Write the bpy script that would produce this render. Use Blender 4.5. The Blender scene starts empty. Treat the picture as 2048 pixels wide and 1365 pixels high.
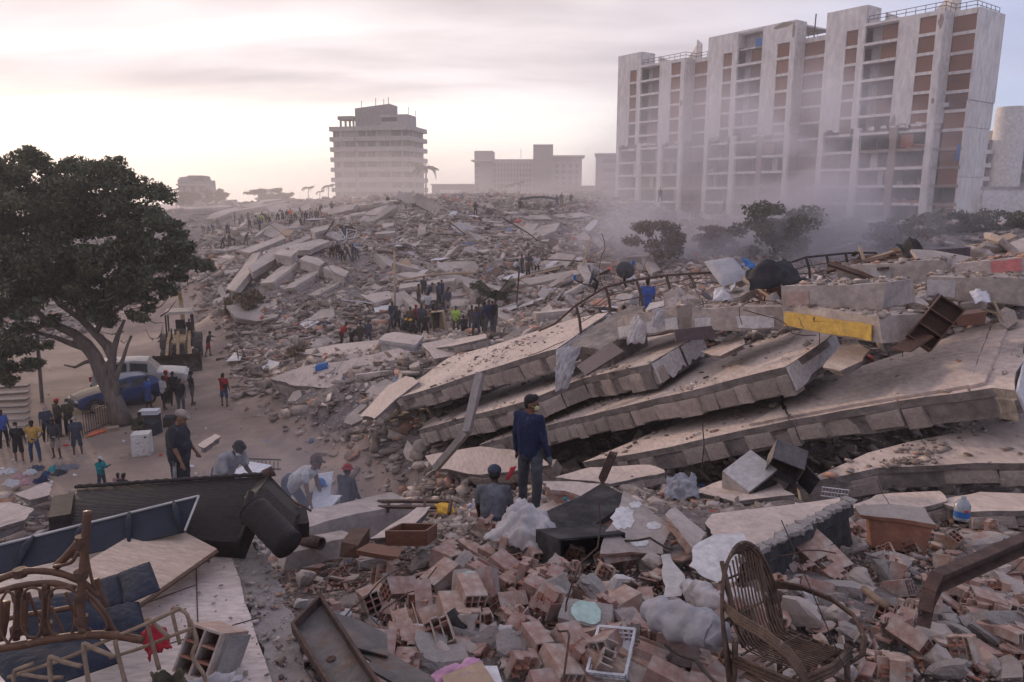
import bpy, bmesh, math, random
import numpy as np
from mathutils import Vector, Matrix, Euler, noise as mnoise
random.seed(7); rng = np.random.default_rng(7)
SC = bpy.context.scene; COL = SC.collection
PI = math.pi; R = math.radians
# ------------------------------------------------------------------ camera, sky, sun, exposure
FPX = 1500.0; HCAM = 10.5; PITCH = math.atan(292 / FPX)
cd = bpy.data.cameras.new('camera'); cam = bpy.data.objects.new('camera', cd); COL.objects.link(cam)
cam.location = (0, 0, HCAM); cam.rotation_euler = (PI / 2 - PITCH, 0, 0)
cd.sensor_width = 36; cd.lens = FPX / 2048 * 36; cd.clip_start = 0.05; cd.clip_end = 9000
SC.camera = cam
SUN_AZ = R(-37.5); SUN_EL = R(5.0)
TO_SUN = Vector((math.sin(SUN_AZ) * math.cos(SUN_EL), math.cos(SUN_AZ) * math.cos(SUN_EL), math.sin(SUN_EL)))
sd = bpy.data.lights.new('sun', 'SUN'); sun = bpy.data.objects.new('sun', sd); COL.objects.link(sun)
sd.energy = 1.6; sd.angle = R(2.5); sd.color = (1.0, 0.74, 0.54)
sun.rotation_euler = (-TO_SUN).to_track_quat('-Z', 'Y').to_euler(); sun.location = (-40, 60, 60)
W = bpy.data.worlds.new('World'); SC.world = W; W.use_nodes = True
wn, wl = W.node_tree.nodes, W.node_tree.links; wn.clear()
def WN(t, **k):
 n = wn.new(t)
 for a, b in k.items(): setattr(n, a, b)
 return n
sky = WN('ShaderNodeTexSky', sky_type='NISHITA', sun_disc=False, sun_elevation=R(7.0), sun_rotation=SUN_AZ,
         altitude=10, air_density=1.0, dust_density=1.2, ozone_density=1.6)
tc = WN('ShaderNodeTexCoord'); sx = WN('ShaderNodeSeparateXYZ'); wl.new(tc.outputs['Generated'], sx.inputs[0])
def wmath(op, a, b=None, clamp=False):
 n = WN('ShaderNodeMath', operation=op, use_clamp=clamp)
 for i, q in enumerate((a, b)):
  if q is None: continue
  if isinstance(q, (int, float)): n.inputs[i].default_value = q
  else: wl.new(q, n.inputs[i])
 return n.outputs[0]
def wmix(f, a, b, bt='MIX'):
 n = WN('ShaderNodeMix', data_type='RGBA', blend_type=bt)
 for i, q in ((0, f), (6, a), (7, b)):
  if isinstance(q, (int, float)): n.inputs[i].default_value = q
  elif isinstance(q, tuple): n.inputs[i].default_value = (*q, 1)
  else: wl.new(q, n.inputs[i])
 return n.outputs[2]
zc = wmath('MAXIMUM', sx.outputs[2], 0.0)
den = wmath('ADD', zc, 0.13)
cx = wmath('DIVIDE', sx.outputs[0], den); cy = wmath('DIVIDE', sx.outputs[1], den)
cv = WN('ShaderNodeCombineXYZ'); wl.new(cx, cv.inputs[0]); wl.new(cy, cv.inputs[1])
def wnoise(scale, detail, rough, off, sxy=(1, 1), dist=0.0):
 mp = WN('ShaderNodeMapping'); wl.new(cv.outputs[0], mp.inputs[0])
 mp.inputs['Location'].default_value = off; mp.inputs['Scale'].default_value = (sxy[0], sxy[1], 1)
 n = WN('ShaderNodeTexNoise'); wl.new(mp.outputs[0], n.inputs['Vector'])
 n.inputs['Scale'].default_value = scale; n.inputs['Detail'].default_value = detail
 n.inputs['Roughness'].default_value = rough; n.inputs['Distortion'].default_value = dist
 return n.outputs[0]
def wramp(q, lo, hi):
 n = WN('ShaderNodeMapRange', interpolation_type='SMOOTHSTEP'); wl.new(q, n.inputs[0])
 n.inputs[1].default_value = lo; n.inputs[2].default_value = hi
 return n.outputs[0]
dotn = WN('ShaderNodeVectorMath', operation='DOT_PRODUCT'); wl.new(tc.outputs['Generated'], dotn.inputs[0])
dotn.inputs[1].default_value = TO_SUN
glow = wramp(dotn.outputs['Value'], 0.30, 0.985)
elev = sx.outputs[2]
veil = wmix(glow, wmix(wramp(elev, 0.0, 0.22), (3.7, 4.15, 5.1), (2.5, 3.3, 5.3)), (8.8, 7.9, 7.0))
base = wmix(0.94, sky.outputs[0], veil)                                  # thin veil of dust over the clear sky
big = wnoise(0.42, 4, 0.45, (2.2, 0.6, 0), (0.8, 1.5), 0.3)
detail = wnoise(0.9, 7, 0.5, (9.2, 4.0, 0), (0.8, 1.9), 0.3)
amt = wmath('ADD', wmath('ADD', wmath('MULTIPLY', big, 0.9), wmath('MULTIPLY', detail, 0.35)), wmath('MULTIPLY', wramp(elev, 0.075, 0.15), wmath('ADD', wmath('MULTIPLY', glow, 0.16), 0.40)))
cov = wmath('MULTIPLY', wramp(amt, 0.66, 1.0), wramp(elev, 0.05, 0.15))
lit = wmix(glow, (4.5, 4.2, 4.9), (7.4, 6.6, 6.5)); dim = wmix(glow, (2.85, 2.6, 3.05), (3.6, 3.2, 3.35))
cloudc = wmix(wramp(wmath('ADD', wmath('MULTIPLY', detail, 0.7), wmath('MULTIPLY', big, 0.5)), 0.40, 0.84), lit, dim)
cov = wmath('MULTIPLY', cov, wmath('SUBTRACT', 1.0, wmath('MULTIPLY', wramp(sx.outputs[0], 0.12, 0.55), 0.6)))      # the cloud deck thins out to the east
skyc = wmix(cov, base, cloudc)
bg = WN('ShaderNodeBackground'); wl.new(skyc, bg.inputs[0]); bg.inputs[1].default_value = 0.11
wo = WN('ShaderNodeOutputWorld'); wl.new(bg.outputs[0], wo.inputs[0])
vs = SC.view_settings; vs.view_transform = 'Standard'; vs.look = 'None'; vs.exposure = 0.66; vs.gamma = 1.0; vs.use_curve_mapping = False
cy_ = SC.cycles; cy_.max_bounces = 5; cy_.diffuse_bounces = 3; cy_.glossy_bounces = 2; cy_.transmission_bounces = 4
cy_.transparent_max_bounces = 8; cy_.volume_bounces = 1; cy_.use_denoising = True; cy_.caustics_reflective = False; cy_.caustics_refractive = False
cy_.volume_step_rate = 4.0; cy_.volume_max_steps = 128
# ------------------------------------------------------------------ measuring: photo pixels (2048 wide) to points of the place
SP, CP = math.sin(PITCH), math.cos(PITCH)
CAMP = Vector((0, 0, HCAM))
def ray(u, v):
 x = (u - 1024) / FPX; up = (682.5 - v) / FPX
 return Vector((x, CP + up * SP, -SP + up * CP))
def P(u, v, d): return CAMP + ray(u, v) * d
def G(u, v, z=0.0):
 r = ray(u, v); return CAMP + r * ((z - HCAM) / r.z)
def on_plane(u, v, p0, n):
 r = ray(u, v); return CAMP + r * ((p0 - CAMP).dot(n) / r.dot(n))
def pix(p):
 q = Vector(p) - CAMP; f = q.y * CP - q.z * SP; up = q.y * SP + q.z * CP
 return (1024 + FPX * q.x / f, 682.5 - FPX * up / f, f)
# ------------------------------------------------------------------ meshes and objects
class MB:
 def __init__(s): s.v = []; s.f = []; s.m = []
 def add(s, vs, fs, mi=0):
  o = len(s.v); s.v += [tuple(q) for q in vs]; s.f += [tuple(i + o for i in f) for f in fs]; s.m += [mi] * len(fs); return s
 def box(s, c, sz, rot=None, mi=0, jit=0.0, taper=1.0):
  vs = []
  for dz in (-.5, .5):
   k = taper if dz > 0 else 1.0
   for dx, dy in ((-.5, -.5), (.5, -.5), (.5, .5), (-.5, .5)):
    q = Vector((dx * sz[0] * k, dy * sz[1] * k, dz * sz[2]))
    if jit: q += Vector((random.uniform(-jit, jit) * sz[0], random.uniform(-jit, jit) * sz[1], random.uniform(-jit, jit) * sz[2]))
    if rot is not None: q = rot @ q
    vs.append(q + Vector(c))
  return s.add(vs, [(3, 2, 1, 0), (4, 5, 6, 7), (0, 1, 5, 4), (1, 2, 6, 5), (2, 3, 7, 6), (3, 0, 4, 7)], mi)
 def hexa(s, bot, top, mi=0):
  n = len(bot)
  return s.add(list(bot) + list(top), [tuple(range(n - 1, -1, -1)), tuple(range(n, 2 * n))] +
                     [(i, (i + 1) % n, n + (i + 1) % n, n + i) for i in range(n)], mi)
 def tube(s, pts, r, n=8, mi=0, cap=True, flat=1.0):
  pts = [Vector(p) for p in pts]; N = len(pts)
  rr = r if isinstance(r, (list, tuple)) else [r] * N
  up = None; vs = []; fs = []
  for i, p in enumerate(pts):
   t = (pts[min(i + 1, N - 1)] - pts[max(i - 1, 0)])
   t = t.normalized() if t.length > 1e-9 else Vector((0, 0, 1))
   if up is None:
    a = Vector((0, 0, 1)) if abs(t.z) < .9 else Vector((1, 0, 0)); up = (a - t * a.dot(t)).normalized()
   else:
    up = up - t * up.dot(t); up = up.normalized() if up.length > 1e-6 else t.orthogonal().normalized()
   b = t.cross(up)
   for k in range(n):
    a = 2 * PI * k / n; vs.append(p + (up * math.cos(a) * flat + b * math.sin(a)) * rr[i])
  for i in range(N - 1):
   for k in range(n): fs.append((i * n + k, i * n + (k + 1) % n, (i + 1) * n + (k + 1) % n, (i + 1) * n + k))
  if cap: fs += [tuple(range(n - 1, -1, -1)), tuple((N - 1) * n + k for k in range(n))]
  return s.add(vs, fs, mi)
 def ell(s, c, r, rot=None, nu=12, nv=8, mi=0):
  vs = []; fs = []
  for j in range(nv + 1):
   th = PI * j / nv
   for i in range(nu):
    ph = 2 * PI * i / nu
    q = Vector((r[0] * math.sin(th) * math.cos(ph), r[1] * math.sin(th) * math.sin(ph), r[2] * math.cos(th)))
    if rot is not None: q = rot @ q
    vs.append(q + Vector(c))
  for j in range(nv):
   for i in range(nu): fs.append((j * nu + i, (j + 1) * nu + i, (j + 1) * nu + (i + 1) % nu, j * nu + (i + 1) % nu))
  return s.add(vs, fs, mi)
 def lathe(s, prof, n=16, axis=None, c=(0, 0, 0), mi=0):
  vs = []; fs = []; N = len(prof)
  for rr, z in prof:
   for k in range(n):
    q = Vector((rr * math.cos(2 * PI * k / n), rr * math.sin(2 * PI * k / n), z))
    if axis is not None: q = axis @ q
    vs.append(q + Vector(c))
  for i in range(N - 1):
   for k in range(n): fs.append((i * n + k, i * n + (k + 1) % n, (i + 1) * n + (k + 1) % n, (i + 1) * n + k))
  return s.add(vs, fs, mi)
 def grid(s, fn, nu, nv, mi=0):
  vs = [fn(i / nu, j / nv) for j in range(nv + 1) for i in range(nu + 1)]
  fs = [(j * (nu + 1) + i, j * (nu + 1) + i + 1, (j + 1) * (nu + 1) + i + 1, (j + 1) * (nu + 1) + i) for j in range(nv) for i in range(nu)]
  return s.add(vs, fs, mi)
 def mesh(s, name, mats, smooth=False, org=None):
  me = bpy.data.meshes.new(name)
  vs = s.v if org is None else [(a - org[0], b - org[1], c - org[2]) for a, b, c in s.v]
  me.from_pydata(vs, [], s.f)
  for m in (mats if isinstance(mats, (list, tuple)) else [mats]): me.materials.append(M[m] if isinstance(m, str) else m)
  if any(s.m): me.polygons.foreach_set('material_index', s.m)
  if smooth: me.polygons.foreach_set('use_smooth', [True] * len(s.f))
  me.update(); return me
 def build(s, name, mats, parent=None, smooth=False, world=False, org=None):
  """one mesh object; world=True: vertices are world points and the parent's location is taken off"""
  if parent is not None and world: org = parent.location
  if parent is None and org is None and s.v:
   a = np.array(s.v); org = (a[:, 0].mean(), a[:, 1].mean(), a[:, 2].min())
  me = s.mesh(name, mats, smooth, org)
  o = bpy.data.objects.new(name, me); COL.objects.link(o)
  if parent is not None: o.parent = parent
  elif org is not None: o.location = org
  return o
def tag(o, label=None, cat=None, group=None, kind=None):
 if cat and not kind: kind = 'thing'
 for k, q in (('label', label), ('category', cat), ('group', group), ('kind', kind)):
  if q: o[k] = q
 return o
def thing(name, label, cat, loc=(0, 0, 0), rot=None, group=None, scale=1.0):
 o = bpy.data.objects.new(name, None); COL.objects.link(o); o.empty_display_size = .2; o.location = loc
 if rot is not None: o.rotation_euler = rot if not isinstance(rot, (int, float)) else (0, 0, rot)
 if scale != 1.0: o.scale = (scale,) * 3
 return tag(o, label, cat, group)
def inst(name, me, loc, rot=(0, 0, 0), scale=(1, 1, 1), parent=None):
 o = bpy.data.objects.new(name, me); COL.objects.link(o); o.location = loc; o.rotation_euler = rot
 o.scale = scale if isinstance(scale, (tuple, list)) else (scale,) * 3
 if parent is not None: o.parent = parent
 return o
def copy_tree(o, parent=None):
 c = o.copy(); COL.objects.link(c)
 if parent is not None: c.parent = parent
 for ch in list(o.children): copy_tree(ch, c)
 return c
def frame3(x, y=None, z=None):
 """rotation matrix from an x axis and a hint"""
 x = Vector(x).normalized(); z = Vector(z if z is not None else (0, 0, 1)); y = z.cross(x).normalized(); z = x.cross(y)
 return Matrix((x, y, z)).transposed()
def ebox(a, b, w, h, mbx, mi=0, up=(0, 0, 1)):
 a, b = Vector(a), Vector(b); t = b - a
 u = Vector(up)
 if abs(t.normalized().dot(u)) > .98: u = Vector((0, 1, 0))
 mbx.box((a + b) / 2, (t.length, w, h), frame3(t, z=u), mi)
def fbm(x, y, z=0.0, o=4):
 return mnoise.fractal(Vector((x, y, z)), 1.0, 2.0, o)
# ------------------------------------------------------------------ materials
M = {}
def mk(name, c1, c2=None, scale=3.0, rough=.9, bump=.25, bscale=30.0, c3=None, c3scale=1.0, c3lo=.55, c3hi=.7, rand=0.0,
       metal=0.0, attr=False, coord='Object', hue=0.0, detail=6, stretch=None, spec=.3, trans=0.0, grain=.26):
 m = bpy.data.materials.new(name); m.use_nodes = True; nt = m.node_tree; N, L = nt.nodes, nt.links; N.clear()
 out = N.new('ShaderNodeOutputMaterial'); bs = N.new('ShaderNodeBsdfPrincipled'); L.new(bs.outputs[0], out.inputs[0])
 t = N.new('ShaderNodeTexCoord').outputs[coord]
 if stretch:
  mp = N.new('ShaderNodeMapping'); L.new(t, mp.inputs[0]); mp.inputs['Scale'].default_value = stretch; t = mp.outputs[0]
 def nz(sc, de, ro=.6):
  n = N.new('ShaderNodeTexNoise'); n.inputs['Scale'].default_value = sc; n.inputs['Detail'].default_value = de
  n.inputs['Roughness'].default_value = ro; L.new(t, n.inputs['Vector']); return n.outputs[0]
 def mix(f, a, b, bt='MIX'):
  n = N.new('ShaderNodeMix'); n.data_type = 'RGBA'; n.blend_type = bt
  for i, q in ((0, f), (6, a), (7, b)):
   if isinstance(q, (int, float)): n.inputs[i].default_value = q
   elif isinstance(q, tuple): n.inputs[i].default_value = (*q, 1)
   else: L.new(q, n.inputs[i])
  return n.outputs[2]
 def ramp(q, lo, hi):
  n = N.new('ShaderNodeMapRange'); n.interpolation_type = 'SMOOTHSTEP'; L.new(q, n.inputs[0]); n.inputs[1].default_value = lo; n.inputs[2].default_value = hi
  return n.outputs[0]
 c2 = c2 or tuple(q * .75 for q in c1)
 c = mix(ramp(nz(scale, detail), .32, .68), c1, c2)
 if c3: c = mix(ramp(nz(c3scale, 5, .65), c3lo, c3hi), c, c3)
 if grain: g_ = N.new('ShaderNodeMapRange'); L.new(nz(bscale * .5, 5, .7), g_.inputs[0]); g_.inputs[1].default_value = .3; g_.inputs[2].default_value = .7; g_.inputs[3].default_value = 1 - grain; g_.inputs[4].default_value = 1 + grain; c = mix(1.0, c, g_.outputs[0], 'MULTIPLY')
 if attr:
  a = N.new('ShaderNodeAttribute'); a.attribute_name = 'col'; c = mix(1.0, c, a.outputs['Color'], 'MULTIPLY')
 if rand or hue:
  oi = N.new('ShaderNodeObjectInfo'); h = N.new('ShaderNodeHueSaturation'); L.new(c, h.inputs['Color'])
  mr = N.new('ShaderNodeMapRange'); L.new(oi.outputs['Random'], mr.inputs[0]); mr.inputs[3].default_value = 1 - rand; mr.inputs[4].default_value = 1 + rand
  L.new(mr.outputs[0], h.inputs['Value'])
  if hue:
   m2 = N.new('ShaderNodeMapRange'); L.new(oi.outputs['Random'], m2.inputs[0]); m2.inputs[3].default_value = .5 - hue; m2.inputs[4].default_value = .5 + hue
   L.new(m2.outputs[0], h.inputs['Hue'])
  c = h.outputs[0]
 L.new(c, bs.inputs['Base Color'])
 bs.inputs['Roughness'].default_value = rough; bs.inputs['Metallic'].default_value = metal; bs.inputs['Specular IOR Level'].default_value = spec
 if trans: bs.inputs['Transmission Weight'].default_value = trans
 if bump:
  b = N.new('ShaderNodeBump'); b.inputs['Strength'].default_value = bump; b.inputs['Distance'].default_value = .05
  L.new(nz(bscale, 6, .65), b.inputs['Height']); L.new(b.outputs[0], bs.inputs['Normal'])
 M[name] = m; return m
DUST = (.34, .285, .26)
mk('dirt', (.36, .295, .26), (.26, .215, .19), .35, .95, .5, 6, c3=(.42, .36, .33), c3scale=.12, c3lo=.45, c3hi=.65, coord='Object')
mk('pavement', (.30, .26, .24), (.24, .2, .185), 1.2, .95, .3, 14)
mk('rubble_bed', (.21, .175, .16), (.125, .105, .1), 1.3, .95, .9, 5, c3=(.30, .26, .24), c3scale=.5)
mk('rubble', (.42, .35, .31), (.30, .25, .225), 2.2, .95, .5, 18, attr=True)
mk('concrete', (.43, .36, .325), (.32, .268, .24), .9, .93, .35, 12, c3=(.24, .205, .19), c3scale=.6, c3lo=.58, c3hi=.78, rand=.12)
mk('slab_top', (.52, .425, .38), (.43, .35, .31), .7, .93, .18, 22, c3=(.19, .165, .165), c3scale=1.3, c3lo=.52, c3hi=.72, stretch=(1, .3, 1))
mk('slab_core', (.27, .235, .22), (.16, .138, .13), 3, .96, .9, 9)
mk('edge_block', (.44, .37, .33), (.32, .265, .24), 3, .95, .6, 16, rand=.16, c3=(.2, .17, .155), c3scale=7, c3lo=.66, c3hi=.74)
mk('plaster', (.50, .465, .455), (.42, .39, .38), 1.6, .9, .3, 14, c3=(.36, .32, .30), c3scale=1.3, c3lo=.55, c3hi=.68)
mk('white_paint', (.60, .57, .57), (.50, .475, .47), 1.8, .85, .2, 20, c3=(.38, .34, .32), c3scale=1.6, c3lo=.6, c3hi=.75)
mk('yellow_paint', (.58, .37, .085), (.5, .32, .08), 2, .85, .2, 15, c3=(.4, .34, .28), c3scale=2.2, c3lo=.62, c3hi=.7)
mk('pink_paint', (.62, .2, .2), (.55, .22, .2), 2, .85, .2, 15)
mk('salmon_paint', (.36, .17, .115), (.31, .16, .11), 2, .85, .2, 15, c3=(.3, .26, .23), c3scale=2.5)
mk('clay', (.41, .25, .20), (.31, .19, .155), 3, .92, .35, 26, rand=.14, hue=.012, c3=(.38, .315, .28), c3scale=3.5, c3lo=.38, c3hi=.62)
mk('clay_raw', (.34, .15, .105), (.27, .125, .09), 4, .92, .3, 26, rand=.12, c3=(.36, .27, .235), c3scale=6, c3lo=.55, c3hi=.7)
mk('mortar', (.37, .33, .31), (.29, .255, .24), 6, .95, .8, 24)
mk('mint_paint', (.44, .58, .53), (.4, .53, .49), 5, .85, .2, 20, c3=(.36, .35, .32), c3scale=8, c3lo=.62, c3hi=.7)
mk('char_and_shade', (.025, .023, .024), (.06, .055, .055), 3, .9, .4, 12, c3=(.14, .125, .12), c3scale=2.0, c3lo=.62, c3hi=.8)  # black of charred things, also painted in for dark gaps
mk('steel', (.10, .095, .10), (.15, .13, .125), 4, .6, .3, 20, metal=.5, c3=(.16, .08, .05), c3scale=3, c3lo=.55, c3hi=.7)
mk('rust', (.12, .07, .055), (.07, .045, .04), 6, .85, .5, 30)
mk('dark_iron', (.035, .03, .032), (.06, .045, .04), 6, .7, .3, 30)
mk('wood_dark', (.115, .062, .042), (.075, .042, .03), 6, .7, .2, 20, stretch=(1, 6, 6))
mk('wood_red', (.19, .082, .052), (.13, .06, .04), 5, .6, .15, 20, stretch=(1, 7, 7))
mk('wood_pale', (.42, .30, .20), (.34, .24, .165), 5, .8, .2, 20, stretch=(1, 7, 7))
mk('plywood', (.53, .40, .315), (.48, .36, .285), 1.4, .75, .06, 20, stretch=(1, 3, 1), c3=(.40, .31, .25), c3scale=1.1, c3lo=.6, c3hi=.8)
mk('cane', (.135, .066, .038), (.09, .045, .028), 9, .55, .2, 40, c3=(.22, .15, .10), c3scale=14, c3lo=.6, c3hi=.72)
mk('cane_pale', (.30, .21, .15), (.21, .145, .1), 12, .8, .3, 40)
mk('cane_worn', (.15, .095, .066), (.075, .048, .036), 9, .75, .3, 50, c3=(.3, .25, .21), c3scale=16, c3lo=.6, c3hi=.72)
mk('wicker_dark', (.028, .021, .021), (.042, .032, .031), 20, .7, .25, 60, c3=(.2, .17, .155), c3scale=26, c3lo=.70, c3hi=.78)
mk('fabric_navy', (.030, .036, .055), (.019, .024, .04), 3, .95, .5, 14, c3=(.07, .072, .082), c3scale=2.5, c3lo=.52, c3hi=.75)
mk('fabric_slate', (.034, .038, .052), (.024, .027, .038), 2, .95, .5, 8, c3=(.058, .056, .062), c3scale=1.2, c3lo=.5, c3hi=.75)
mk('fabric_white', (.50, .46, .46), (.40, .365, .365), 2, .95, .4, 9, c3=(.33, .28, .27), c3scale=2.0, c3lo=.58, c3hi=.75)
mk('fabric_grey', (.40, .38, .395), (.31, .295, .31), 2.5, .95, .4, 10, c3=(.25, .225, .225), c3scale=2.0, c3lo=.6, c3hi=.75)
mk('fabric_red', (.33, .018, .03), (.24, .015, .025), 3, .95, .4, 12)
mk('fabric_pink', (.55, .30, .42), (.5, .27, .38), 3, .95, .4, 12)
mk('fabric_black', (.022, .021, .024), (.04, .037, .04), 3, .9, .4, 10, c3=(.10, .09, .09), c3scale=2, c3lo=.6, c3hi=.8)
mk('plastic_white', (.62, .62, .66), (.55, .55, .59), 3, .5, .05, 20)
mk('plastic_blue', (.03, .13, .37), (.025, .11, .32), 3, .5, .05, 20)
mk('plastic_red', (.5, .03, .02), (.42, .03, .02), 3, .5, .05, 20)
mk('plastic_orange', (.62, .13, .05), (.55, .11, .05), 3, .5, .05, 20)
mk('plastic_clear', (.5, .54, .6), (.45, .5, .56), 3, .25, .05, 20, trans=.5)
mk('plastic_yellow', (.72, .42, .05), (.62, .35, .04), 3, .5, .05, 20)
mk('bag_clear', (.42, .42, .47), (.3, .3, .34), 4, .35, .6, 12, trans=.25)
mk('dish_grey', (.10, .10, .115), (.085, .085, .1), 3, .7, .05, 20)
mk('paper', (.6, .58, .6), (.52, .5, .52), 3, .9, .1, 20)
mk('card', (.36, .26, .19), (.3, .22, .16), 3, .9, .1, 20)
mk('black_glass', (.012, .012, .014), (.02, .02, .022), 2, .2, .02, 10, c3=(.12, .105, .1), c3scale=3, c3lo=.6, c3hi=.8)
# ------------------------------------------------------------------ the ground: road, debris slopes, the rubble hill, one sheet to the horizon
ctrl = []
def cz(u, v, z): p = G(u, v, z); ctrl.append((p.x, p.y, z))
def cd_(u, v, d): p = P(u, v, d); ctrl.append(tuple(p))
for u, v in ((450, 812), (330, 720), (240, 840), (60, 920), (150, 900), (290, 870), (430, 760), (470, 700), (400, 660), (250, 690), (120, 760), (20, 800),
             (520, 850), (600, 900), (660, 935), (740, 985), (820, 1012), (560, 820), (640, 880), (540, 960), (640, 980), (420, 920), (300, 660), (100, 690), (0, 1000), (250, 960), (505, 770)):
 cz(u, v, 0.0)
for x, y, z in ((0, 3, 7.2), (-3, 2.5, 7.2), (3, 3, 7.1), (6, 4, 7.0), (0, 0, 7.6), (-5, 0, 7.3), (6, 0, 7.3), (0, 5, 7.05), (-2.5, 5.2, 6.95), (2, 6, 7.0), (4, 6.5, 6.55), (6, 7, 6.55),
    (0, 7.5, 6.75), (2, 8.5, 6.55), (-1.6, 8, 6.15), (1, 10.3, 5.95), (3, 9.5, 6.15), (-0.4, 10.3, 5.6), (5, 9, 6.0), (8, 9, 6.3), (-4.5, 6.0, 6.6), (-6, 4, 6.6), (-9, 1, 6), (10, 4, 6.6),
    (-8, 8, 4.2), (-12, 6, 3.0), (-14, 0, 4), (-16, 10, 1.0), (-20, 4, 0.6), (-10, 14, 2.2), (-5.6, 12.4, 4.6), (-4.4, 11.2, 4.7), (-3.6, 12.6, 4.3), (-3.3, 14.4, 3.2), (-7, 15, 2.8), (-4.5, 18, 1.5), (-1.5, 18.5, 1.7), (-9, 19, .6),
    (14, 0, 7), (18, 8, 6.5), (0, -8, 8), (-12, -8, 6), (12, -8, 8), (-20, -8, 3)):
 ctrl.append((x, y, z))
# debris under and in front of the fallen floors
for u, v, d in ((650, 790, 33), (600, 745, 38), (740, 850, 28.5), (830, 920, 26), (900, 960, 22.5), (900, 900, 25), (970, 1000, 18.5), (1130, 965, 17.2), (1300, 975, 14.6), (1500, 1000, 12.6), (1700, 1010, 11.6), (1900, 1020, 11.2),
    (2100, 1000, 11), (640, 720, 40), (760, 700, 41), (900, 690, 38), (1000, 660, 37), (1130, 640, 34)):
 cd_(u, v, d)
for u, v, d, dz in ((1000, 850, 25, -1.7), (1200, 800, 22, -2.2), (1400, 780, 19, -2.4), (1600, 800, 16, -2.4), (1800, 820, 14, -2.3), (1100, 730, 27, -1), (1300, 690, 23, -1), (1500, 690, 19.5, -1), (1700, 650, 18, -.8), (1900, 600, 17.5, -.7),
     (2048, 560, 18, -.5), (2200, 560, 20, -.5), (1400, 620, 23, -.8), (1250, 640, 24.5, -.9), (1600, 560, 22, -1), (1800, 540, 22, -.8), (2000, 510, 23, -.8), (2048, 900, 13, -2.2)):
 p = P(u, v, d); ctrl.append((p.x, p.y, p.z + dz))
# the hill of rubble behind
for u, v, d in ((735, 695, 46), (600, 690, 46), (850, 660, 47), (960, 660, 46), (500, 640, 54), (430, 620, 58), (700, 600, 54), (850, 590, 56), (1000, 590, 55), (1100, 590, 52), (560, 560, 62), (660, 520, 68), (800, 525, 66), (950, 520, 68),
    (1080, 525, 66), (470, 520, 72), (430, 540, 70), (420, 480, 92), (500, 450, 98), (580, 440, 98), (660, 438, 98), (775, 416, 98), (680, 470, 84), (800, 460, 84), (900, 455, 86), (950, 432, 92), (1060, 418, 96), (1140, 410, 100), (1200, 420, 96), (1000, 470, 82), (1100, 470, 82),
    (1200, 480, 78), (1200, 540, 64), (1220, 590, 52), (1300, 470, 82), (1300, 430, 96), (1400, 440, 96), (1420, 480, 76), (1330, 520, 62), (1440, 560, 50), (1600, 500, 70), (1750, 480, 72), (1550, 440, 98), (1700, 470, 92), (1900, 480, 60), (2048, 470, 62), (1900, 450, 85), (2100, 450, 85),
    (400, 415, 150), (500, 412, 150), (620, 410, 150), (700, 405, 150), (850, 404, 150), (1000, 402, 150), (350, 425, 125), (1150, 402, 140), (1280, 402, 135)):
 cd_(u, v, d)
for u, v in ((40, 640), (-200, 700), (-300, 900), (200, 600), (330, 600), (-100, 560), (300, 540)): cz(u, v, .4)
for x, y in ((-60, 90), (-90, 60), (-110, 110), (-60, 20), (-80, -10), (-50, 170), (-20, 200), (40, 210), (90, 190), (130, 140), (120, 60), (100, 100), (80, 20), (70, -10), (-110, 180), (90, 240), (0, 250), (-90, 240), (150, 220), (-140, 0)):
 ctrl.append((x, y, 0.3))
ctrl += [(24, 160, 1.5), (60, 118, 1.5), (75, 130, 1.0), (40, 120, 3.0), (55, 100, 3.0), (40, 14, 6), (40, 40, 4), (35, 60, 5), (30, 0, 6)]
C_ = np.array(ctrl); nC = len(C_)
def _phi(d): return d
_A = _phi(np.linalg.norm(C_[:, None, :2] - C_[None, :, :2], axis=2)) - np.eye(nC) * .25
_A = np.block([[_A, np.c_[np.ones(nC), C_[:, :2]]], [np.r_[[np.ones(nC)], C_[:, :2].T], np.zeros((3, 3))]])
_w = np.linalg.solve(_A, np.r_[C_[:, 2], 0, 0, 0])
def _rbf(x, y):
 x = np.asarray(x, float); y = np.asarray(y, float); o = np.zeros(x.shape)
 for (a, b, _), w in zip(C_, _w[:nC]): o += w * np.hypot(x - a, y - b)
 return o + _w[nC] + _w[nC + 1] * x + _w[nC + 2] * y
GX0, GY0, GS = -120.0, -12.0, 0.5
_gx = np.arange(GX0, 160.01, GS); _gy = np.arange(GY0, 230.01, GS)
_XX, _YY = np.meshgrid(_gx, _gy); _ZZ = _rbf(_XX, _YY)
_fade = np.clip((_XX + 118) / 25, 0, 1) * np.clip((158 - _XX) / 25, 0, 1) * np.clip((228 - _YY) / 40, 0, 1)
_ZZ = np.maximum(_ZZ, 0) * _fade
def hz(x, y):
 fx = min(max((x - GX0) / GS, 0), len(_gx) - 1.001); fy = min(max((y - GY0) / GS, 0), len(_gy) - 1.001)
 i, j = int(fx), int(fy); a, b = fx - i, fy - j
 return float((_ZZ[j, i] * (1 - a) + _ZZ[j, i + 1] * a) * (1 - b) + (_ZZ[j + 1, i] * (1 - a) + _ZZ[j + 1, i + 1] * a) * b)
def hits(u, v, dmax=300):
 """first point of the ground on the sight line through a pixel"""
 r = ray(u, v); d = 2.0
 while d < dmax:
  p = CAMP + r * d
  if p.z < hz(p.x, p.y):
   lo, hi = d * .985, d
   for _ in range(8):
    m = (lo + hi) / 2; p = CAMP + r * m
    if p.z < hz(p.x, p.y): hi = m
    else: lo = m
   return CAMP + r * hi, hi
  d *= 1.015
 return None, None
def gn(x, y, e=.6):
 return Vector((hz(x - e, y) - hz(x + e, y), hz(x, y - e) - hz(x, y + e), 2 * e)).normalized()
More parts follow.
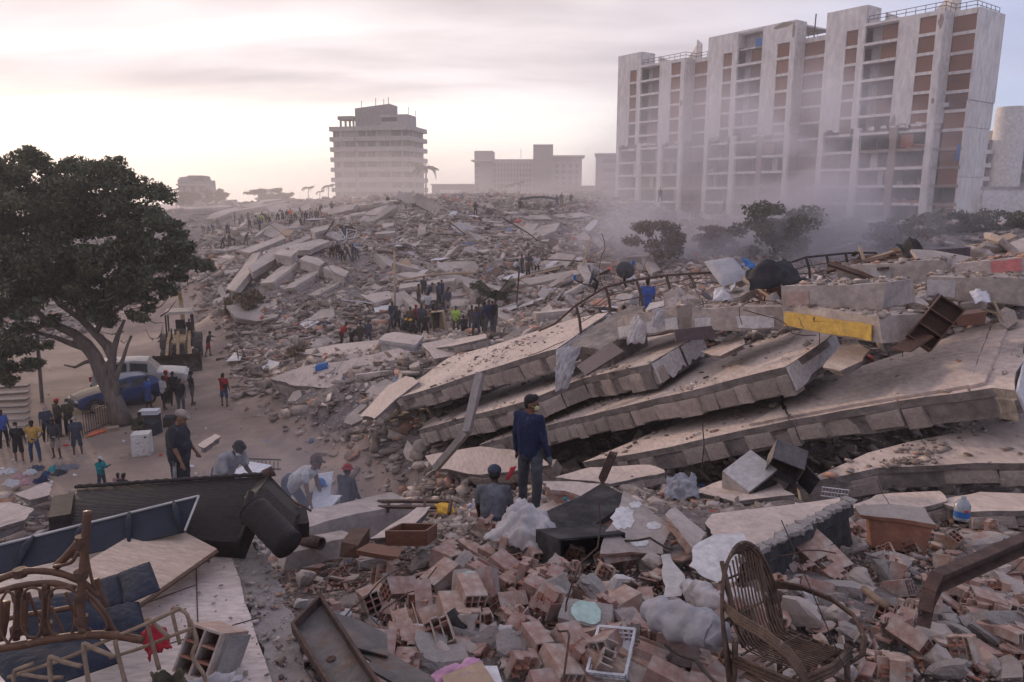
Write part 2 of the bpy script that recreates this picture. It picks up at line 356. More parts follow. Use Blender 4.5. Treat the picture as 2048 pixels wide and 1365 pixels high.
ROADPX = [(-400, 1010), (-400, 690), (60, 690), (215, 655), (300, 612), (400, 625), (440, 668), (480, 700), (500, 760), (535, 805), (600, 868), (690, 915), (780, 985), (850, 1016), (760, 1010), (560, 985), (300, 1000)]
ROAD = [(G(u, v).x, G(u, v).y) for u, v in ROADPX]
def in_poly(x, y, poly):
 c = False; j = len(poly) - 1
 for i in range(len(poly)):
  (xi, yi), (xj, yj) = poly[i], poly[j]
  if (yi > y) != (yj > y) and x < (xj - xi) * (y - yi) / (yj - yi) + xi: c = not c
  j = i
 return c
def road_d(x, y):
 """signed distance to the cleared dirt: negative inside"""
 b = 1e9; n = len(ROAD)
 for i in range(n):
  ax, ay = ROAD[i]; bx, by = ROAD[(i + 1) % n]; dx, dy = bx - ax, by - ay
  t = max(0, min(1, ((x - ax) * dx + (y - ay) * dy) / (dx * dx + dy * dy)))
  b = min(b, math.hypot(x - ax - t * dx, y - ay - t * dy))
 return -b if in_poly(x, y, ROAD) else b
def axis(lo, hi, mid, step, grow):
 a = [mid]; s = step
 while a[-1] < hi: a.append(a[-1] + s); s *= grow
 b = [mid]; s = step
 while b[-1] > lo: b.append(b[-1] - s); s *= grow
 return sorted(set(b[1:] + a))
gxs = axis(-640, 640, 0, .3, 1.02); gys = axis(-60, 900, 6, .3, 1.018)
TRK = [(G(u, v).x, G(u, v).y) for u, v in ((365, 700), (420, 745), (480, 800), (560, 862), (660, 930), (780, 1000))]
def track(x, y):
 b = 1e9
 for (ax, ay), (bx, by) in zip(TRK, TRK[1:]):
  dx, dy = bx - ax, by - ay; t = max(0, min(1, ((x - ax) * dx + (y - ay) * dy) / (dx * dx + dy * dy))); b = min(b, math.hypot(x - ax - t * dx, y - ay - t * dy))
 return b
gv = []; gm = []; gt = []
for y in gys:
 for x in gxs:
  inside = GX0 < x < 160 and GY0 < y < 230
  z = hz(x, y) if inside else 0.0
  near = inside and y < 130
  k = 1.0
  if near and y < 75 and x < 10: k = max(0, min(1, road_d(x, y) / 1.0 + .3))
  if not inside: k = .15
  n = fbm(x * .55, y * .55, 1.3, 5)
  z += n * ((.12 if y < 14 else .26) if near else .15) * k * (1 + min(y, 90) * .008) + fbm(x * .2, y * .2, 7, 3) * .05
  q = 0.0
  if near and k < 1 and -35 < x < 6 and 15 < y < 60:
   w = track(x, y) + fbm(x * .4, y * .4, 9, 3) * .5; q = sum(math.exp(-((w - c) / .28) ** 2) for c in (.85, 2.1, 3.3)); z -= .05 * q
  gv.append((x, y, z)); gm.append(k); gt.append(q)
nx = len(gxs)
gf = [(j * nx + i, j * nx + i + 1, (j + 1) * nx + i + 1, (j + 1) * nx + i) for j in range(len(gys) - 1) for i in range(nx - 1)]
gme = bpy.data.meshes.new('ground'); gme.from_pydata(gv, [], gf); gme.polygons.foreach_set('use_smooth', [True] * len(gf))
at_ = gme.attributes.new('rub', 'FLOAT', 'POINT'); at_.data.foreach_set('value', gm)
at_ = gme.attributes.new('trk', 'FLOAT', 'POINT'); at_.data.foreach_set('value', gt)
def ground_mat():
 m = bpy.data.materials.new('ground_mix'); m.use_nodes = True; N, L = m.node_tree.nodes, m.node_tree.links; bs = N['Principled BSDF']
 t = N.new('ShaderNodeTexCoord').outputs['Object']
 def nz(sc, de, ro=.6):
  n = N.new('ShaderNodeTexNoise'); n.inputs['Scale'].default_value = sc; n.inputs['Detail'].default_value = de; n.inputs['Roughness'].default_value = ro
  L.new(t, n.inputs['Vector']); return n.outputs[0]
 def mix(f, a, b):
  n = N.new('ShaderNodeMix'); n.data_type = 'RGBA'
  for i, q in ((0, f), (6, a), (7, b)):
   if isinstance(q, tuple): n.inputs[i].default_value = (*q, 1)
   else: L.new(q, n.inputs[i])
  return n.outputs[2]
 def ramp(q, lo, hi):
  n = N.new('ShaderNodeMapRange'); n.interpolation_type = 'SMOOTHSTEP'; L.new(q, n.inputs[0]); n.inputs[1].default_value = lo; n.inputs[2].default_value = hi; return n.outputs[0]
 d = mix(ramp(nz(.35, 8), .35, .65), (.36, .27, .22), (.25, .185, .152))
 d = mix(ramp(nz(3.5, 6, .7), .52, .72), d, (.22, .18, .165))
 d = mix(ramp(nz(1.1, 6, .7), .58, .72), d, (.43, .345, .295))
 tk = N.new('ShaderNodeAttribute'); tk.attribute_name = 'trk'; tm = N.new('ShaderNodeMath'); tm.operation = 'MULTIPLY'; L.new(tk.outputs['Fac'], tm.inputs[0]); L.new(nz(2.2, 5), tm.inputs[1])
 d = mix(tm.outputs[0], d, (.20, .16, .145))
 r = mix(ramp(nz(1.6, 8, .7), .35, .65), (.24, .205, .19), (.11, .093, .09))
 r = mix(ramp(nz(7, 6, .7), .55, .65), r, (.36, .31, .29))
 a = N.new('ShaderNodeAttribute'); a.attribute_name = 'rub'
 add = N.new('ShaderNodeMath'); add.operation = 'ADD'; L.new(a.outputs['Fac'], add.inputs[0])
 sc = N.new('ShaderNodeMath'); sc.operation = 'MULTIPLY_ADD'; L.new(nz(.9, 6), sc.inputs[0]); sc.inputs[1].default_value = .9; sc.inputs[2].default_value = -.45
 L.new(sc.outputs[0], add.inputs[1])
 L.new(mix(ramp(add.outputs[0], .3, .7), d, r), bs.inputs['Base Color']); bs.inputs['Roughness'].default_value = .95; bs.inputs['Specular IOR Level'].default_value = .2
 b = N.new('ShaderNodeBump'); b.inputs['Strength'].default_value = .8; b.inputs['Distance'].default_value = .12; L.new(nz(3.0, 10, .7), b.inputs['Height']); L.new(b.outputs[0], bs.inputs['Normal'])
 return m
gme.materials.append(ground_mat())
tag(inst('ground', gme, (0, 0, 0)), 'dusty dirt and rubble ground reaching to the horizon', None, None, 'structure')
# ------------------------------------------------------------------ foliage and palms
mk('leaf_dark', (.056, .072, .046), (.092, .108, .068), 2, .6, 0, 10, attr=True, spec=.25)
mk('leaf_far', (.085, .09, .055), (.06, .065, .04), 2, .7, 0, 10, attr=True, spec=.1)
mk('leaf_dusty', (.15, .125, .085), (.10, .085, .06), 2, .8, 0, 10, attr=True, spec=.1)
mk('bark', (.19, .15, .125), (.115, .09, .078), 3, .95, .9, 10, stretch=(1, 1, .25))
def leaves(name, mat_, clumps, n, size, parent=None, seed=1, shell=.45, org=None, droop=.25, aspect=.5):
 r = np.random.default_rng(seed); C = np.array([c[0] for c in clumps]); RR = np.array([c[1] if hasattr(c[1], '__len__') else (c[1],) * 3 for c in clumps], float)
 w = RR.prod(axis=1) ** (2 / 3); k = r.choice(len(C), n, p=w / w.sum())
 d = r.normal(size=(n, 3)); d /= np.linalg.norm(d, axis=1)[:, None]
 q = (shell + (1 - shell) * r.random(n) ** .6) * (1 + .25 * (r.random(n) - .5))
 c = C[k] + d * RR[k] * q[:, None]
 a = r.normal(size=(n, 3)); a[:, 2] -= droop; a /= np.linalg.norm(a, axis=1)[:, None]
 b = np.cross(a, r.normal(size=(n, 3))); b /= np.linalg.norm(b, axis=1)[:, None]
 s = size * (.6 + .8 * r.random(n))[:, None]
 V = np.stack([c - a * s, c + b * s * aspect, c + a * s, c - b * s * aspect], 1).reshape(-1, 3)
 if org is not None: V = V - np.array(org)
 me = bpy.data.meshes.new(name); me.vertices.add(4 * n); me.vertices.foreach_set('co', V.ravel())
 me.loops.add(4 * n); me.loops.foreach_set('vertex_index', np.arange(4 * n, dtype=np.int32))
 me.polygons.add(n); me.polygons.foreach_set('loop_start', np.arange(0, 4 * n, 4, dtype=np.int32))
 at = me.attributes.new('col', 'FLOAT_COLOR', 'POINT')
 tint = (.7 + .6 * r.random(n)) * (.8 + .4 * r.random(len(C)))[k]; wv = r.random(n)
 cc = np.stack([tint * (1 + .25 * wv), tint, tint * (1 - .2 * wv), np.ones(n)], 1)
 at.data.foreach_set('color', np.repeat(cc, 4, 0).ravel().astype(np.float32))
 me.materials.append(M[mat_]); me.update(calc_edges=True)
 o = bpy.data.objects.new(name, me); COL.objects.link(o)
 if parent is not None: o.parent = parent
 return o
def rc(r, a, b): return a + (b - a) * r.random()
def bush(u, v, d, wpx, hpx, label, name='bush', mat_='leaf_far', n=2600, size=.22, seed=3, cat='tree', group=None, trunk=True):
 """a tree or bush whose foot is at the pixel; width and height are given in pixels"""
 r = random.Random(seed); b = P(u, v, d); w = wpx / FPX * d; h = hpx / FPX * d
 t = thing(name, label, cat, b, group=group)
 cl = []
 for i in range(26):
  a = r.random() * 2 * PI; q = r.random() ** .5 * .42; z = rc(r, .06, .80)
  k = 1 - abs(z - .5) * .6
  cl.append(((math.cos(a) * q * w * k, math.sin(a) * q * w * k, z * h), (rc(r, .07, .19) * w, rc(r, .07, .19) * w, rc(r, .06, .15) * h)))
 leaves('crown', mat_, cl, n, size, t, seed, .3)
 if trunk:
  m = MB(); m.tube([(0, 0, -.6), (.05 * w, 0, .25 * h), (0, .03 * w, .55 * h)], [.05 * h, .035 * h, .015 * h], 6)
  for i in range(5):
   c = cl[i][0]; m.tube([(.04 * w, 0, .2 * h), (c[0] * .6, c[1] * .6, c[2] * .8), c], [.025 * h, .015 * h, .005 * h], 5)
  m.build('trunk', 'bark', t)
 return t
def frond(length, droop, curl=.0, npin=11, w=.09):
 m = MB(); pts = []
 for i in range(7):
  t = i / 6; pts.append(Vector((length * t * (1 - .15 * t * t), 0, length * (.45 * t - droop * t * t))))
 m.tube(pts, [.03 * (1 - .8 * i / 6) * length / 2.5 for i in range(7)], 4)
 for i in range(1, npin + 1):
  t = i / (npin + .3); k = min(int(t * 6), 5); f = t * 6 - k; p = pts[k].lerp(pts[k + 1], f)
  L = length * .34 * math.sin(PI * (.12 + .84 * t)) + .1
  for sgn in (-1, 1):
   e = p + Vector((L * .55, sgn * L * .8, -L * .55 - .1 * random.random() * L))
   q = Vector((w * length / 2.5, 0, 0))
   m.add([p - q * .5, p + q * .7, e], [(0, 1, 2)])
 return m
def palm(u, v, d, hpx, label, lean=0.0, seed=1, n=13, size=.28, group='palms on the skyline'):
 r = random.Random(seed); b = P(u, v, d); h = hpx / FPX * d
 t = thing('palm_tree', label, 'palm tree', b, group=group)
 L = h * size; top = Vector((lean * h, 0, h * .78))
 m = MB(); m.tube([(0, 0, -1), (lean * h * .25, 0, h * .4), top], [.028 * h, .02 * h, .017 * h], 7); m.build('trunk', 'bark', t)
 mes = [frond(L, dr, npin=13, w=.34).mesh('frond', 'leaf_far') for dr in (.25, .55, .95, 1.3)]
 for me in mes:
  at = me.attributes.new('col', 'FLOAT_COLOR', 'POINT'); at.data.foreach_set('color', [1.0] * (4 * len(me.vertices)))
 for i in range(n):
  o = inst('frond', mes[i % 4], top, (0, rc(r, -.15, .1), 2 * PI * i / n * 2.618 + r.random()), rc(r, .8, 1.15), t)
# ------------------------------------------------------------------ far buildings
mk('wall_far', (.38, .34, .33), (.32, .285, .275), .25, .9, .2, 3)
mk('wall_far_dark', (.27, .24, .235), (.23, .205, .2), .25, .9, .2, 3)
mk('window_dark', (.075, .068, .072), (.11, .1, .1), .5, .5, 0, 3, rand=.3)
mk('window_pale', (.6, .55, .48), (.55, .5, .44), .5, .5, 0, 3)
def corner_frame(c0, cx):
 """empty-like frame: origin at c0, local x towards cx (horizontal), y into the building"""
 a = math.atan2(cx.y - c0.y, cx.x - c0.x); return a
# damaged tower with long balcony bands
def tower():
 cL, c0, cR = P(668, 400, 234), P(819, 400, 229), P(838, 400, 246)
 for q in (cL, c0, cR): q.z = 0
 a = math.atan2(c0.y - cL.y, c0.x - cL.x); L = (c0 - cL).length; D = 16.0
 t = thing('apartment_tower', 'damaged grey tower with balcony bands standing alone beside a palm', 'building', cL, a)
 top = 31.0; fh = 3.05
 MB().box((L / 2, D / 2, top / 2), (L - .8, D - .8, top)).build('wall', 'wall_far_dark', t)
 xs = L * .315
 r = random.Random(4)
 for k in range(10):
  z = top - k * fh
  for x0, x1, y0 in ((0, xs - .25, .1), (xs + .25, L, -.45)):
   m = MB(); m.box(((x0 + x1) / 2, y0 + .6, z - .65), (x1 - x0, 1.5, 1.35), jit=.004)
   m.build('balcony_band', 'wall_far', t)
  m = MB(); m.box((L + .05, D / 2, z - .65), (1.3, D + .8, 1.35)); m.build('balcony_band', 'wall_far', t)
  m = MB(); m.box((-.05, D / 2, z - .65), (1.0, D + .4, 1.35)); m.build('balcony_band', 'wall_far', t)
  if z - 3 < 4: continue
  for x0, x1 in ((.9, 2.4), (4.2, 7.6), (xs + .8, xs + 3.2), (xs + 3.8, xs + 6.4), (15.6, 18.8), (19.2, 22.4), (23.2, 25.2)):
   if r.random() < .14: continue
   w = MB().box(((x0 + x1) / 2 + r.uniform(-.2, .2), .36, z - 2.2), (x1 - x0 - r.random() * .5, .16, 1.55)).build('window', 'window_dark', t)
   if r.random() < .5: MB().box(((x0 + x1) / 2, .26, z - 2.2), (.1, .08, 1.6)).build('mullion', 'wall_far', w)
  for y0 in (2.5, 7.5, 11.5):
   MB().box((L - .36, y0 + 1, z - 2.2), (.16, 2.2, 1.5)).build('window', 'window_dark', t)
  for x in (3.2, xs + 7.2, 14.9, 18.95, 22.8): MB().box((x, .3, z - 2.2), (.35, .25, 1.75)).build('pier', 'wall_far', t)
 # roof structures
 MB().box((4.6, 3, top + 2.6), (5, 5, 1.1)).build('roof_terrace', 'wall_far_dark', t)
 for x in (2.6, 4.2, 5.6, 6.8): MB().box((x, 1.6, top + 1.0), (.5, .5, 2.2)).build('roof_column', 'wall_far_dark', t)
 m = MB(); m.hexa([(7.2, 2, top - .2), (18.4, 2, top - .2), (18.4, 9, top - .2), (7.2, 9, top - .2)], [(7.2, 2, top + 5.5), (18.4, 2, top + 6.6), (18.4, 9, top + 6.6), (7.2, 9, top + 5.5)])
 m.build('lift_house', 'wall_far_dark', t)
 m = MB(); m.box((20.3, 4.5, top + 1.6), (8.6, 8, 3.4)); o = m.build('penthouse', 'wall_far', t)
 MB().box((18.8, .48, top + 1.9), (5.0, .12, 1.2)).build('window', 'window_dark', o)
 for x, h in ((9, 1.4), (13.6, 2.2), (16.2, 1.8), (17.7, 2.4), (26.3, 2.5), (24, 3.6)): m = MB(); m.tube([(x, 3, top + 3), (x + .1, 3, top + 6.3 + h if x < 18.4 else top + 2 + h)], .09, 5); m.build('antenna', 'dark_iron', t)
tower()
def hotel():
 d = 380; b = P(948, 400, d); b.z = 0
 t = thing('hotel_building', 'long pale hotel block with flat roof and rows of windows far off', 'building', b, R(-3))
 k = d / FPX; H0 = 10.5 + 72 * k; W_ = 214 * k
 def bx(x0, x1, z1, y0, y1, name, mt): return MB().box(((x0 + x1) / 2 * k, (y0 + y1) / 2, z1 / 2), ((x1 - x0) * k, y1 - y0, z1)).build(name, mt, t)
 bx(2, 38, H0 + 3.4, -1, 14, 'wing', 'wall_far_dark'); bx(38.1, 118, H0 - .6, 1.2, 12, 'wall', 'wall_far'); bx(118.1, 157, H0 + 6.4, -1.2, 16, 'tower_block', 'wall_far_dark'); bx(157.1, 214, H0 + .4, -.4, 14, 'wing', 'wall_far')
 MB().box((18 * k, 5, H0 - 1.4), (44 * k, 16, .7)).build('roof_eave', 'wall_far', t); MB().box((186 * k, 6, H0 + .6), (66 * k, 18, .9)).build('roof_eave', 'wall_far', t)
 MB().box((18 * k, 5, H0 + 2), (26 * k, 9, 3)).build('plant_room', 'wall_far_dark', t)
 wm = MB().box((0, 0, 0), (2.6 * k, .3, 1.45)).mesh('window', 'window_dark')
 for row in range(8):
  z = H0 - 3.4 - row * 2.55
  for i in range(12): inst('window', wm, ((42.5 + i * 6.3) * k, 1.12, z), parent=t)
  MB().box((78 * k, 1.0, z - 1.15), (78 * k, .5, .4)).build('floor_band', 'wall_far', t)
 for row in range(7):
  z = H0 - 4 - row * 2.9
  for i in range(4): inst('window', wm, ((165 + i * 13) * k, -.5, z), scale=(1.9, 1, 1), parent=t)
  for i in range(1): inst('window', wm, (7 * k, -1.1, z + .3), scale=(2.2, 1, 1), parent=t)
 MB().tube([(93 * k, 4, H0), (93 * k, 4, H0 + 4.5)], .12, 5).build('mast', 'dark_iron', t)
hotel()
def simple_block(u0, u1, v0, d, label, dep, mt, rows=0, name='building', rot=0, wins=True):
 k = d / FPX; b = P(u0, 400, d); b.z = 0; h = P(u0, v0, d).z; w = (u1 - u0) * k
 t = thing(name, label, 'building', b, rot)
 MB().box((w / 2, dep / 2, h / 2), (w, dep, h)).build('wall', mt, t)
 MB().box((w / 2, dep / 2, h + .25), (w + .8, dep + .8, .5)).build('roof', 'wall_far', t)
 for r_ in range(rows):
  z = h - 2.2 - r_ * 3
  m = MB().box((w * .55, -.08, z), (w * .7, .3, 1.3)); o = m.build('window_band', 'window_dark', t)
  MB().box((w * .55, -.16, z - .9), (w * .8, .5, .4)).build('sill', 'wall_far', o)
 return t, w, h
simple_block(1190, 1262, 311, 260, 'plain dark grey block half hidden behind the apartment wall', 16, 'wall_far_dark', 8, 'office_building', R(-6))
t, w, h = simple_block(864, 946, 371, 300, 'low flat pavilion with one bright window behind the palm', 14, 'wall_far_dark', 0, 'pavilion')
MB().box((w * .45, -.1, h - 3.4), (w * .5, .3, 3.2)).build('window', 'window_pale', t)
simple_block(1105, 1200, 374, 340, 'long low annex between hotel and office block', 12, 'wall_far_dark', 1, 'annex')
# ruined house on the left skyline
def ruin():
 d = 210; k = d / FPX; b = P(357, 405, d); b.z = 0
 t = thing('ruined_house', 'roofless ruined house on the skyline above the tree', 'ruin', b, R(4)); h = P(357, 362, d).z
 m = MB(); m.box((4.2, 4, h / 2), (8.0, 8, h), jit=.03); m.build('wall', 'wall_far_dark', t)
 m = MB(); m.box((1.6, 3, h + .5), (2.6, 5, 1.2), jit=.1); m.box((5.4, 3, h + .7), (4.0, 5, 1.6), jit=.12); m.build('broken_parapet', 'wall_far_dark', t)
 for x in (1.8, 4.2, 6.4): MB().box((x, -.02, h - 2.4), (1.0, .3, 1.5)).build('window', 'window_dark', t)
 MB().box((4.2, -.2, h - 1.1), (8.6, .8, .5), jit=.02).build('cornice', 'wall_far', t)
ruin()
# round stair tower and wing at the right edge
def round_tower():
 b = P(1996, 400, 165); b.z = 0; k = 165 / FPX; top = P(2020, 216, 165).z
 t = thing('round_stair_tower', 'white round stair tower with apartments behind at the right edge', 'building', b)
 m = MB(); m.lathe([(3.15, 0), (3.1, top - 14), (3.1, top)], 28, c=(2.6, 3, 0)); m.lathe([(.01, top), (3.1, top)], 28, c=(2.6, 3, 0)); m.build('stair_tower', 'white_far', t, smooth=True)
 m = MB(); m.box((10, 6, top - .5), (14, .8, 1.0)); m.box((16, 6, top - 5), (.8, .8, 10)); m.build('roof_frame', 'white_far', t)
 m = MB(); m.box((14.5, 12, top / 2 - 2), (18, 8, top - 4)); w = m.build('wall', 'wall_far_dark', t)
 for r_ in range(8):
  for i in range(5):
   o = MB().box((7 + i * 3.2, 7.9, top - 6 - r_ * 3), (2.4, .3, 2.0)).build('window', 'window_dark', t)
 m = MB(); m.box((-2.0, 9, top / 2 - 3.4), (3.6, 10, top - 6.8)); m.build('side_wing', 'wall_far', t)
 for r_ in range(7): MB().box((-2.2, 3.6, top - 9.5 - r_ * 2.9), (3.0, 1.8, .9)).build('balcony', 'white_far', t); MB().box((-2.2, 3.9, top - 8.3 - r_ * 2.9), (2.6, .3, 1.6)).build('window', 'window_dark', t)
mk('white_far', (.66, .62, .60), (.6, .56, .55), .3, .85, .15, 3, c3=(.5, .45, .42), c3scale=.35, c3lo=.6, c3hi=.75)
round_tower()
b = P(1962, 415, 118); b.z = 0
t = thing('white_wall', 'long white boundary wall beside the end of the apartment block', 'wall', b, R(-4))
MB().box((14, 0, 5.6), (28, .4, 11.6)).build('wall', 'white_far', t); MB().box((14, 0, 11.6), (28.4, .7, .4)).build('coping', 'wall_far', t)
# skyline trees and palms
for i, (u, v, d, w, h, lb) in enumerate(((430, 408, 190, 58, 34, 'rounded hazy tree right of the ruined house'), (375, 408, 185, 60, 26, 'low hazy scrub in front of the ruined house'), (535, 404, 220, 80, 30, 'broad rounded hazy tree on the left skyline'),
                                      (572, 404, 235, 46, 22, 'small hazy tree right of the broad rounded one'), (995, 404, 210, 44, 26, 'hazy leafy tree before the pavilion and hotel'), (1060, 406, 190, 90, 22, 'low wide bush in haze before the hotel'), (1180, 404, 200, 70, 26, 'dark hazy tree before the office block'))):
 bush(u, v, d, w, h, lb, 'hazy_tree', 'leaf_far', 1500, .45, 20 + i)
palm(852, 412, 190, 96, 'tall palm right of the damaged tower', .02, 2, 15, .30)
for i, (u, h, lb) in enumerate(((617, 36, 'small palm standing leftmost of the skyline three'), (640, 26, 'shortest palm between two others on the skyline'), (657, 40, 'bushy palm close left of the damaged tower'))): palm(u, 404, 205, h, lb, .04, 5 + i, 11, .36)
palm(352, 408, 180, 36, 'thin palm left of the ruined house', 0, 9, 10, .3); palm(1035, 404, 240, 46, 'palm silhouetted before the hotel windows', .02, 12, 11, .35); palm(1012, 404, 250, 40, 'palm at the hotel wing, left of its twin', -.02, 13, 11, .35)
# greenery at the foot of the apartments
for i, (u, v, d, w, h, n, s, mt, lb) in enumerate((
  (1545, 512, 62, 190, 125, 6500, .16, 'leaf_far', 'dense dark tree wrapped in smoke at the apartment foot'), (1310, 515, 60, 130, 80, 3200, .15, 'leaf_dusty', 'brownish dusty bush beside the smoke'),
  (1690, 488, 76, 120, 62, 2400, .17, 'leaf_dusty', 'sparse bush by the second apartment column'), (1790, 510, 62, 150, 86, 4000, .14, 'leaf_dusty', 'sunlit yellowish bush before the apartment corner'),
  (1880, 502, 68, 140, 92, 4000, .16, 'leaf_far', 'dark round tree right of the yellowish bush'), (1965, 498, 70, 120, 92, 3400, .16, 'leaf_far', 'dark tree before the white boundary wall'), (1610, 505, 66, 150, 80, 3000, .16, 'leaf_far', 'low smoky bush right of the dense dark tree'), (1440, 505, 66, 120, 60, 2200, .16, 'leaf_dusty', 'low smoky bush left of the dense dark tree'), (2045, 486, 72, 80, 78, 2200, .16, 'leaf_far', 'tree cut by the right edge of the picture'))):
 bush(u, v, d, w, h, lb, 'leafy_tree', mt, n, s, 50 + i)
palm(1850, 500, 74, 92, 'short green palm between the leafy trees', .03, 31, 12, .4)
# ------------------------------------------------------------------ the standing apartment blocks (three joined blocks, one plan)
mk('apt_white', (.68, .62, .60), (.60, .545, .525), .22, .88, .25, 2.5, c3=(.50, .42, .38), c3scale=.5, c3lo=.60, c3hi=.82, stretch=(1, 1, .35))
mk('apt_shade', (.60, .54, .52), (.5, .45, .43), .3, .88, .2, 3)  # darker copy of the facade white, shade put into the colour
mk('apt_in', (.24, .2, .185), (.15, .125, .12), .6, .92, .3, 3, rand=.2)  # inner walls coloured darker, painting in the shade of the gutted rooms
mk('apt_bare', (.33, .25, .21), (.25, .19, .165), 1, .95, .5, 4)
mk('apt_brick', (.36, .145, .09), (.28, .115, .075), 2, .95, .5, 9)
def lattice_mat(name, cell, hole, s=.2):
 m = bpy.data.materials.new(name); m.use_nodes = True; N, L = m.node_tree.nodes, m.node_tree.links; bs = N['Principled BSDF']
 t = N.new('ShaderNodeTexCoord'); sp = N.new('ShaderNodeSeparateXYZ'); L.new(t.outputs['Object'], sp.inputs[0])
 ad = N.new('ShaderNodeMath'); L.new(sp.outputs[0], ad.inputs[0]); L.new(sp.outputs[1], ad.inputs[1])
 cb = N.new('ShaderNodeCombineXYZ'); L.new(ad.outputs[0], cb.inputs[0]); L.new(sp.outputs[2], cb.inputs[1])
 b = N.new('ShaderNodeTexBrick'); L.new(cb.outputs[0], b.inputs['Vector']); b.offset = 0; b.inputs['Scale'].default_value = 1
 b.inputs['Brick Width'].default_value = s; b.inputs['Row Height'].default_value = s; b.inputs['Mortar Size'].default_value = s * .22; b.inputs['Mortar Smooth'].default_value = .1
 b.inputs['Color1'].default_value = (*hole, 1); b.inputs['Color2'].default_value = (*[q * 1.5 for q in hole], 1); b.inputs['Mortar'].default_value = (*cell, 1)
 oi = N.new('ShaderNodeObjectInfo'); h = N.new('ShaderNodeHueSaturation'); mr = N.new('ShaderNodeMapRange'); L.new(oi.outputs['Random'], mr.inputs[0]); mr.inputs[3].default_value = .8; mr.inputs[4].default_value = 1.2
 L.new(mr.outputs[0], h.inputs['Value']); L.new(b.outputs['Color'], h.inputs['Color']); L.new(h.outputs[0], bs.inputs['Base Color']); bs.inputs['Roughness'].default_value = .95
 bp = N.new('ShaderNodeBump'); bp.inputs['Strength'].default_value = .6; bp.inputs['Distance'].default_value = .06; L.new(b.outputs['Fac'], bp.inputs['Height']); L.new(bp.outputs[0], bs.inputs['Normal'])
 M[name] = m
lattice_mat('breeze', (.31, .145, .095), (.06, .032, .027), .27)
lattice_mat('breeze_dull', (.24, .155, .13), (.05, .035, .033), .27)
AB0 = Vector((25.9, 170, 0)); AD = Vector((.59197, -.80596, 0)); AROT = math.atan2(AD.y, AD.x)
FH = 2.8
def each(t, name, mt, *bx):
 for c, z in bx: MB().box(c, z).build(name, mt, t)
def patch(m, x0, x1, z0, z1, y, seed, n=14, mi=0):
 """irregular flake on a wall facing -y"""
 r = random.Random(seed); cx, cz = (x0 + x1) / 2, (z0 + z1) / 2
 pts = [(cx + (x1 - x0) / 2 * math.cos(a) * r.uniform(.6, 1.1), y, cz + (z1 - z0) / 2 * math.sin(a) * r.uniform(.6, 1.1)) for a in [2 * PI * i / n for i in range(n)]]
 m.hexa([(a, b + .02, c) for a, b, c in pts], pts, mi)
def panel(t, x0, x1, z0, z1, y, mt, r, hole=.0):
 o = MB().box((0, 0, 0), (x1 - x0, .1, z1 - z0)).build('breeze_panel', mt, t, org=(0, 0, 0)); o.location = ((x0 + x1) / 2, y, (z0 + z1) / 2)
 if r.random() < hole:
  w, h = r.uniform(.4, .8), r.uniform(.35, .6); px, pz = r.uniform(-.3, .3) * (x1 - x0 - w), r.uniform(-.1, .3) * (z1 - z0 - h)
  MB().box((px, -.06, pz), (w, .06, h)).build('window', 'window_dark', o)
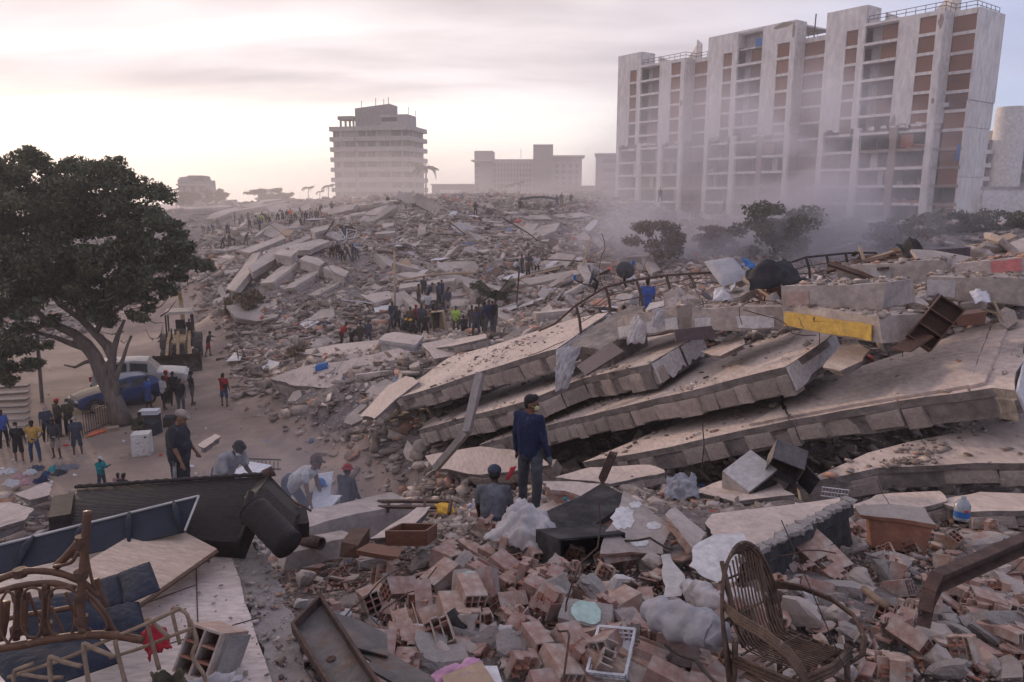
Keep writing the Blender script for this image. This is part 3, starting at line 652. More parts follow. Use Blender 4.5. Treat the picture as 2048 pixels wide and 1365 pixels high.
def apt(k, full, label):
 r = random.Random(100 + k); b0 = -4.3 + 24.8 * k
 t = thing('apartment_block', label, 'building', AB0 + AD * b0, AROT, 'standing apartment blocks')
 DEP = 11.3; ZT = 40.35; ZR = 37.5; ZC = 21.3 + (.0, .2, .0)[k]
 # piers of the closed upper storeys
 segs = ((0, 3.7), (5.75, 6.9), (12.3, 15.5), (18.0, 19.0))
 for i, (x0, x1) in enumerate(segs):
  zt = ZT if (i < 2 or full) else ZR
  zb = ZC - (0 if i in (0, 2) else .02)
  m = MB(); m.box(((x0 + x1) / 2, .25, (zt + zb) / 2), (x1 - x0, .5, zt - zb)); m.build('wall_pier', 'apt_white', t)
 # top closures
 zz = ZT if full else ZR
 each(t, 'parapet', 'apt_white', ((4.725, .25, (ZT + 36.85) / 2), (2.05, .498, ZT - 36.85)), ((16.75, .25, (zz + 36.85) / 2), (2.5, .498, zz - 36.85)), ((9.6, .25, zz - .2), (5.4, .498, .4)))
 # side and back shell
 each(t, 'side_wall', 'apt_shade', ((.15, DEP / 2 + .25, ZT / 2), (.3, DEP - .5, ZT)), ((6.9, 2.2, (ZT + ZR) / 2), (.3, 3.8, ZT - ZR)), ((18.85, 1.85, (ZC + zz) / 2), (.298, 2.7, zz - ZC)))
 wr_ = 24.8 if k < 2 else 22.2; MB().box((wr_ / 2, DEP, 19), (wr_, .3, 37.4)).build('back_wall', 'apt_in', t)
 # storeys
 nst = 14
 for s_ in range(nst):
  zt = 36.85 - s_ * FH; zs = zt - 2.38           # opening top and bottom
  if zs < -2: break
  up = zt > ZC + .3
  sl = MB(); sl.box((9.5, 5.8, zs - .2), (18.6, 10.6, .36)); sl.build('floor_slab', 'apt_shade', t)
  if up:
   each(t, 'spandrel', 'apt_white', ((4.725, .25, zs - .2), (2.05, .496, .44)), ((9.6, .2, zs - .2), (5.4, .44, .42)), ((16.75, .25, zs - .2), (2.5, .496, .44)))
   mt = 'breeze' if (k > 0 or r.random() < .3) else 'breeze_dull'
   panel(t, 3.7, 5.75, zs, zt, .3, mt if s_ < 3 or k != 2 else 'breeze', r, .45 if k < 2 else .2)
   panel(t, 15.5, 18.0, zs, zt, .3, 'breeze', r, .1)
   MB().box((9.6, 2.6, (zs + zt) / 2), (5.4, .2, FH)).build('back_wall', 'apt_shade', t)
   panel(t, 9.1, 12.28, zs, zt, 1.4, 'breeze_dull' if r.random() < .5 or k == 0 else 'breeze', r, .15)
  else:
   # stripped storeys: edge beams, rubble, remnants of walls
   for x0, x1 in ((.9, 6.3), (7.4, 12.5), (13.6, 18.1)): m = MB(); m.box(((x0 + x1) / 2, .3 + r.uniform(0, .25), zs - .2), (x1 - x0, .5, .45), jit=.02); m.build('edge_beam', 'apt_white' if r.random() < .7 else 'apt_bare', t)
   for x0, x1 in ((.9, 6.3), (7.4, 12.5), (13.6, 18.1)):
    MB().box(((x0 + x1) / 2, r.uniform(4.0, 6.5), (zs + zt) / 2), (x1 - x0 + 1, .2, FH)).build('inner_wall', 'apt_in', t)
    q = r.random()
    if q < .4:
     xx = r.uniform(x0, x1 - 1.2); MB().box((xx + .6, 2.0, (zs + zt) / 2), (r.uniform(.6, 1.4), .2, 2.3), jit=.05).build('inner_wall', 'apt_bare' if r.random() < .5 else 'apt_shade', t)
    if q > .55:
     m = MB()
     for i in range(7): m.box((r.uniform(x0, x1), r.uniform(.3, 1.8), zs + r.uniform(.05, .25)), (r.uniform(.3, 1.2), r.uniform(.3, .9), r.uniform(.15, .6)), Euler((r.random(), r.random(), r.random())).to_matrix(), jit=.15)
     m.build('fallen_masonry', 'apt_bare' if r.random() < .7 else 'apt_brick', t)['kind'] = 'stuff'
  # recessed bay at the right of the block
  y = 3.2
  m = MB(); m.box(((19 + wr_) / 2, y + .15, zs - .2), (wr_ - 19.02, .5, .46)); m.build('spandrel', 'apt_white' if up else 'apt_bare', t)
  if zt > ZC - 3.5 or r.random() < .45: panel(t, 19.05, 24.75 if k < 2 else 22.15, zs, zt, y + .12, 'breeze' if r.random() < .55 else 'breeze_dull', r, .5)
  else: MB().box(((19 + wr_) / 2, y + 2.4, (zs + zt) / 2), (wr_ - 19.1, .2, FH)).build('inner_wall', 'apt_in', t)
  MB().box(((19 + wr_) / 2, 6.8, zs - .2), (wr_ - 19.3, 6.6, .3)).build('floor_slab', 'apt_shade', t)
 m = MB(); m.box((21.9 if k < 2 else 20.6, 3.45, 37.2), (5.8 if k < 2 else 3.1, .6, .8)); m.build('parapet', 'apt_white', t)
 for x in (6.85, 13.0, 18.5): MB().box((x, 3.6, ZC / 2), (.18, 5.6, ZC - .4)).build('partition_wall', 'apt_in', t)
 # columns of the stripped storeys
 for i, (x0, x1) in enumerate(((0, .95), (6.25, 7.45), (12.45, 13.6), (18.05, 19.0))):
  m = MB(); n = 9
  for j in range(n):
   z0, z1 = ZC * j / n, ZC * (j + 1) / n
   m.box(((x0 + x1) / 2 + r.uniform(-.05, .05), .35, (z0 + z1) / 2), ((x1 - x0) * r.uniform(.88, 1.04), .69 + r.uniform(-.03, .03), z1 - z0 + .02), jit=.01)
  m.build('column', 'apt_white' if i != 2 else ('apt_bare' if k else 'apt_white'), t)
  MB().box(((x0 + x1) / 2, 6.5, ZC / 2), (.8, .6, ZC)).build('column', 'apt_shade', t)
 m = MB(); m.box((18.5, 1.9, ZC / 2), (.6, 2.4, ZC)); m.build('return_wall', 'apt_shade' if k == 2 else 'apt_bare', t)
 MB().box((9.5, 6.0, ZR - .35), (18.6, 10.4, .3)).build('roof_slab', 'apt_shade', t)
 if full: MB().box((9.5, 6.0, ZT - .5), (18.6, 10.4, .3)).build('roof_slab', 'apt_shade', t); MB().box((9.6, 2.6, 38.6), (5.4, .2, 3)).build('back_wall', 'apt_shade', t); MB().box((11.2, 1.0, 37.9), (1.7, .8, 1.4)).build('water_tank', 'plastic_blue', t)
 # flaked plaster and brick at corners, broken edge of the cladding
 m = MB(); ps = {0: ((18.1, 18.9, 28, 29.5, 3), (6, 6.8, 20.6, 21.8, 4), (13, 15, 20.4, 21.5, 8)), 1: ((14.5, 18.6, 39.2, 40.4, 1), (18.2, 19, 37.0, 40.3, 2), (12.4, 13.6, 20.3, 21.9, 6), (1, 4, 20.7, 21.7, 9)), 2: ((18.2, 19, 34.6, 37.3, 3), (12.35, 13.3, 20.3, 23.0, 5), (13.3, 15.3, 20.7, 21.6, 7), (18.3, 19, 24, 25, 11))}[k]
 for x0, x1, z0, z1, s_ in ps: patch(m, x0, x1, z0, z1, -.006, s_ + k * 10)
 m.build('bare_patch', 'apt_bare', t)['kind'] = 'stuff'
 m = MB()
 for i in range(26):
  x = r.uniform(.2, 18.8)
  if any(a <= x <= b for a, b in ((3.5, 7), (12.2, 12.6))): continue
  m.box((x, .12, ZC - .15 + r.uniform(-.12, .1)), (r.uniform(.3, 1.1), .3, r.uniform(.2, .6)), jit=.15)
 m.build('torn_cladding_edge', 'apt_white', t)['kind'] = 'stuff'
 if k == 2 or k == 1:
  zt = 36.85 - 6 * FH
  m = MB().box((14.9 if k == 2 else 14.6, .9, zt - 1.2), (2.0, .25, 2.0), jit=.06); m.build('broken_brick_wall', 'apt_brick', t)
 # roof furniture
 if not full:
  m = MB()
  for i in range(14):
   a0, a1 = i / 14, (i + 1) / 14
   f = lambda q: (7.2 + 10.5 * q, 5.2 + 1.5 * math.sin(PI * q), ZR + 2.4 - 1.7 * math.sin(PI * min(q * 1.1, 1)) + 1.9 * max(0, q - .55))
   p, q = f(a0), f(a1)
   m.hexa([(p[0], p[1], ZR - .3), (q[0], q[1], ZR - .3), (q[0], q[1] + .3, ZR - .3), (p[0], p[1] + .3, ZR - .3)], [p, q, (q[0], q[1] + .3, q[2]), (p[0], p[1] + .3, p[2])])
  m.build('curved_roof_wall', 'apt_shade', t)
  m = MB(); m.hexa([(17.6, 5, ZR - .3), (18.8, 5, ZR - .3), (18.8, 5.4, ZR - .3), (17.6, 5.4, ZR - .3)], [(17.6, 5, ZR + 4.2), (18.8, 5, ZR + 3.2), (18.8, 5.4, ZR + 3.2), (17.6, 5.4, ZR + 4.2)]); m.build('roof_fin', 'apt_shade', t)
 m = MB(); pts = ([(7.2, .3), (19, .3), (19, 3.4), (24.6 if k < 2 else 22.0, 3.4)] if not full else [(19.3, 3.4), (24.6, 3.4)])
 if k == 2: pts.append((22.0, 11))
 for (ax, ay), (bx, by) in zip(pts, pts[1:]):
  for z in (ZR + .55, ZR + 1.1): m.tube([(ax, ay, z), (bx, by, z)], .05, 4)
  n = max(2, int(math.hypot(bx - ax, by - ay) / 1.4))
  for i in range(n + 1): m.tube([(ax + (bx - ax) * i / n, ay + (by - ay) * i / n, ZR - .2), (ax + (bx - ax) * i / n, ay + (by - ay) * i / n, ZR + 1.1)], .05, 4)
 m.build('roof_railing', 'dark_iron', t)
 if k < 2: MB().tube([(24.2, 3.0, ZR + 1), (24.0, 3.0, 14)], .09, 5).build('drain_pipe', 'rust', t)
 if k == 1: MB().tube([(20.3, 3.6, ZR - .2), (20.4, 3.6, ZR + 4)], .12, 5).build('roof_mast', 'rust', t)
 if k == 2:
  # end wall in broken courses that lean out at the top
  zs_ = [(0.1, 7.8, .0), (7.8, 13.2, .03), (13.2, 20.6, .1), (20.6, 24.5, .2), (24.5, 37.6, .34)]
  for j, (z0, z1, off) in enumerate(zs_):
   m = MB(); m.hexa([(21.9 + off - .05, 3.2, z0 + .05), (22.3 + off - .05, 3.2, z0 + .05), (22.3 + off - .05, 11.3 + off, z0 + .05), (21.9 + off - .05, 11.3 + off, z0 + .05)], [(21.9 + off, 3.2, z1), (22.3 + off, 3.2, z1), (22.3 + off, 11.3 + off, z1), (21.9 + off, 11.3 + off, z1)])
   m.build('end_wall', 'apt_white', t)
  MB().box((19.3, 2.9, 36.85 - 4 * FH - 1.6), (.7, .5, .6)).build('air_conditioner', 'plastic_white', t)
  m = MB(); m.box((21.7, 3.1, 36.85 - 7 * FH - .4), (.5, .2, 2.4), jit=.15); m.build('hanging_cloth', 'plastic_blue', t)
apt(0, False, 'leftmost and farthest standing white apartment block, with low roof wall')
apt(1, True, 'middle standing white apartment block, full height with brick showing on top corner')
apt(2, False, 'nearest standing white apartment block, with cracked end wall and orange breeze panels')
# ------------------------------------------------------------------ fallen floors: thick slabs with rows of hollow blocks along their broken edges
def plane_pts(px, dep):
 """corner pixels -> points on one plane; dep maps three corner numbers to their depth"""
 a, b, c = [P(*px[i], d) for i, d in dep.items()]
 n = (b - a).cross(c - a).normalized()
 if n.z < 0: n = -n
 return [on_plane(u, v, a, n) for u, v in px], n
def ragged(pts, step, amp, seed, n=None, inward=None):
 r = random.Random(seed); out = []; N = len(pts); c = sum(pts, Vector()) / N
 for i in range(N):
  a, b = pts[i], pts[(i + 1) % N]; k = max(1, int((b - a).length / step)); q = 0
  for j in range(k):
   p = a.lerp(b, j / k)
   if j:
    q = q * .5 + r.uniform(-1, 1) * amp
    e = (b - a).normalized(); o = e.cross(n) if n is not None else Vector((0, 0, 0))
    p = p + o * q
   out.append(p)
 return out
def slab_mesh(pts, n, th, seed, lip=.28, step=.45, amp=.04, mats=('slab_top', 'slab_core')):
 top = ragged(pts, step, amp, seed, n); N = len(top); c = sum(top, Vector()) / N
 r = random.Random(seed + 5)
 def ins(p, k): q = c - p; q = q - n * q.dot(n); return p + q.normalized() * min(k, q.length * .3)
 l1 = [ins(p, .0 + r.random() * .03) - n * th * lip for p in top]
 l2 = [ins(p, .05 + r.random() * .09) - n * th * (lip + .05) for p in top]
 l3 = [ins(p, .07 + r.random() * .14) - n * th * (1 + r.uniform(-.05, .05)) for p in top]
 m = MB(); V = top + l1 + l2 + l3; F = [tuple(range(N))]; m.add(V, F, 0); base = 0
 sf = []
 for l in range(3):
  for i in range(N): j = (i + 1) % N; sf.append((l * N + i, (l + 1) * N + i, (l + 1) * N + j, l * N + j))
 sf.append(tuple(3 * N + i for i in range(N - 1, -1, -1)))
 m.f += sf; m.m += [1] * len(sf)
 return m
def edge_blocks(o, a, b, n, th, seed, bw=.5, lip=.28, mt='edge_block', out=None, miss=.06):
 """hollow filler blocks in a row under the topping, each a part of its slab"""
 r = random.Random(seed); e = (b - a); L = e.length; e.normalize()
 if out is None:
  out = e.cross(n).normalized()
  if out.dot(Vector((0, -1, 0))) < 0: out = -out
 x = .02
 while x < L - .15:
  w = bw * r.uniform(.5, 1.5); w = min(w, L - x); w = w if L - x - w > .15 else L - x
  if r.random() > miss:
   h = th * (1 - lip) * r.uniform(.76, 1.08); cpt = a + e * (x + w / 2) - n * (th * lip + h / 2 + .01) + out * (r.uniform(-.17, -.12) if r.random() < .8 else r.uniform(-.3, -.2))
   Rm = Matrix((e, out, n)).transposed() @ Euler((r.uniform(-.05, .05), r.uniform(-.03, .03), r.uniform(-.05, .05))).to_matrix()
   m = MB(); m.box((0, 0, 0), (w - r.uniform(.0, .02), .34, h), Rm, jit=.04)
   # the block's broken outer face: an extra cut so that its outline is not a plain box
   q = MB(); cc = Rm @ Vector((0, .17, -h * .12)); q.box(cc, (w * .78, .03, h * .66), Rm, jit=.07); m.add(q.v, q.f)
   k = m.build('edge_block', mt, o, org=(0, 0, 0)); k.location = cpt - o.location
  x += w
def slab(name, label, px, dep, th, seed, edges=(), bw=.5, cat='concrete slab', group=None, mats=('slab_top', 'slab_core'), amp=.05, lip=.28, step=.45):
 pts, n = plane_pts(px, dep)
 o = slab_mesh(pts, n, th, seed, lip, step, amp).build(name, mats)
 tag(o, label, cat, group)
 for i in edges: edge_blocks(o, pts[i], pts[(i + 1) % len(pts)], n, th, seed * 31 + i, bw, lip)
 return o, pts, n
def face_skin(o, a, b, n, th, mt, seed, k0=.0, k1=1.0, off=.03, frac=.92, name='plaster_face', t=.03):
 """plaster or paint left on the side of a slab, a thin ragged sheet"""
 e = (b - a).normalized(); out = e.cross(n).normalized()
 if out.dot(Vector((0, -1, -.2))) < 0: out = -out
 r = random.Random(seed); N = 9; top = []; bot = []
 for i in range(N + 1):
  q = k0 + (k1 - k0) * i / N; p = a.lerp(b, q) + out * off
  top.append(p - n * (th * (1 - frac) * r.uniform(.2, 1.0))); bot.append(p - n * th * (r.uniform(.72, 1.0) if i not in (0, N) else .9))
 m = MB(); f = top + bot[::-1]; m.hexa([p - out * t for p in f], f); return m.build(name, mt, o, world=True)
S1, p1, n1 = slab('fallen_floor', 'topmost long tilted floor slab running down to the road behind the hanging cloth',
 [(788, 798), (878, 772), (947, 748), (1030, 722), (1113, 698), (1217, 625), (1152, 636), (1091, 656), (983, 692), (900, 714), (838, 758)], {0: 28.0, 4: 21.5, 5: 23.5}, .62, 11, (0, 1, 2, 3), .5)
face_skin(S1, p1[4], p1[5], n1, .75, 'white_paint', 3)
S2, p2, n2 = slab('fallen_floor', 'second tilted floor slab from the top with white plaster on its end',
 [(836, 860), (940, 832), (1050, 803), (1165, 757), (1296, 729), (1400, 668), (1330, 640), (1240, 655), (1000, 770)], {0: 26.5, 4: 17.8, 5: 19.2}, .62, 12, (0, 1, 2, 3), .5)
face_skin(S2, p2[4], p2[5], n2, .6, 'white_paint', 5, .05, .55); face_skin(S2, p2[4], p2[5], n2, .6, 'white_paint', 6, .6, 1)
S3, p3, n3 = slab('fallen_floor', 'third tilted floor slab, behind the standing man, white end face',
 [(958, 890), (1088, 853), (1250, 813), (1420, 772), (1571, 734), (1667, 667), (1640, 648), (1540, 676), (1330, 745), (1090, 828)], {0: 23.2, 4: 14.4, 5: 15.6}, .56, 13, (0, 1, 2, 3), .55)
face_skin(S3, p3[4], p3[5], n3, .56, 'white_paint', 7)
S4, p4, n4 = slab('fallen_floor', 'largest tilted floor slab with a crack, reaching the right edge',
 [(1165, 925), (1300, 902), (1440, 871), (1584, 840), (1793, 803), (1985, 776), (2030, 781), (2062, 640), (1985, 638), (1876, 682), (1700, 740), (1500, 800), (1300, 868)], {0: 18.2, 6: 10.8, 7: 14.0}, .50, 14, (0, 1, 2, 3, 4), .52)
face_skin(S4, p4[6], p4[7], n4, .48, 'white_paint', 9)
S5, p5, n5 = slab('fallen_floor', 'lowest floor slab under the cracked one at the right edge',
 [(1590, 968), (1755, 936), (1876, 931), (2110, 925), (2170, 800), (2048, 826), (1900, 868), (1735, 906)], {0: 12.3, 3: 10.6, 5: 12.3}, .40, 15, (0, 1, 2), 1.0)
S6, p6, n6 = slab('fallen_floor', 'short broken floor piece left of the big crack under the third slab',
 [(850, 912), (960, 893), (1060, 905), (1100, 930), (960, 950), (870, 938)], {0: 24.0, 1: 22.5, 4: 21.3}, .5, 16, (3, 4), .5)
# thin raised screed strip on the largest slab, broken at its end
def on4(u, v, h=0): return on_plane(u, v, p4[0] + n4 * h, n4)
for k, (px, lb) in enumerate((([(1940, 778), (1972, 770), (2016, 660), (2000, 650), (1985, 655)], 0), ([(1500, 853), (1700, 815), (1940, 776), (1985, 650), (1890, 684), (1640, 770)], 1))):
 pts = [on4(u, v, .004) for u, v in px]
 m = MB(); tp = ragged(pts, .3, .015, 40 + k, n4); m.hexa(tp, [p + n4 * .05 for p in tp]); m.build('screed', 'slab_top', S4, world=True)
def crack(o, n, pl, px, w, seed):
 r = random.Random(seed); pts = []
 for (a, b), (c, d) in zip(px, px[1:]):
  for i in range(5): q = i / 5; pts.append(on_plane(a + (c - a) * q + r.uniform(-2, 2), b + (d - b) * q + r.uniform(-2, 2), pl + n * .056, n))
 m = MB(); L = []; Rr = []
 for i, p in enumerate(pts):
  e = (pts[min(i + 1, len(pts) - 1)] - pts[max(0, i - 1)]).normalized().cross(n) * w * r.uniform(.3, 1) * math.sin(PI * (i + .6) / (len(pts) + .6))
  L.append(p + e); Rr.append(p - e)
 for i in range(len(pts) - 1): m.add([L[i], L[i + 1], Rr[i + 1], Rr[i]], [(0, 1, 2, 3)])
 m.build('crack', 'char_and_shade', o, world=True)  # dark strip laid on the slab, painting the shade inside a crack
crack(S4, n4, p4[0], [(1563, 790), (1566, 815), (1578, 832), (1575, 846)], .05, 3)
crack(S1, n1, p1[0] - n1 * .05, [(965, 738), (1010, 705), (1060, 685), (1092, 660)], .03, 5)
crack(S4, n4, p4[0] - n4 * .05, [(1300, 885), (1420, 830), (1520, 800)], .015, 8)
crack(S4, n4, p4[0], [(1700, 760), (1850, 720), (1985, 700)], .012, 9)
# leaning plate by the road, lower slabs towards the road
slab('leaning_plate', 'thin slab propped on edge against the long slab, by the road', [(720, 832), (775, 772), (812, 752), (838, 764), (790, 800), (748, 838)], {0: 28.8, 2: 30.0, 4: 27.6}, .3, 21, (3, 4), .4, step=.3)
slab('road_slab', 'rubble-covered slab with a broken edge beside the dirt road', [(540, 757), (590, 772), (640, 776), (735, 780), (757, 762), (835, 712), (800, 696), (690, 722), (600, 735)], {0: 38, 3: 34.2, 5: 36.5}, .75, 22, (0, 1, 2), .7)
slab('road_slab', 'upper road-side slab under the workers feet', [(585, 704), (640, 712), (700, 710), (800, 706), (850, 690), (800, 676), (680, 688)], {0: 42.5, 3: 39, 5: 43}, .8, 23, (0, 1, 2), .8)
slab('pale_slab', 'pale slab with a smooth face in front of the crowd', [(758, 680), (830, 690), (848, 672), (790, 664), (770, 668)], {0: 38.5, 1: 37.6, 3: 41}, .62, 24, (), .4, mats=('slab_top', 'plaster'))
slab('cracked_slab', 'tipped slab with clay blocks in its edge left of the long slab', [(872, 696), (905, 692), (975, 676), (970, 668), (880, 684)], {0: 35, 2: 33.5, 4: 37.5}, .36, 25, (0, 1), .35)
slab('cracked_slab', 'dusty slab corner jutting out below the tipped one', [(843, 688), (868, 718), (905, 712), (940, 690), (900, 676)], {0: 36, 1: 34, 3: 34.5}, .6, 26, (0, 1), .4)
# ------------------------------------------------------------------ top of the pile
def beam(name, label, a, b, w, h, mt, seed, cat='concrete beam', group=None, ends=True, jit=.012, parent=None, up=(0, 0, 1)):
 """a bar of concrete between two points, rough, in a few joined lengths"""
 a, b = Vector(a), Vector(b); r = random.Random(seed); t = (b - a); L = t.length; Rm = frame3(t, z=up); m = MB()
 k = max(3, int(L / .5)); sec = []
 for i in range(k + 1):
  x = L * i / k; sec.append([Vector((x + r.uniform(-.06, .06) * (i in (0, k)), sy * w / 2 + r.uniform(-1, 1) * jit * w, sz * h / 2 + r.uniform(-1, 1) * jit * h * 1.6)) for sy, sz in ((-1, -1), (1, -1), (1, 1), (-1, 1))])
 vs = [a + Rm @ p for s_ in sec for p in s_]
 fs = [(3, 2, 1, 0), tuple(4 * k + i for i in range(4))]
 for i in range(k):
  for j in range(4): fs.append((4 * i + j, 4 * i + (j + 1) % 4, 4 * i + 4 + (j + 1) % 4, 4 * i + 4 + j))
 m.add(vs, fs); o = m.build(name, mt, parent, world=parent is not None)
 if label: tag(o, label, cat, group)
 return o, Rm
def beam_skin(o, a, b, Rm, w, h, mt, k0, k1, z0, z1, seed, side=-1, name='painted_face'):
 a, b = Vector(a), Vector(b); r = random.Random(seed); N = 8; f1 = []; f2 = []; L = (b - a).length
 for i in range(N + 1):
  x = L * (k0 + (k1 - k0) * i / N); y = side * (w / 2 + .025)
  f1.append(a + Rm @ Vector((x, y, h * (z1 - .5) + r.uniform(-.02, .01)))); f2.append(a + Rm @ Vector((x, y, h * (z0 - .5) + r.uniform(-.0, .03))))
 f = f1 + f2[::-1]; d = Rm @ Vector((0, -side * .03, 0)); m = MB(); m.hexa([p + d for p in f], f); m.build(name, mt, o, world=True)
TOPS = []
def painted_beam(name, label, pa, pb, w, h, mt, face, seed, k=(0.02, .98), z=(.05, .6)):
 a, b = P(*pa), P(*pb); o, Rm = beam(name, label, a, b, w * .75, h, mt, seed, jit=.03); w = w * .75
 s = -1 if (Rm @ Vector((0, -1, 0))).y < 0 else 1
 beam_skin(o, a, b, Rm, w, h, face, k[0], k[1], z[0], z[1], seed, s); TOPS.append(([a + Rm @ Vector((x, y, h * .5)) for x, y in ((0, -w / 2), ((b - a).length, -w / 2), ((b - a).length, w / 2), (0, w / 2))], Rm @ Vector((0, 0, 1)))); return o
painted_beam('floor_edge', 'white faced floor edge with grey cloths hanging over it', (1268, 655, 20.8), (1392, 634, 18.6), 1.5, .58, 'concrete', 'white_paint', 31)
painted_beam('floor_edge', 'white faced floor edge right of the hanging cloths', (1408, 634, 18.0), (1588, 628, 16.6), 1.6, .52, 'concrete', 'white_paint', 32, (.03, .9))
painted_beam('floor_edge', 'thick grey floor edge with a bare pinkish patch, above the yellow one', (1598, 592, 15.4), (1800, 586, 13.9), 1.9, .46, 'concrete', 'salmon_pale', 33, (.06, .3), (.15, .8)) if mk('salmon_pale', (.45, .31, .26), (.4, .28, .24), 2, .9, .2, 15) else None
painted_beam('floor_edge', 'yellow painted floor edge above the tumbled bookcase', (1614, 628, 15.2), (1812, 656, 12.9), 1.5, .46, 'concrete', 'yellow_paint', 34, (.02, .93), (.02, .66))
painted_beam('floor_edge', 'cream and grey floor edge at the right, behind papers', (1866, 570, 15.6), (2075, 578, 14.4), 1.6, .46, 'concrete', 'plaster', 35, (.02, .3), (.1, .85))
painted_beam('floor_edge', 'floor edge with a pink painted patch at the upper right', (1918, 545, 17.0), (2085, 528, 16), 1.5, .44, 'slab_top', 'pink_paint', 36, (.45, .8), (.3, .95))
painted_beam('floor_edge', 'dark edged floor strip with clay tiles above the grey floor edge', (1690, 548, 19), (1905, 535, 17.5), 1.6, .45, 'concrete', 'plaster', 37, (.3, .5), (.1, .8))
for i, (px, dep, lb) in enumerate((([(1690, 1016), (1752, 990), (1880, 982), (1895, 1002), (1800, 1022)], {0: 11.0, 2: 11.0, 4: 10.4}, 'thin slab remnant below the lowest floor, left'), ([(1870, 1004), (1960, 984), (2070, 988), (2080, 1020), (1940, 1024)], {0: 10.6, 2: 10.4, 4: 9.9}, 'thin slab remnant below the lowest floor, right'), ([(1380, 985), (1440, 962), (1560, 968), (1590, 990), (1470, 1004)], {0: 12.6, 2: 12.4, 4: 11.6}, 'dusty slab remnant under the stove'), ([(1110, 955), (1180, 935), (1300, 930), (1330, 945), (1220, 968)], {0: 15.5, 2: 15.6, 4: 14.2}, 'flat slab remnant left of the stove, behind the man'))): slab('slab_remnant', lb, px, dep, .24, 800 + i, (3, 4), .35, step=.2, amp=.05)
slab('tilted_wall', 'big pinkish wall slab leaning at the upper right edge', [(1955, 525), (2010, 492), (2075, 462), (2120, 470), (2110, 530), (2020, 522)], {0: 18.6, 2: 20.5, 4: 17.5}, .3, 41, ())
slab('roof_sheet', 'pale slanting board above the pinkish wall slab', [(1946, 492), (2020, 466), (2034, 472), (1965, 500)], {0: 21, 1: 22, 3: 20.4}, .08, 42, (), mats=('wood_pale', 'wood_pale'), cat='board')
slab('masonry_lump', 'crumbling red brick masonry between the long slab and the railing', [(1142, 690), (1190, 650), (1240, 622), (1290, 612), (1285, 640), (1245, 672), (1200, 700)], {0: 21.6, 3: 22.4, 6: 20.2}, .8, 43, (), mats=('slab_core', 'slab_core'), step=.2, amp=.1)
slab('parapet_piece', 'pale low parapet behind the grey cloths', [(1290, 622), (1375, 600), (1382, 592), (1300, 606)], {0: 21.8, 1: 20.6, 3: 22.6}, .5, 44, (), mats=('plaster', 'plaster'))
slab('rounded_slab', 'rounded thin slab flake lying on rubble right of the third slab', [(1645, 735), (1680, 742), (1725, 722), (1740, 700), (1715, 680), (1680, 690), (1660, 715)], {0: 13.8, 2: 13.4, 4: 14.8}, .16, 45, (), step=.2, amp=.03)
slab('ceiling_flake', 'curved thin plate in the gap above the third slab', [(1440, 712), (1490, 688), (1480, 672), (1400, 704)], {0: 16.5, 1: 16.4, 3: 18}, .12, 46, ())
# leaning column and loose boards
o, _ = beam('bent_column', 'dark bent column leaning down over the slab edges', P(962, 745, 21.0), P(932, 868, 20.4), .22, .2, 'mortar', 51, 'column', jit=.06)
beam('bent_column_end', None, P(932, 866, 20.4), P(872, 936, 21.5), .2, .18, 'mortar', 52, parent=o)
mk('board_purple', (.105, .078, .088), (.085, .062, .07), 3, .6, .1, 20)
pp, nn = plane_pts([(1153, 733), (1172, 750), (1248, 702), (1222, 684)], {0: 19.6, 1: 19.0, 2: 18.6}); m = MB(); m.hexa([q - nn * .05 for q in pp], pp); tag(m.build('purple_board', 'board_purple'), 'flat purple-brown cupboard door lying on the second slab', 'board')
beam('drawer_front', 'purple-grey drawer front with a white knob under the white floor edge', P(1348, 672, 17.2), P(1428, 664, 16.6), .06, .28, 'board_purple', 54, 'drawer front', jit=.004)
beam('steel_post', 'dark square steel post standing out of the rubble', P(1203, 962, 13.2), P(1226, 908, 13.0), .12, .12, 'rust', 55, 'post', jit=.01)
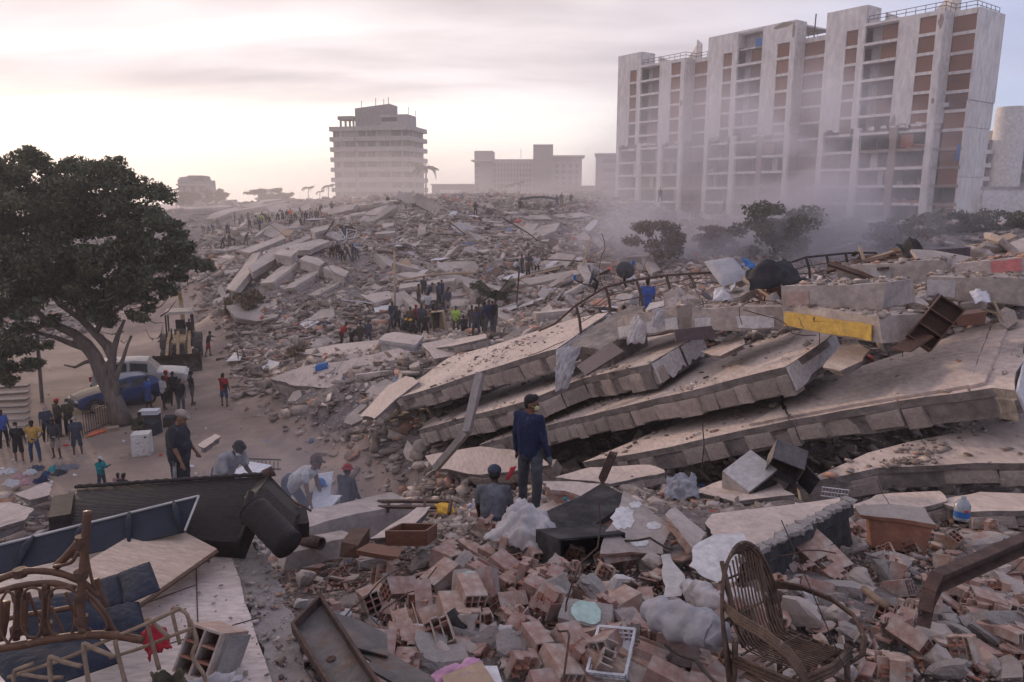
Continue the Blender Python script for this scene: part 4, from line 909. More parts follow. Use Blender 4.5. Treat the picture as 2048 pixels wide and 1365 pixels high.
# ------------------------------------------------------------------ the rubble hill behind: big slabs one can tell apart
HS = (
 ('slab leaning highest of the parallel row above the scrub', [(452, 578), (505, 508), (520, 504), (500, 545), (470, 582)], {0: 63, 1: 70, 4: 61}, .5),
 ('slab tip with a pale edge at the head of the parallel row', [(496, 534), (540, 503), (560, 506), (548, 520), (505, 545)], {0: 64, 1: 68, 4: 63}, .7),
 ('flat-lying slab above the parallel row', [(548, 508), (562, 498), (596, 502), (582, 514)], {0: 66, 2: 67, 1: 69}, .8),
 ('slab with a rounded dusty top right of the flat-lying one', [(599, 519), (612, 511), (639, 516), (649, 525), (640, 532)], {0: 63, 2: 65, 4: 61.5}, .8),
 ('slab capping the middle of the parallel row', [(646, 535), (666, 530), (697, 543), (689, 554)], {0: 61, 1: 63, 3: 58}, .8),
 ('first long slab of the parallel row, from the scrub', [(520, 567), (545, 565), (594, 527), (579, 521), (546, 546)], {0: 61, 1: 59.5, 2: 64}, .9),
 ('second long slab of the parallel row', [(564, 579), (589, 575), (637, 544), (629, 538), (596, 554)], {0: 59, 1: 57.5, 2: 61}, .95),
 ('third long slab of the parallel row', [(611, 592), (637, 590), (690, 560), (671, 554), (640, 570)], {0: 57.5, 1: 56, 2: 59}, .95),
 ('fourth long slab of the parallel row, nearest the lamp post', [(660, 606), (715, 603), (765, 575), (748, 566), (690, 580)], {0: 55.5, 1: 54, 2: 56.5}, .95),
 ('long narrow slab on the upper left slope', [(478, 502), (500, 494), (565, 470), (572, 476), (500, 506)], {0: 76, 2: 82, 4: 74}, .7),
 ('long narrow slab below the workers on the left slope', [(530, 502), (600, 478), (618, 468), (622, 476), (548, 508)], {0: 72, 2: 77, 4: 71}, .7),
 ('wide pale slab lying flat above the parallel row', [(576, 492), (640, 478), (660, 482), (620, 500), (580, 502)], {0: 72, 2: 73, 4: 70}, .5),
 ('block-like slab below the helmeted worker', [(621, 457), (656, 450), (662, 456), (630, 466)], {0: 80, 1: 82, 3: 78}, 1.3),
 ('long straight beam-like slab behind the crowd', [(797, 578), (908, 562), (912, 556), (800, 568)], {0: 55.5, 1: 55, 3: 58}, .9),
 ('narrow slab tipped steeply beside the small palm', [(922, 560), (936, 556), (962, 592), (952, 598)], {0: 57, 1: 58, 3: 51}, .6),
 ('narrow slab with a white patch right of the lamp post', [(795, 588), (808, 582), (842, 612), (828, 620)], {0: 54, 1: 55.5, 3: 49}, .6),
 ('slab propped over debris right of the crowd', [(978, 626), (992, 620), (1046, 640), (1036, 652)], {0: 46, 1: 48, 3: 42}, .5),
 ('dark flat slab left of the lamp post foot', [(720, 590), (775, 582), (800, 592), (750, 606)], {0: 55, 2: 54, 3: 52}, .9),
 ('sagging slab over the dark gap under the crowd slope', [(890, 600), (960, 596), (975, 606), (900, 614)], {0: 53, 1: 54, 3: 50.5}, .7),
 ('white plank-like slab high on the right of the hill', [(905, 448), (930, 440), (956, 452), (940, 462)], {0: 86, 1: 90, 3: 82}, .8),
 ('steep brown slab in the collapsed right flank, lowest', [(1000, 490), (1080, 452), (1120, 446), (1110, 462), (1040, 492)], {0: 77, 2: 84, 4: 75}, .8),
 ('steep brown slab in the collapsed right flank, middle', [(990, 462), (1050, 436), (1078, 434), (1060, 448), (1005, 470)], {0: 84, 2: 90, 4: 82}, .8),
 ('steep brown slab in the collapsed right flank, highest', [(960, 452), (1010, 430), (1034, 428), (1000, 446)], {0: 88, 2: 93, 3: 86}, .8),
 ('long flat slab across the hill above the standing pallet', [(900, 478), (1000, 470), (1010, 478), (905, 488)], {0: 79, 1: 80, 3: 77}, .6),
 ('low beam slab before the smoke, under two workers', [(1040, 560), (1150, 540), (1160, 548), (1060, 570)], {0: 58, 1: 59, 3: 56}, .9),
 ('pale narrow slab sliding down towards the dishes', [(1155, 530), (1172, 522), (1186, 556), (1170, 562)], {0: 60, 1: 62, 3: 55}, .5),
 ('pale tilted panel slab above the dishes in the smoke', [(1186, 478), (1196, 474), (1216, 498), (1206, 502)], {0: 74, 1: 75, 3: 70}, .3),
 ('pale slab on the smoky slope, right of the round dish', [(1284, 516), (1300, 510), (1322, 540), (1306, 546)], {0: 60, 1: 62, 3: 55}, .4),
 ('grey panel standing on edge among the collapsed sheets', [(1074, 588), (1086, 570), (1100, 582), (1088, 602)], {0: 50, 1: 51.5, 3: 49.5}, .15),
)
for i, (lb, px, dep, th) in enumerate(HS): slab('broken_slab', lb, px, dep, th, 200 + i, (), group='large slabs of the rubble hill', step=.8, amp=.06, mats=('hill_top', 'concrete')) if 'hill_top' in M or mk('hill_top', (.45, .38, .34), (.35, .292, .26), .5, .93, .3, 8, c3=(.27, .235, .22), c3scale=.5, c3lo=.55, c3hi=.72, rand=.1) else None
# ------------------------------------------------------------------ scattered slabs, boards, poles and sheets
def shard_mesh(name, seed, w, l, h, mats, n=7):
 """an irregular flat piece of concrete: polygon with a chipped rim"""
 r = random.Random(seed); a0 = r.random(); pts = []
 for i in range(n):
  a = 2 * PI * (i + r.uniform(-.25, .25)) / n; k = max(abs(math.cos(a)), abs(math.sin(a)))
  pts.append(Vector((w / 2 * math.cos(a) / k * r.uniform(.78, 1.05), l / 2 * math.sin(a) / k * r.uniform(.78, 1.05), h / 2)))
 m = MB(); top = pts; mid = [Vector((p.x * r.uniform(.97, 1.06), p.y * r.uniform(.97, 1.06), p.z - h * r.uniform(.2, .45))) for p in pts]; bot = [Vector((p.x * r.uniform(.82, .98), p.y * r.uniform(.82, .98), -h / 2 * r.uniform(.8, 1.1))) for p in pts]
 N = n; m.add(top + mid + bot, [tuple(range(N))], 0)
 sf = [(l_ * N + i, (l_ + 1) * N + i, (l_ + 1) * N + (i + 1) % N, l_ * N + (i + 1) % N) for l_ in range(2) for i in range(N)] + [tuple(2 * N + i for i in range(N - 1, -1, -1))]
 m.f += sf; m.m += [1] * len(sf); return m.mesh(name, mats)
def rot_to(n, yaw, tilt=0.0, r=random):
 n = Vector(n); q = Vector((0, 0, 1)).rotation_difference(n); ax = Vector((r.uniform(-1, 1), r.uniform(-1, 1), 0)).normalized()
 return (q.to_matrix() @ Matrix.Rotation(tilt, 3, ax) @ Matrix.Rotation(yaw, 3, 'Z')).to_euler()
SH = [shard_mesh('slab_piece', 300 + i, *((1.0, 1.6, .26), (1.2, 1.2, .3), (.8, 2.4, .3), (1.5, 2.0, .22), (1.1, .9, .4), (.5, 2.2, .4))[i % 6], ('hill_top', 'concrete'), 5 + i % 4) for i in range(12)]
BO = [shard_mesh('board', 340 + i, 1.0, 1.7, .05, (m_, m_), 4 + i % 3) for i, m_ in enumerate(('white_paint', 'plaster', 'paper', 'wood_pale', 'wood_dark', 'white_paint', 'fabric_grey', 'board_purple'))]
CH = [shard_mesh('chunk', 360 + i, .9, .7, .3, ('concrete', 'concrete'), 6) for i in range(6)]
def strew(n, box, lo, hi, meshes, name, label, cat, group, seed, tilt=.35, sink=.1, ok=None, yaw=None):
 r = random.Random(seed); done = 0; tries = 0
 while done < n and tries < n * 30:
  tries += 1; u, v = r.uniform(box[0], box[2]), r.uniform(box[1], box[3])
  if (ok and not ok(u, v)) or (470 < u < 775 and 498 < v < 612 and name != 'pole'): continue
  p, d = hits(u, v)
  if p is None or d > 150 or p.z < -.2: continue
  if p.y < 75 and road_d(p.x, p.y) < .6: continue
  s = r.uniform(lo, hi) * (.75 + d / 160); o = inst(name, r.choice(meshes), p + Vector((0, 0, s * sink)), rot_to(gn(p.x, p.y, 1.0), (r.uniform(0, 2 * PI) if yaw is None else yaw + r.gauss(0, .35)), abs(r.gauss(0, tilt)), r), (s * r.uniform(.8, 1.3), s * r.uniform(.8, 1.3), s * r.uniform(.7, 1.2)))
  tag(o, label, cat, group); done += 1
strew(110, (440, 405, 1320, 640), .8, 1.7, SH, 'slab_piece', 'broken slab piece strewn over the rubble hill behind the crowd', 'slab piece', 'slab pieces of the rubble hill', 1, .4)
strew(40, (430, 440, 600, 640), .5, 1.2, SH + CH, 'slab_piece', 'broken slab piece low on the hill slope above the digger', 'slab piece', 'slab pieces above the digger', 2, .35)
strew(70, (560, 425, 1320, 640), .55, 1.2, BO, 'board', 'loose board or sheet strewn over the rubble hill', 'board', 'boards of the rubble hill', 3, .5, .3)
strew(40, (1320, 430, 1800, 520), .8, 1.6, SH + BO, 'slab_piece', 'broken slab piece at the foot of the apartments in smoke', 'slab piece', 'slab pieces by the apartments', 4, .4)
strew(26, (330, 408, 900, 440), 1.2, 2.8, SH, 'slab_piece', 'low hazy slab piece on the far crest of the rubble', 'slab piece', 'slab pieces of the far crest', 5, .3)
strew(45, (520, 690, 900, 960), .35, .9, SH + CH, 'slab_piece', 'broken slab piece on the debris slope along the road', 'slab piece', 'slab pieces along the road', 6, .35, .15)
strew(34, (900, 880, 2040, 1010), .25, .7, SH + CH, 'slab_piece', 'broken slab piece at the foot of the fallen floors', 'slab piece', 'slab pieces below the fallen floors', 7, .5, .2)
strew(40, (1000, 590, 1260, 690), .3, .8, SH + CH + BO, 'slab_piece', 'broken piece in the debris behind the long slab and railing', 'slab piece', 'pieces behind the long slab', 8, .5, .2)
# ------------------------------------------------------------------ fine rubble: pieces nobody could count
CUBE = np.array([[-1, -1, -1], [1, -1, -1], [1, 1, -1], [-1, 1, -1], [-1, -1, 1], [1, -1, 1], [1, 1, 1], [-1, 1, 1]], float) * .5
CF = np.array([[3, 2, 1, 0], [4, 5, 6, 7], [0, 1, 5, 4], [1, 2, 6, 5], [2, 3, 7, 6], [3, 0, 4, 7]])
def rubble(name, pos, size, dims, cols, mat_, seed, label, lie=.5, jit=.15):
 """many broken bits in one mesh; pos (n,3), size (n,), dims (n,3) relative, cols (n,3) the bit's own colour"""
 r = np.random.default_rng(seed); n = len(pos)
 V = CUBE[None] * (1 + 0) + r.uniform(-jit, jit, (n, 8, 3)); V = V * (dims * size[:, None])[:, None, :]
 yaw = r.uniform(0, 2 * PI, n); tl = r.normal(0, lie, n); ph = r.uniform(0, 2 * PI, n)
 c, s = np.cos(yaw), np.sin(yaw); x, y, z = V[..., 0], V[..., 1], V[..., 2]
 x, y = x * c[:, None] - y * s[:, None], x * s[:, None] + y * c[:, None]
 ax, ay = np.cos(ph), np.sin(ph); a = x * ax[:, None] + y * ay[:, None]; b = -x * ay[:, None] + y * ax[:, None]
 ct, st = np.cos(tl), np.sin(tl); a, z = a * ct[:, None] + z * st[:, None], -a * st[:, None] + z * ct[:, None]
 x = a * ax[:, None] - b * ay[:, None]; y = a * ay[:, None] + b * ax[:, None]
 W_ = np.stack([x, y, z], -1) + pos[:, None, :]
 me = bpy.data.meshes.new(name); me.vertices.add(8 * n); me.vertices.foreach_set('co', W_.reshape(-1))
 F = (CF[None] + 8 * np.arange(n)[:, None, None]).reshape(-1, 4)
 me.loops.add(F.size); me.loops.foreach_set('vertex_index', F.ravel().astype(np.int32)); me.polygons.add(len(F)); me.polygons.foreach_set('loop_start', np.arange(0, F.size, 4, dtype=np.int32))
 at = me.attributes.new('col', 'FLOAT_COLOR', 'POINT'); at.data.foreach_set('color', np.repeat(np.c_[cols, np.ones(n)], 8, 0).ravel().astype(np.float32))
 me.materials.append(M[mat_]); me.update(calc_edges=True)
 o = inst(name, me, (0, 0, 0)); return tag(o, label, None, None, 'stuff')
def hz_v(x, y):
 fx = np.clip((x - GX0) / GS, 0, len(_gx) - 1.001); fy = np.clip((y - GY0) / GS, 0, len(_gy) - 1.001); i = fx.astype(int); j = fy.astype(int); a = fx - i; b = fy - j
 return (_ZZ[j, i] * (1 - a) + _ZZ[j, i + 1] * a) * (1 - b) + (_ZZ[j + 1, i] * (1 - a) + _ZZ[j + 1, i + 1] * a) * b
def field(n, d0, d1, seed, az=(-40, 40), power=0.0):
 r = np.random.default_rng(seed); a = np.radians(r.uniform(az[0], az[1], n)); d = np.exp(r.uniform(np.log(d0), np.log(d1), n)); return d * np.sin(a), d * np.cos(a), r
def palette(r, n, kinds):
 """kinds: list of (weight, colour); the bits' own colours relative to the base concrete"""
 w = np.array([k[0] for k in kinds], float); k = r.choice(len(kinds), n, p=w / w.sum()); c = np.array([q[1] for q in kinds])[k]
 return c * (.6 + .7 * r.random((n, 1)))
GREY = [(6, (1, .98, .96)), (3.4, (.68, .63, .60)), (1.6, (1.25, 1.24, 1.26)), (.9, (1.1, .72, .58)), (.35, (1.55, 1.55, 1.6)), (.5, (.45, .43, .44)), (.06, (.4, .7, 1.3)), (.05, (1.3, .4, .35))]
CLAYP = [(4, (.86, .66, .58)), (4.5, (.92, .80, .75)), (.9, (.85, .46, .36)), (2.6, (.9, .87, .86)), (.3, (1.3, 1.28, 1.3)), (.8, (.55, .5, .5))]
def field_rubble(name, n, d0, d1, smin, smax, seed, kinds, label, road=False, az=(-40, 40), dist=True, flat=.45, lie=.5, mat_='rubble', keep=None):
 x, y, r = field(n, d0, d1, seed, az); z = hz_v(x, y); k = np.ones(n, bool)
 rd = np.array([road_d(a, b) if (b < 80 and a < 12) else 9.0 for a, b in zip(x, y)])
 if road: k &= (rd < .3) & (rd > -40)
 else: k &= rd > -.5 * r.random(n) ** 3 * 3
 k &= (z > .05) | (rd < 9) | (r.random(n) < .15)
 f_ = y * CP - (z - HCAM) * SP; pu = 1024 + FPX * x / f_; pv = 682.5 - FPX * (y * SP + (z - HCAM) * CP) / f_; k &= ~((np.abs(pu - 625) < 140) & (np.abs(pv - 550) < 48) & (r.random(n) < .8) & (y > 40))
 if keep is not None: k &= keep(x, y)
 x, y, z = x[k], y[k], z[k]; n = len(x); d = np.hypot(x, y)
 s = smin * (smax / smin) ** (r.random(n) ** 2.2) * (1 + (d / 95 if dist else 0)) * np.clip(d / 24, .28, 1)
 dm = np.stack([.7 + 1.3 * r.random(n) ** 2, .4 + .55 * r.random(n), .1 + flat * r.random(n) ** 1.5], 1)
 return rubble(name, np.stack([x, y, z + s * (.05 + .25 * r.random(n))], 1), s, dm, palette(r, n, kinds), mat_, seed, label, lie)
field_rubble('rubble', 66000, 9.5, 150, .045, .40, 11, GREY, 'grey crushed concrete rubble covering slopes and hill', lie=.45)
field_rubble('hill_rubble', 38000, 40, 122, .10, .42, 16, GREY, 'dense broken rubble packed between the slabs of the hill', az=(-27, 16), lie=.5)
field_rubble('fine_rubble', 28000, 9, 70, .025, .12, 12, GREY, 'fine crushed rubble between the larger pieces', dist=False, lie=.5)
field_rubble('road_litter', 4200, 15, 75, .025, .11, 13, [(6, (1, .9, .82)), (1, (1.5, 1.5, 1.55)), (1, (.5, .48, .48)), (.1, (.4, .7, 1.3)), (.1, (1.3, .4, .35))], 'small stones and litter scattered on the dirt road', road=True, dist=False, flat=.3, lie=.2)
field_rubble('brick_rubble', 46000, 3.0, 11.5, .03, .2, 14, CLAYP, 'pink crushed brick and mortar bits around the foreground', dist=False, az=(-36, 42), flat=.4)
field_rubble('debris', 13000, 12, 140, .07, .42, 15, GREY, 'splintered boards and sheets mixed through the hill rubble', flat=.08, lie=.7)
def top_bits(name, pts, n, num, smin, smax, seed, label, bias=None):
 """crumbs lying on a slab"""
 r = np.random.default_rng(seed); c = sum(pts, Vector()) / len(pts); out = []
 for _ in range(num):
  i = r.integers(0, len(pts)); a, b = pts[i], pts[(i + 1) % len(pts)]; x, y = r.random(), r.random()
  if x + y > 1: x, y = 1 - x, 1 - y
  q = c + (a - c) * x + (b - c) * y
  if bias is None or r.random() < bias(q): out.append(tuple(q + n * .02))
 k = len(out); s_ = smin * (smax / smin) ** (r.random(k) ** 3); rubble(name, np.array(out), s_, np.stack([.7 + .8 * r.random(k), .5 + .5 * r.random(k), .15 + .35 * r.random(k)], 1), palette(r, k, GREY), 'rubble', seed, label, .3)
for i, (pp_, nn_, k) in enumerate(((p1, n1, 900), (p2, n2, 700), (p3, n3, 600), (p4, n4, 900), (p5, n5, 500))): top_bits('crumbs', pp_, nn_, k, .02, .16, 600 + i, 'crumbs of concrete on the %s fallen floor' % ('topmost', 'second', 'third', 'largest', 'lowest')[i], lambda q: .15 + .85 * (mnoise.noise(q * .45) > .12))
for i, (q, n) in enumerate(TOPS): top_bits('crumbs', q, n, 170, .02, .2, 660 + i, 'crumbs of concrete on floor edge number %s of the pile top' % 'one two three four five six seven'.split()[i])
# ------------------------------------------------------------------ the big tree
def big_tree():
 b = G(243, 846); t = thing('broad_tree', 'large dark leafy tree with a leaning twisted trunk beside the blue car', 'tree', b)
 D0 = 35.0
 def q(u, v, dd=0.0): return P(u, v, D0 + dd)
 r = random.Random(5); m = MB()
 def limb(pts, rad, n=14): m.tube([q(*p) if len(p) > 2 else q(p[0], p[1]) for p in pts], [.8 * k for k in rad], n)
 limb([(246, 852), (238, 825), (222, 785), (205, 750), (190, 715), (172, 690), (150, 668)], [.62, .48, .42, .40, .38, .34, .27])
 limb([(232, 800), (226, 760), (222, 735), (228, 700), (236, 670), (248, 640)], [.30, .26, .24, .17, .12, .07])
 limb([(226, 770), (236, 745), (245, 722), (256, 690), (262, 672)], [.2, .15, .12, .09, .05])
 limb([(205, 755), (215, 735), (224, 720), (212, 690), (190, 668), (165, 640), (150, 600), (138, 560), (130, 500)], [.3, .28, .25, .24, .22, .2, .17, .13, .08])
 limb([(150, 668), (120, 655), (92, 640), (60, 610), (20, 580)], [.27, .22, .18, .13, .08]); limb([(180, 700), (150, 690), (110, 675), (70, 665), (20, 660)], [.22, .17, .13, .1, .06])
 limb([(195, 720), (170, 725), (150, 735), (130, 730)], [.15, .1, .07, .04]); limb([(190, 668), (205, 640), (225, 610), (250, 560)], [.17, .14, .11, .07]); limb([(165, 640), (120, 610), (90, 570), (70, 500)], [.17, .13, .1, .06])
 limb([(150, 600), (190, 560), (230, 520), (290, 480), (340, 500)], [.15, .12, .09, .06, .03]); limb([(205, 640), (250, 610), (300, 580), (350, 545), (400, 535)], [.11, .09, .07, .05, .02]); limb([(138, 560), (110, 500), (80, 430), (70, 360)], [.13, .1, .07, .03])
 m.v = [(x + .06 * fbm(x * 4, y * 4, z * 1.1, 3), y + .06 * fbm(x * 4 + 9, y * 4, z * 1.1, 3), z) for x, y, z in m.v]; m.build('trunk', 'bark', t, world=True, smooth=True); m = MB()
 for i in range(90):
  u, v = r.uniform(0, 330), r.uniform(520, 690); du, dv = r.uniform(-50, 50), r.uniform(-40, 10); dd = r.uniform(-2.5, 2.5)
  m.tube([q(u, v, dd), q(u + du * .5, v + dv * .5 + 6, dd), q(u + du, v + dv, dd + r.uniform(-.6, .6))], [.035, .022, .01], 4)
 m.build('twigs', 'bark', t, world=True, smooth=True)['kind'] = 'stuff'
 cl = []
 spots = [(60, 330, 42), (20, 350, 48), (100, 350, 46), (150, 350, 44), (190, 350, 40), (235, 342, 34), (265, 372, 38), (300, 385, 34), (330, 392, 22), (215, 390, 48), (150, 400, 55), (90, 400, 55), (30, 410, 60), (-40, 380, 70), (-110, 420, 80), (270, 420, 44), (315, 440, 34), (345, 455, 24), (362, 472, 18),
             (230, 450, 50), (170, 460, 58), (110, 465, 58), (50, 470, 60), (-20, 470, 66), (-90, 500, 80), (290, 480, 44), (335, 500, 36), (372, 500, 22), (380, 520, 22), (400, 532, 20), (424, 538, 10), (250, 510, 46), (310, 535, 40), (360, 545, 28), (200, 520, 46), (140, 525, 44), (80, 530, 48), (20, 540, 52), (-40, 560, 60),
             (270, 555, 36), (320, 570, 28), (290, 590, 24), (300, 612, 20), (230, 575, 34), (205, 615, 28), (215, 640, 20), (190, 590, 30), (60, 590, 40), (20, 620, 40), (-20, 640, 50), (100, 580, 30), (30, 690, 34), (60, 725, 26), (10, 740, 30), (50, 655, 26), (100, 640, 20), (-40, 720, 50), (90, 690, 18), (60, 300, 14), (45, 312, 14), (240, 318, 10), (140, 330, 18), (20, 765, 20), (150, 590, 34), (240, 600, 30), (270, 625, 22), (120, 555, 40), (170, 555, 36), (60, 560, 44), (335, 585, 20), (180, 625, 22), (0, 690, 40), (40, 610, 40)]
 for u, v, rp in spots:
  for j in range(6):
   k = D0 / FPX; dd = r.uniform(-3.6, 3.6) if rp > 30 else r.uniform(-1.5, 1.5)
   rr = rp * k * r.uniform(.42, .8); off = rp * .62 if rp > 12 else rp * .2
   cl.append((tuple(q(u + r.uniform(-off, off), v + r.uniform(-off, off) * .8, dd)), (rr, rr, rr * .62)))
 leaves('crown', 'leaf_dark', cl, 120000, .10, t, 8, .3, org=b, droop=.5, aspect=.42)
big_tree()
# ------------------------------------------------------------------ vehicles
mk('digger_yellow', (.40, .25, .11), (.28, .19, .10), 3, .7, .2, 20, c3=(.36, .29, .24), c3scale=2.5, c3lo=.45, c3hi=.65)
mk('digger_dark', (.10, .085, .08), (.06, .052, .05), 3, .7, .3, 20, c3=(.2, .16, .14), c3scale=2, c3lo=.5, c3hi=.7)
mk('tyre', (.035, .033, .034), (.07, .06, .057), 6, .9, .5, 18)
mk('rim', (.34, .31, .3), (.25, .23, .22), 5, .6, .1, 20)
mk('car_white', (.52, .485, .47), (.46, .43, .41), 2, .6, .03, 20, c3=(.40, .345, .31), c3scale=1.3, c3lo=.45, c3hi=.68)
mk('car_blue', (.025, .055, .17), (.03, .06, .16), 2, .4, .02, 20, c3=(.10, .10, .13), c3scale=1.2, c3lo=.5, c3hi=.75, spec=.5)
mk('car_dust', (.36, .30, .25), (.28, .24, .2), 3, .8, .03, 20)
mk('car_glass', (.035, .035, .038), (.05, .048, .048), 3, .3, .0, 20, c3=(.2, .17, .15), c3scale=2, c3lo=.5, c3hi=.7)
def wheel(t, c, rad, w, name='wheel'):
 m = MB(); ax = Matrix.Rotation(PI / 2, 3, 'Y'); m.lathe([(rad * .62, -w / 2), (rad * .93, -w / 2), (rad, -w * .36), (rad, w * .36), (rad * .93, w / 2), (rad * .62, w / 2)], 22, ax, c); o = m.build(name, 'tyre', t, smooth=True)
 m = MB(); m.lathe([(.01, -w * .30), (rad * .25, -w * .42), (rad * .55, -w * .32), (rad * .63, -w * .47), (rad * .63, w * .47), (rad * .55, w * .32), (rad * .25, w * .42), (.01, w * .30)], 20, ax, c); m.build('rim', 'rim', o, smooth=True)
def digger():
 t = thing('backhoe_loader', 'dusty yellow backhoe loader facing the camera on the dirt road', 'backhoe loader', G(364, 723), R(20)); t.scale = (1.03,) * 3
 m = MB(); m.grid(lambda a, b: Vector((-1.27 + 2.54 * a, -3.15 + .55 * math.sin(PI * b) - .35 * b * b, .12 + 1.0 * b)), 12, 8); v0 = len(m.v)
 m.grid(lambda a, b: Vector((-1.27 + 2.54 * a, -3.19 + .55 * math.sin(PI * b) - .35 * b * b, .12 + 1.0 * b)), 12, 8)
 o = m.build('bucket', 'digger_dark', t, smooth=True)
 for s in (-1, 1):
  m = MB(); pr = [(-3.15, .12), (-2.62, .35), (-2.55, .75), (-2.9, 1.1), (-3.5, 1.12), (-3.45, .9)]; m.hexa([(s * 1.28 - .02, y, z) for y, z in pr], [(s * 1.28 + .02, y, z) for y, z in pr]); m.build('bucket_side', 'digger_dark', o)
 MB().box((0, -3.3, .12), (2.6, .35, .06)).build('cutting_edge', 'steel', o)
 for s in (-1, 1):
  m = MB(); ebox((s * .62, -2.6, .75), (s * .58, -1.2, 1.45), .16, .3, m); ebox((s * .58, -1.25, 1.42), (s * .56, .3, 1.75), .16, .28, m); m.build('loader_arm', 'digger_yellow', t)
  m = MB(); m.tube([(s * .4, -2.5, .85), (s * .4, -1.0, 1.5)], .05, 8); m.build('hydraulic_ram', 'steel', t, smooth=True)
 m = MB(); ebox((0, -2.55, .9), (0, -1.15, 2.05), .16, .2, m); m.build('tilt_link', 'digger_yellow', t)
 m = MB(); m.hexa([(-.42, -1.75, .85), (.42, -1.75, .85), (.5, .1, .85), (-.5, .1, .85)], [(-.36, -1.65, 1.5), (.36, -1.65, 1.5), (.46, .1, 1.72), (-.46, .1, 1.72)]); h = m.build('hood', 'digger_yellow', t)
 MB().box((0, -1.74, 1.15), (.62, .06, .5)).build('grille', 'digger_dark', h)
 MB().box((0, -.4, .75), (.8, 3.2, .4)).build('chassis', 'digger_dark', t)
 for s in (-1, 1):
  wheel(t, (s * .95, 1.05, .72), .74, .46); wheel(t, (s * .88, -1.25, .5), .5, .34)
  m = MB(); m.grid(lambda a, b: Vector((s * (.68 + .52 * a), 1.05 - .95 * math.cos(PI * (.05 + .9 * b)), .72 + .92 * math.sin(PI * (.05 + .9 * b)))), 2, 10); m.build('fender', 'digger_dark', t)
  for y, zz in ((.05, 3.0), (1.7, 3.0)): m = MB(); ebox((s * .74, y, 1.6), (s * .72, y + .1, 2.98), .09, .09, m, up=(0, 1, 0)); m.build('cab_post', 'dark_iron', t)
  m = MB(); ebox((s * .75, .05, 1.62), (s * .75, 1.75, 1.62), .08, .1, m); m.build('cab_rail', 'dark_iron', t)
 m = MB(); m.hexa([(-.86, -.12, 2.96), (.86, -.12, 2.96), (.86, 1.9, 2.96), (-.86, 1.9, 2.96)], [(-.76, .0, 3.12), (.76, .0, 3.12), (.76, 1.8, 3.12), (-.76, 1.8, 3.12)]); m.build('cab_roof', 'car_dust', t)
 m = MB(); m.box((0, .9, 1.75), (.55, .5, .14)); m.box((0, 1.2, 2.1), (.55, .14, .7)); m.build('seat', 'fabric_black', t)
 m = MB(); m.box((0, .1, 1.85), (.6, .2, .35)); m.build('dashboard', 'digger_dark', t)
 m = MB(); m.tube([(-.35, -1.2, 1.6), (-.35, -1.2, 2.3)], .045, 8); m.build('exhaust', 'dark_iron', t)
 m = MB(); ebox((.12, 2.3, 1.0), (.02, 3.0, 3.6), .24, .34, m, up=(0, 1, 0)); ebox((.02, 3.0, 3.5), (.0, 2.6, 4.1), .2, .3, m, up=(0, 1, 0)); m.build('boom', 'digger_yellow', t)
 m = MB(); m.box((0, 2.1, .9), (1.6, .3, .7)); m.build('rear_frame', 'digger_dark', t)
digger()
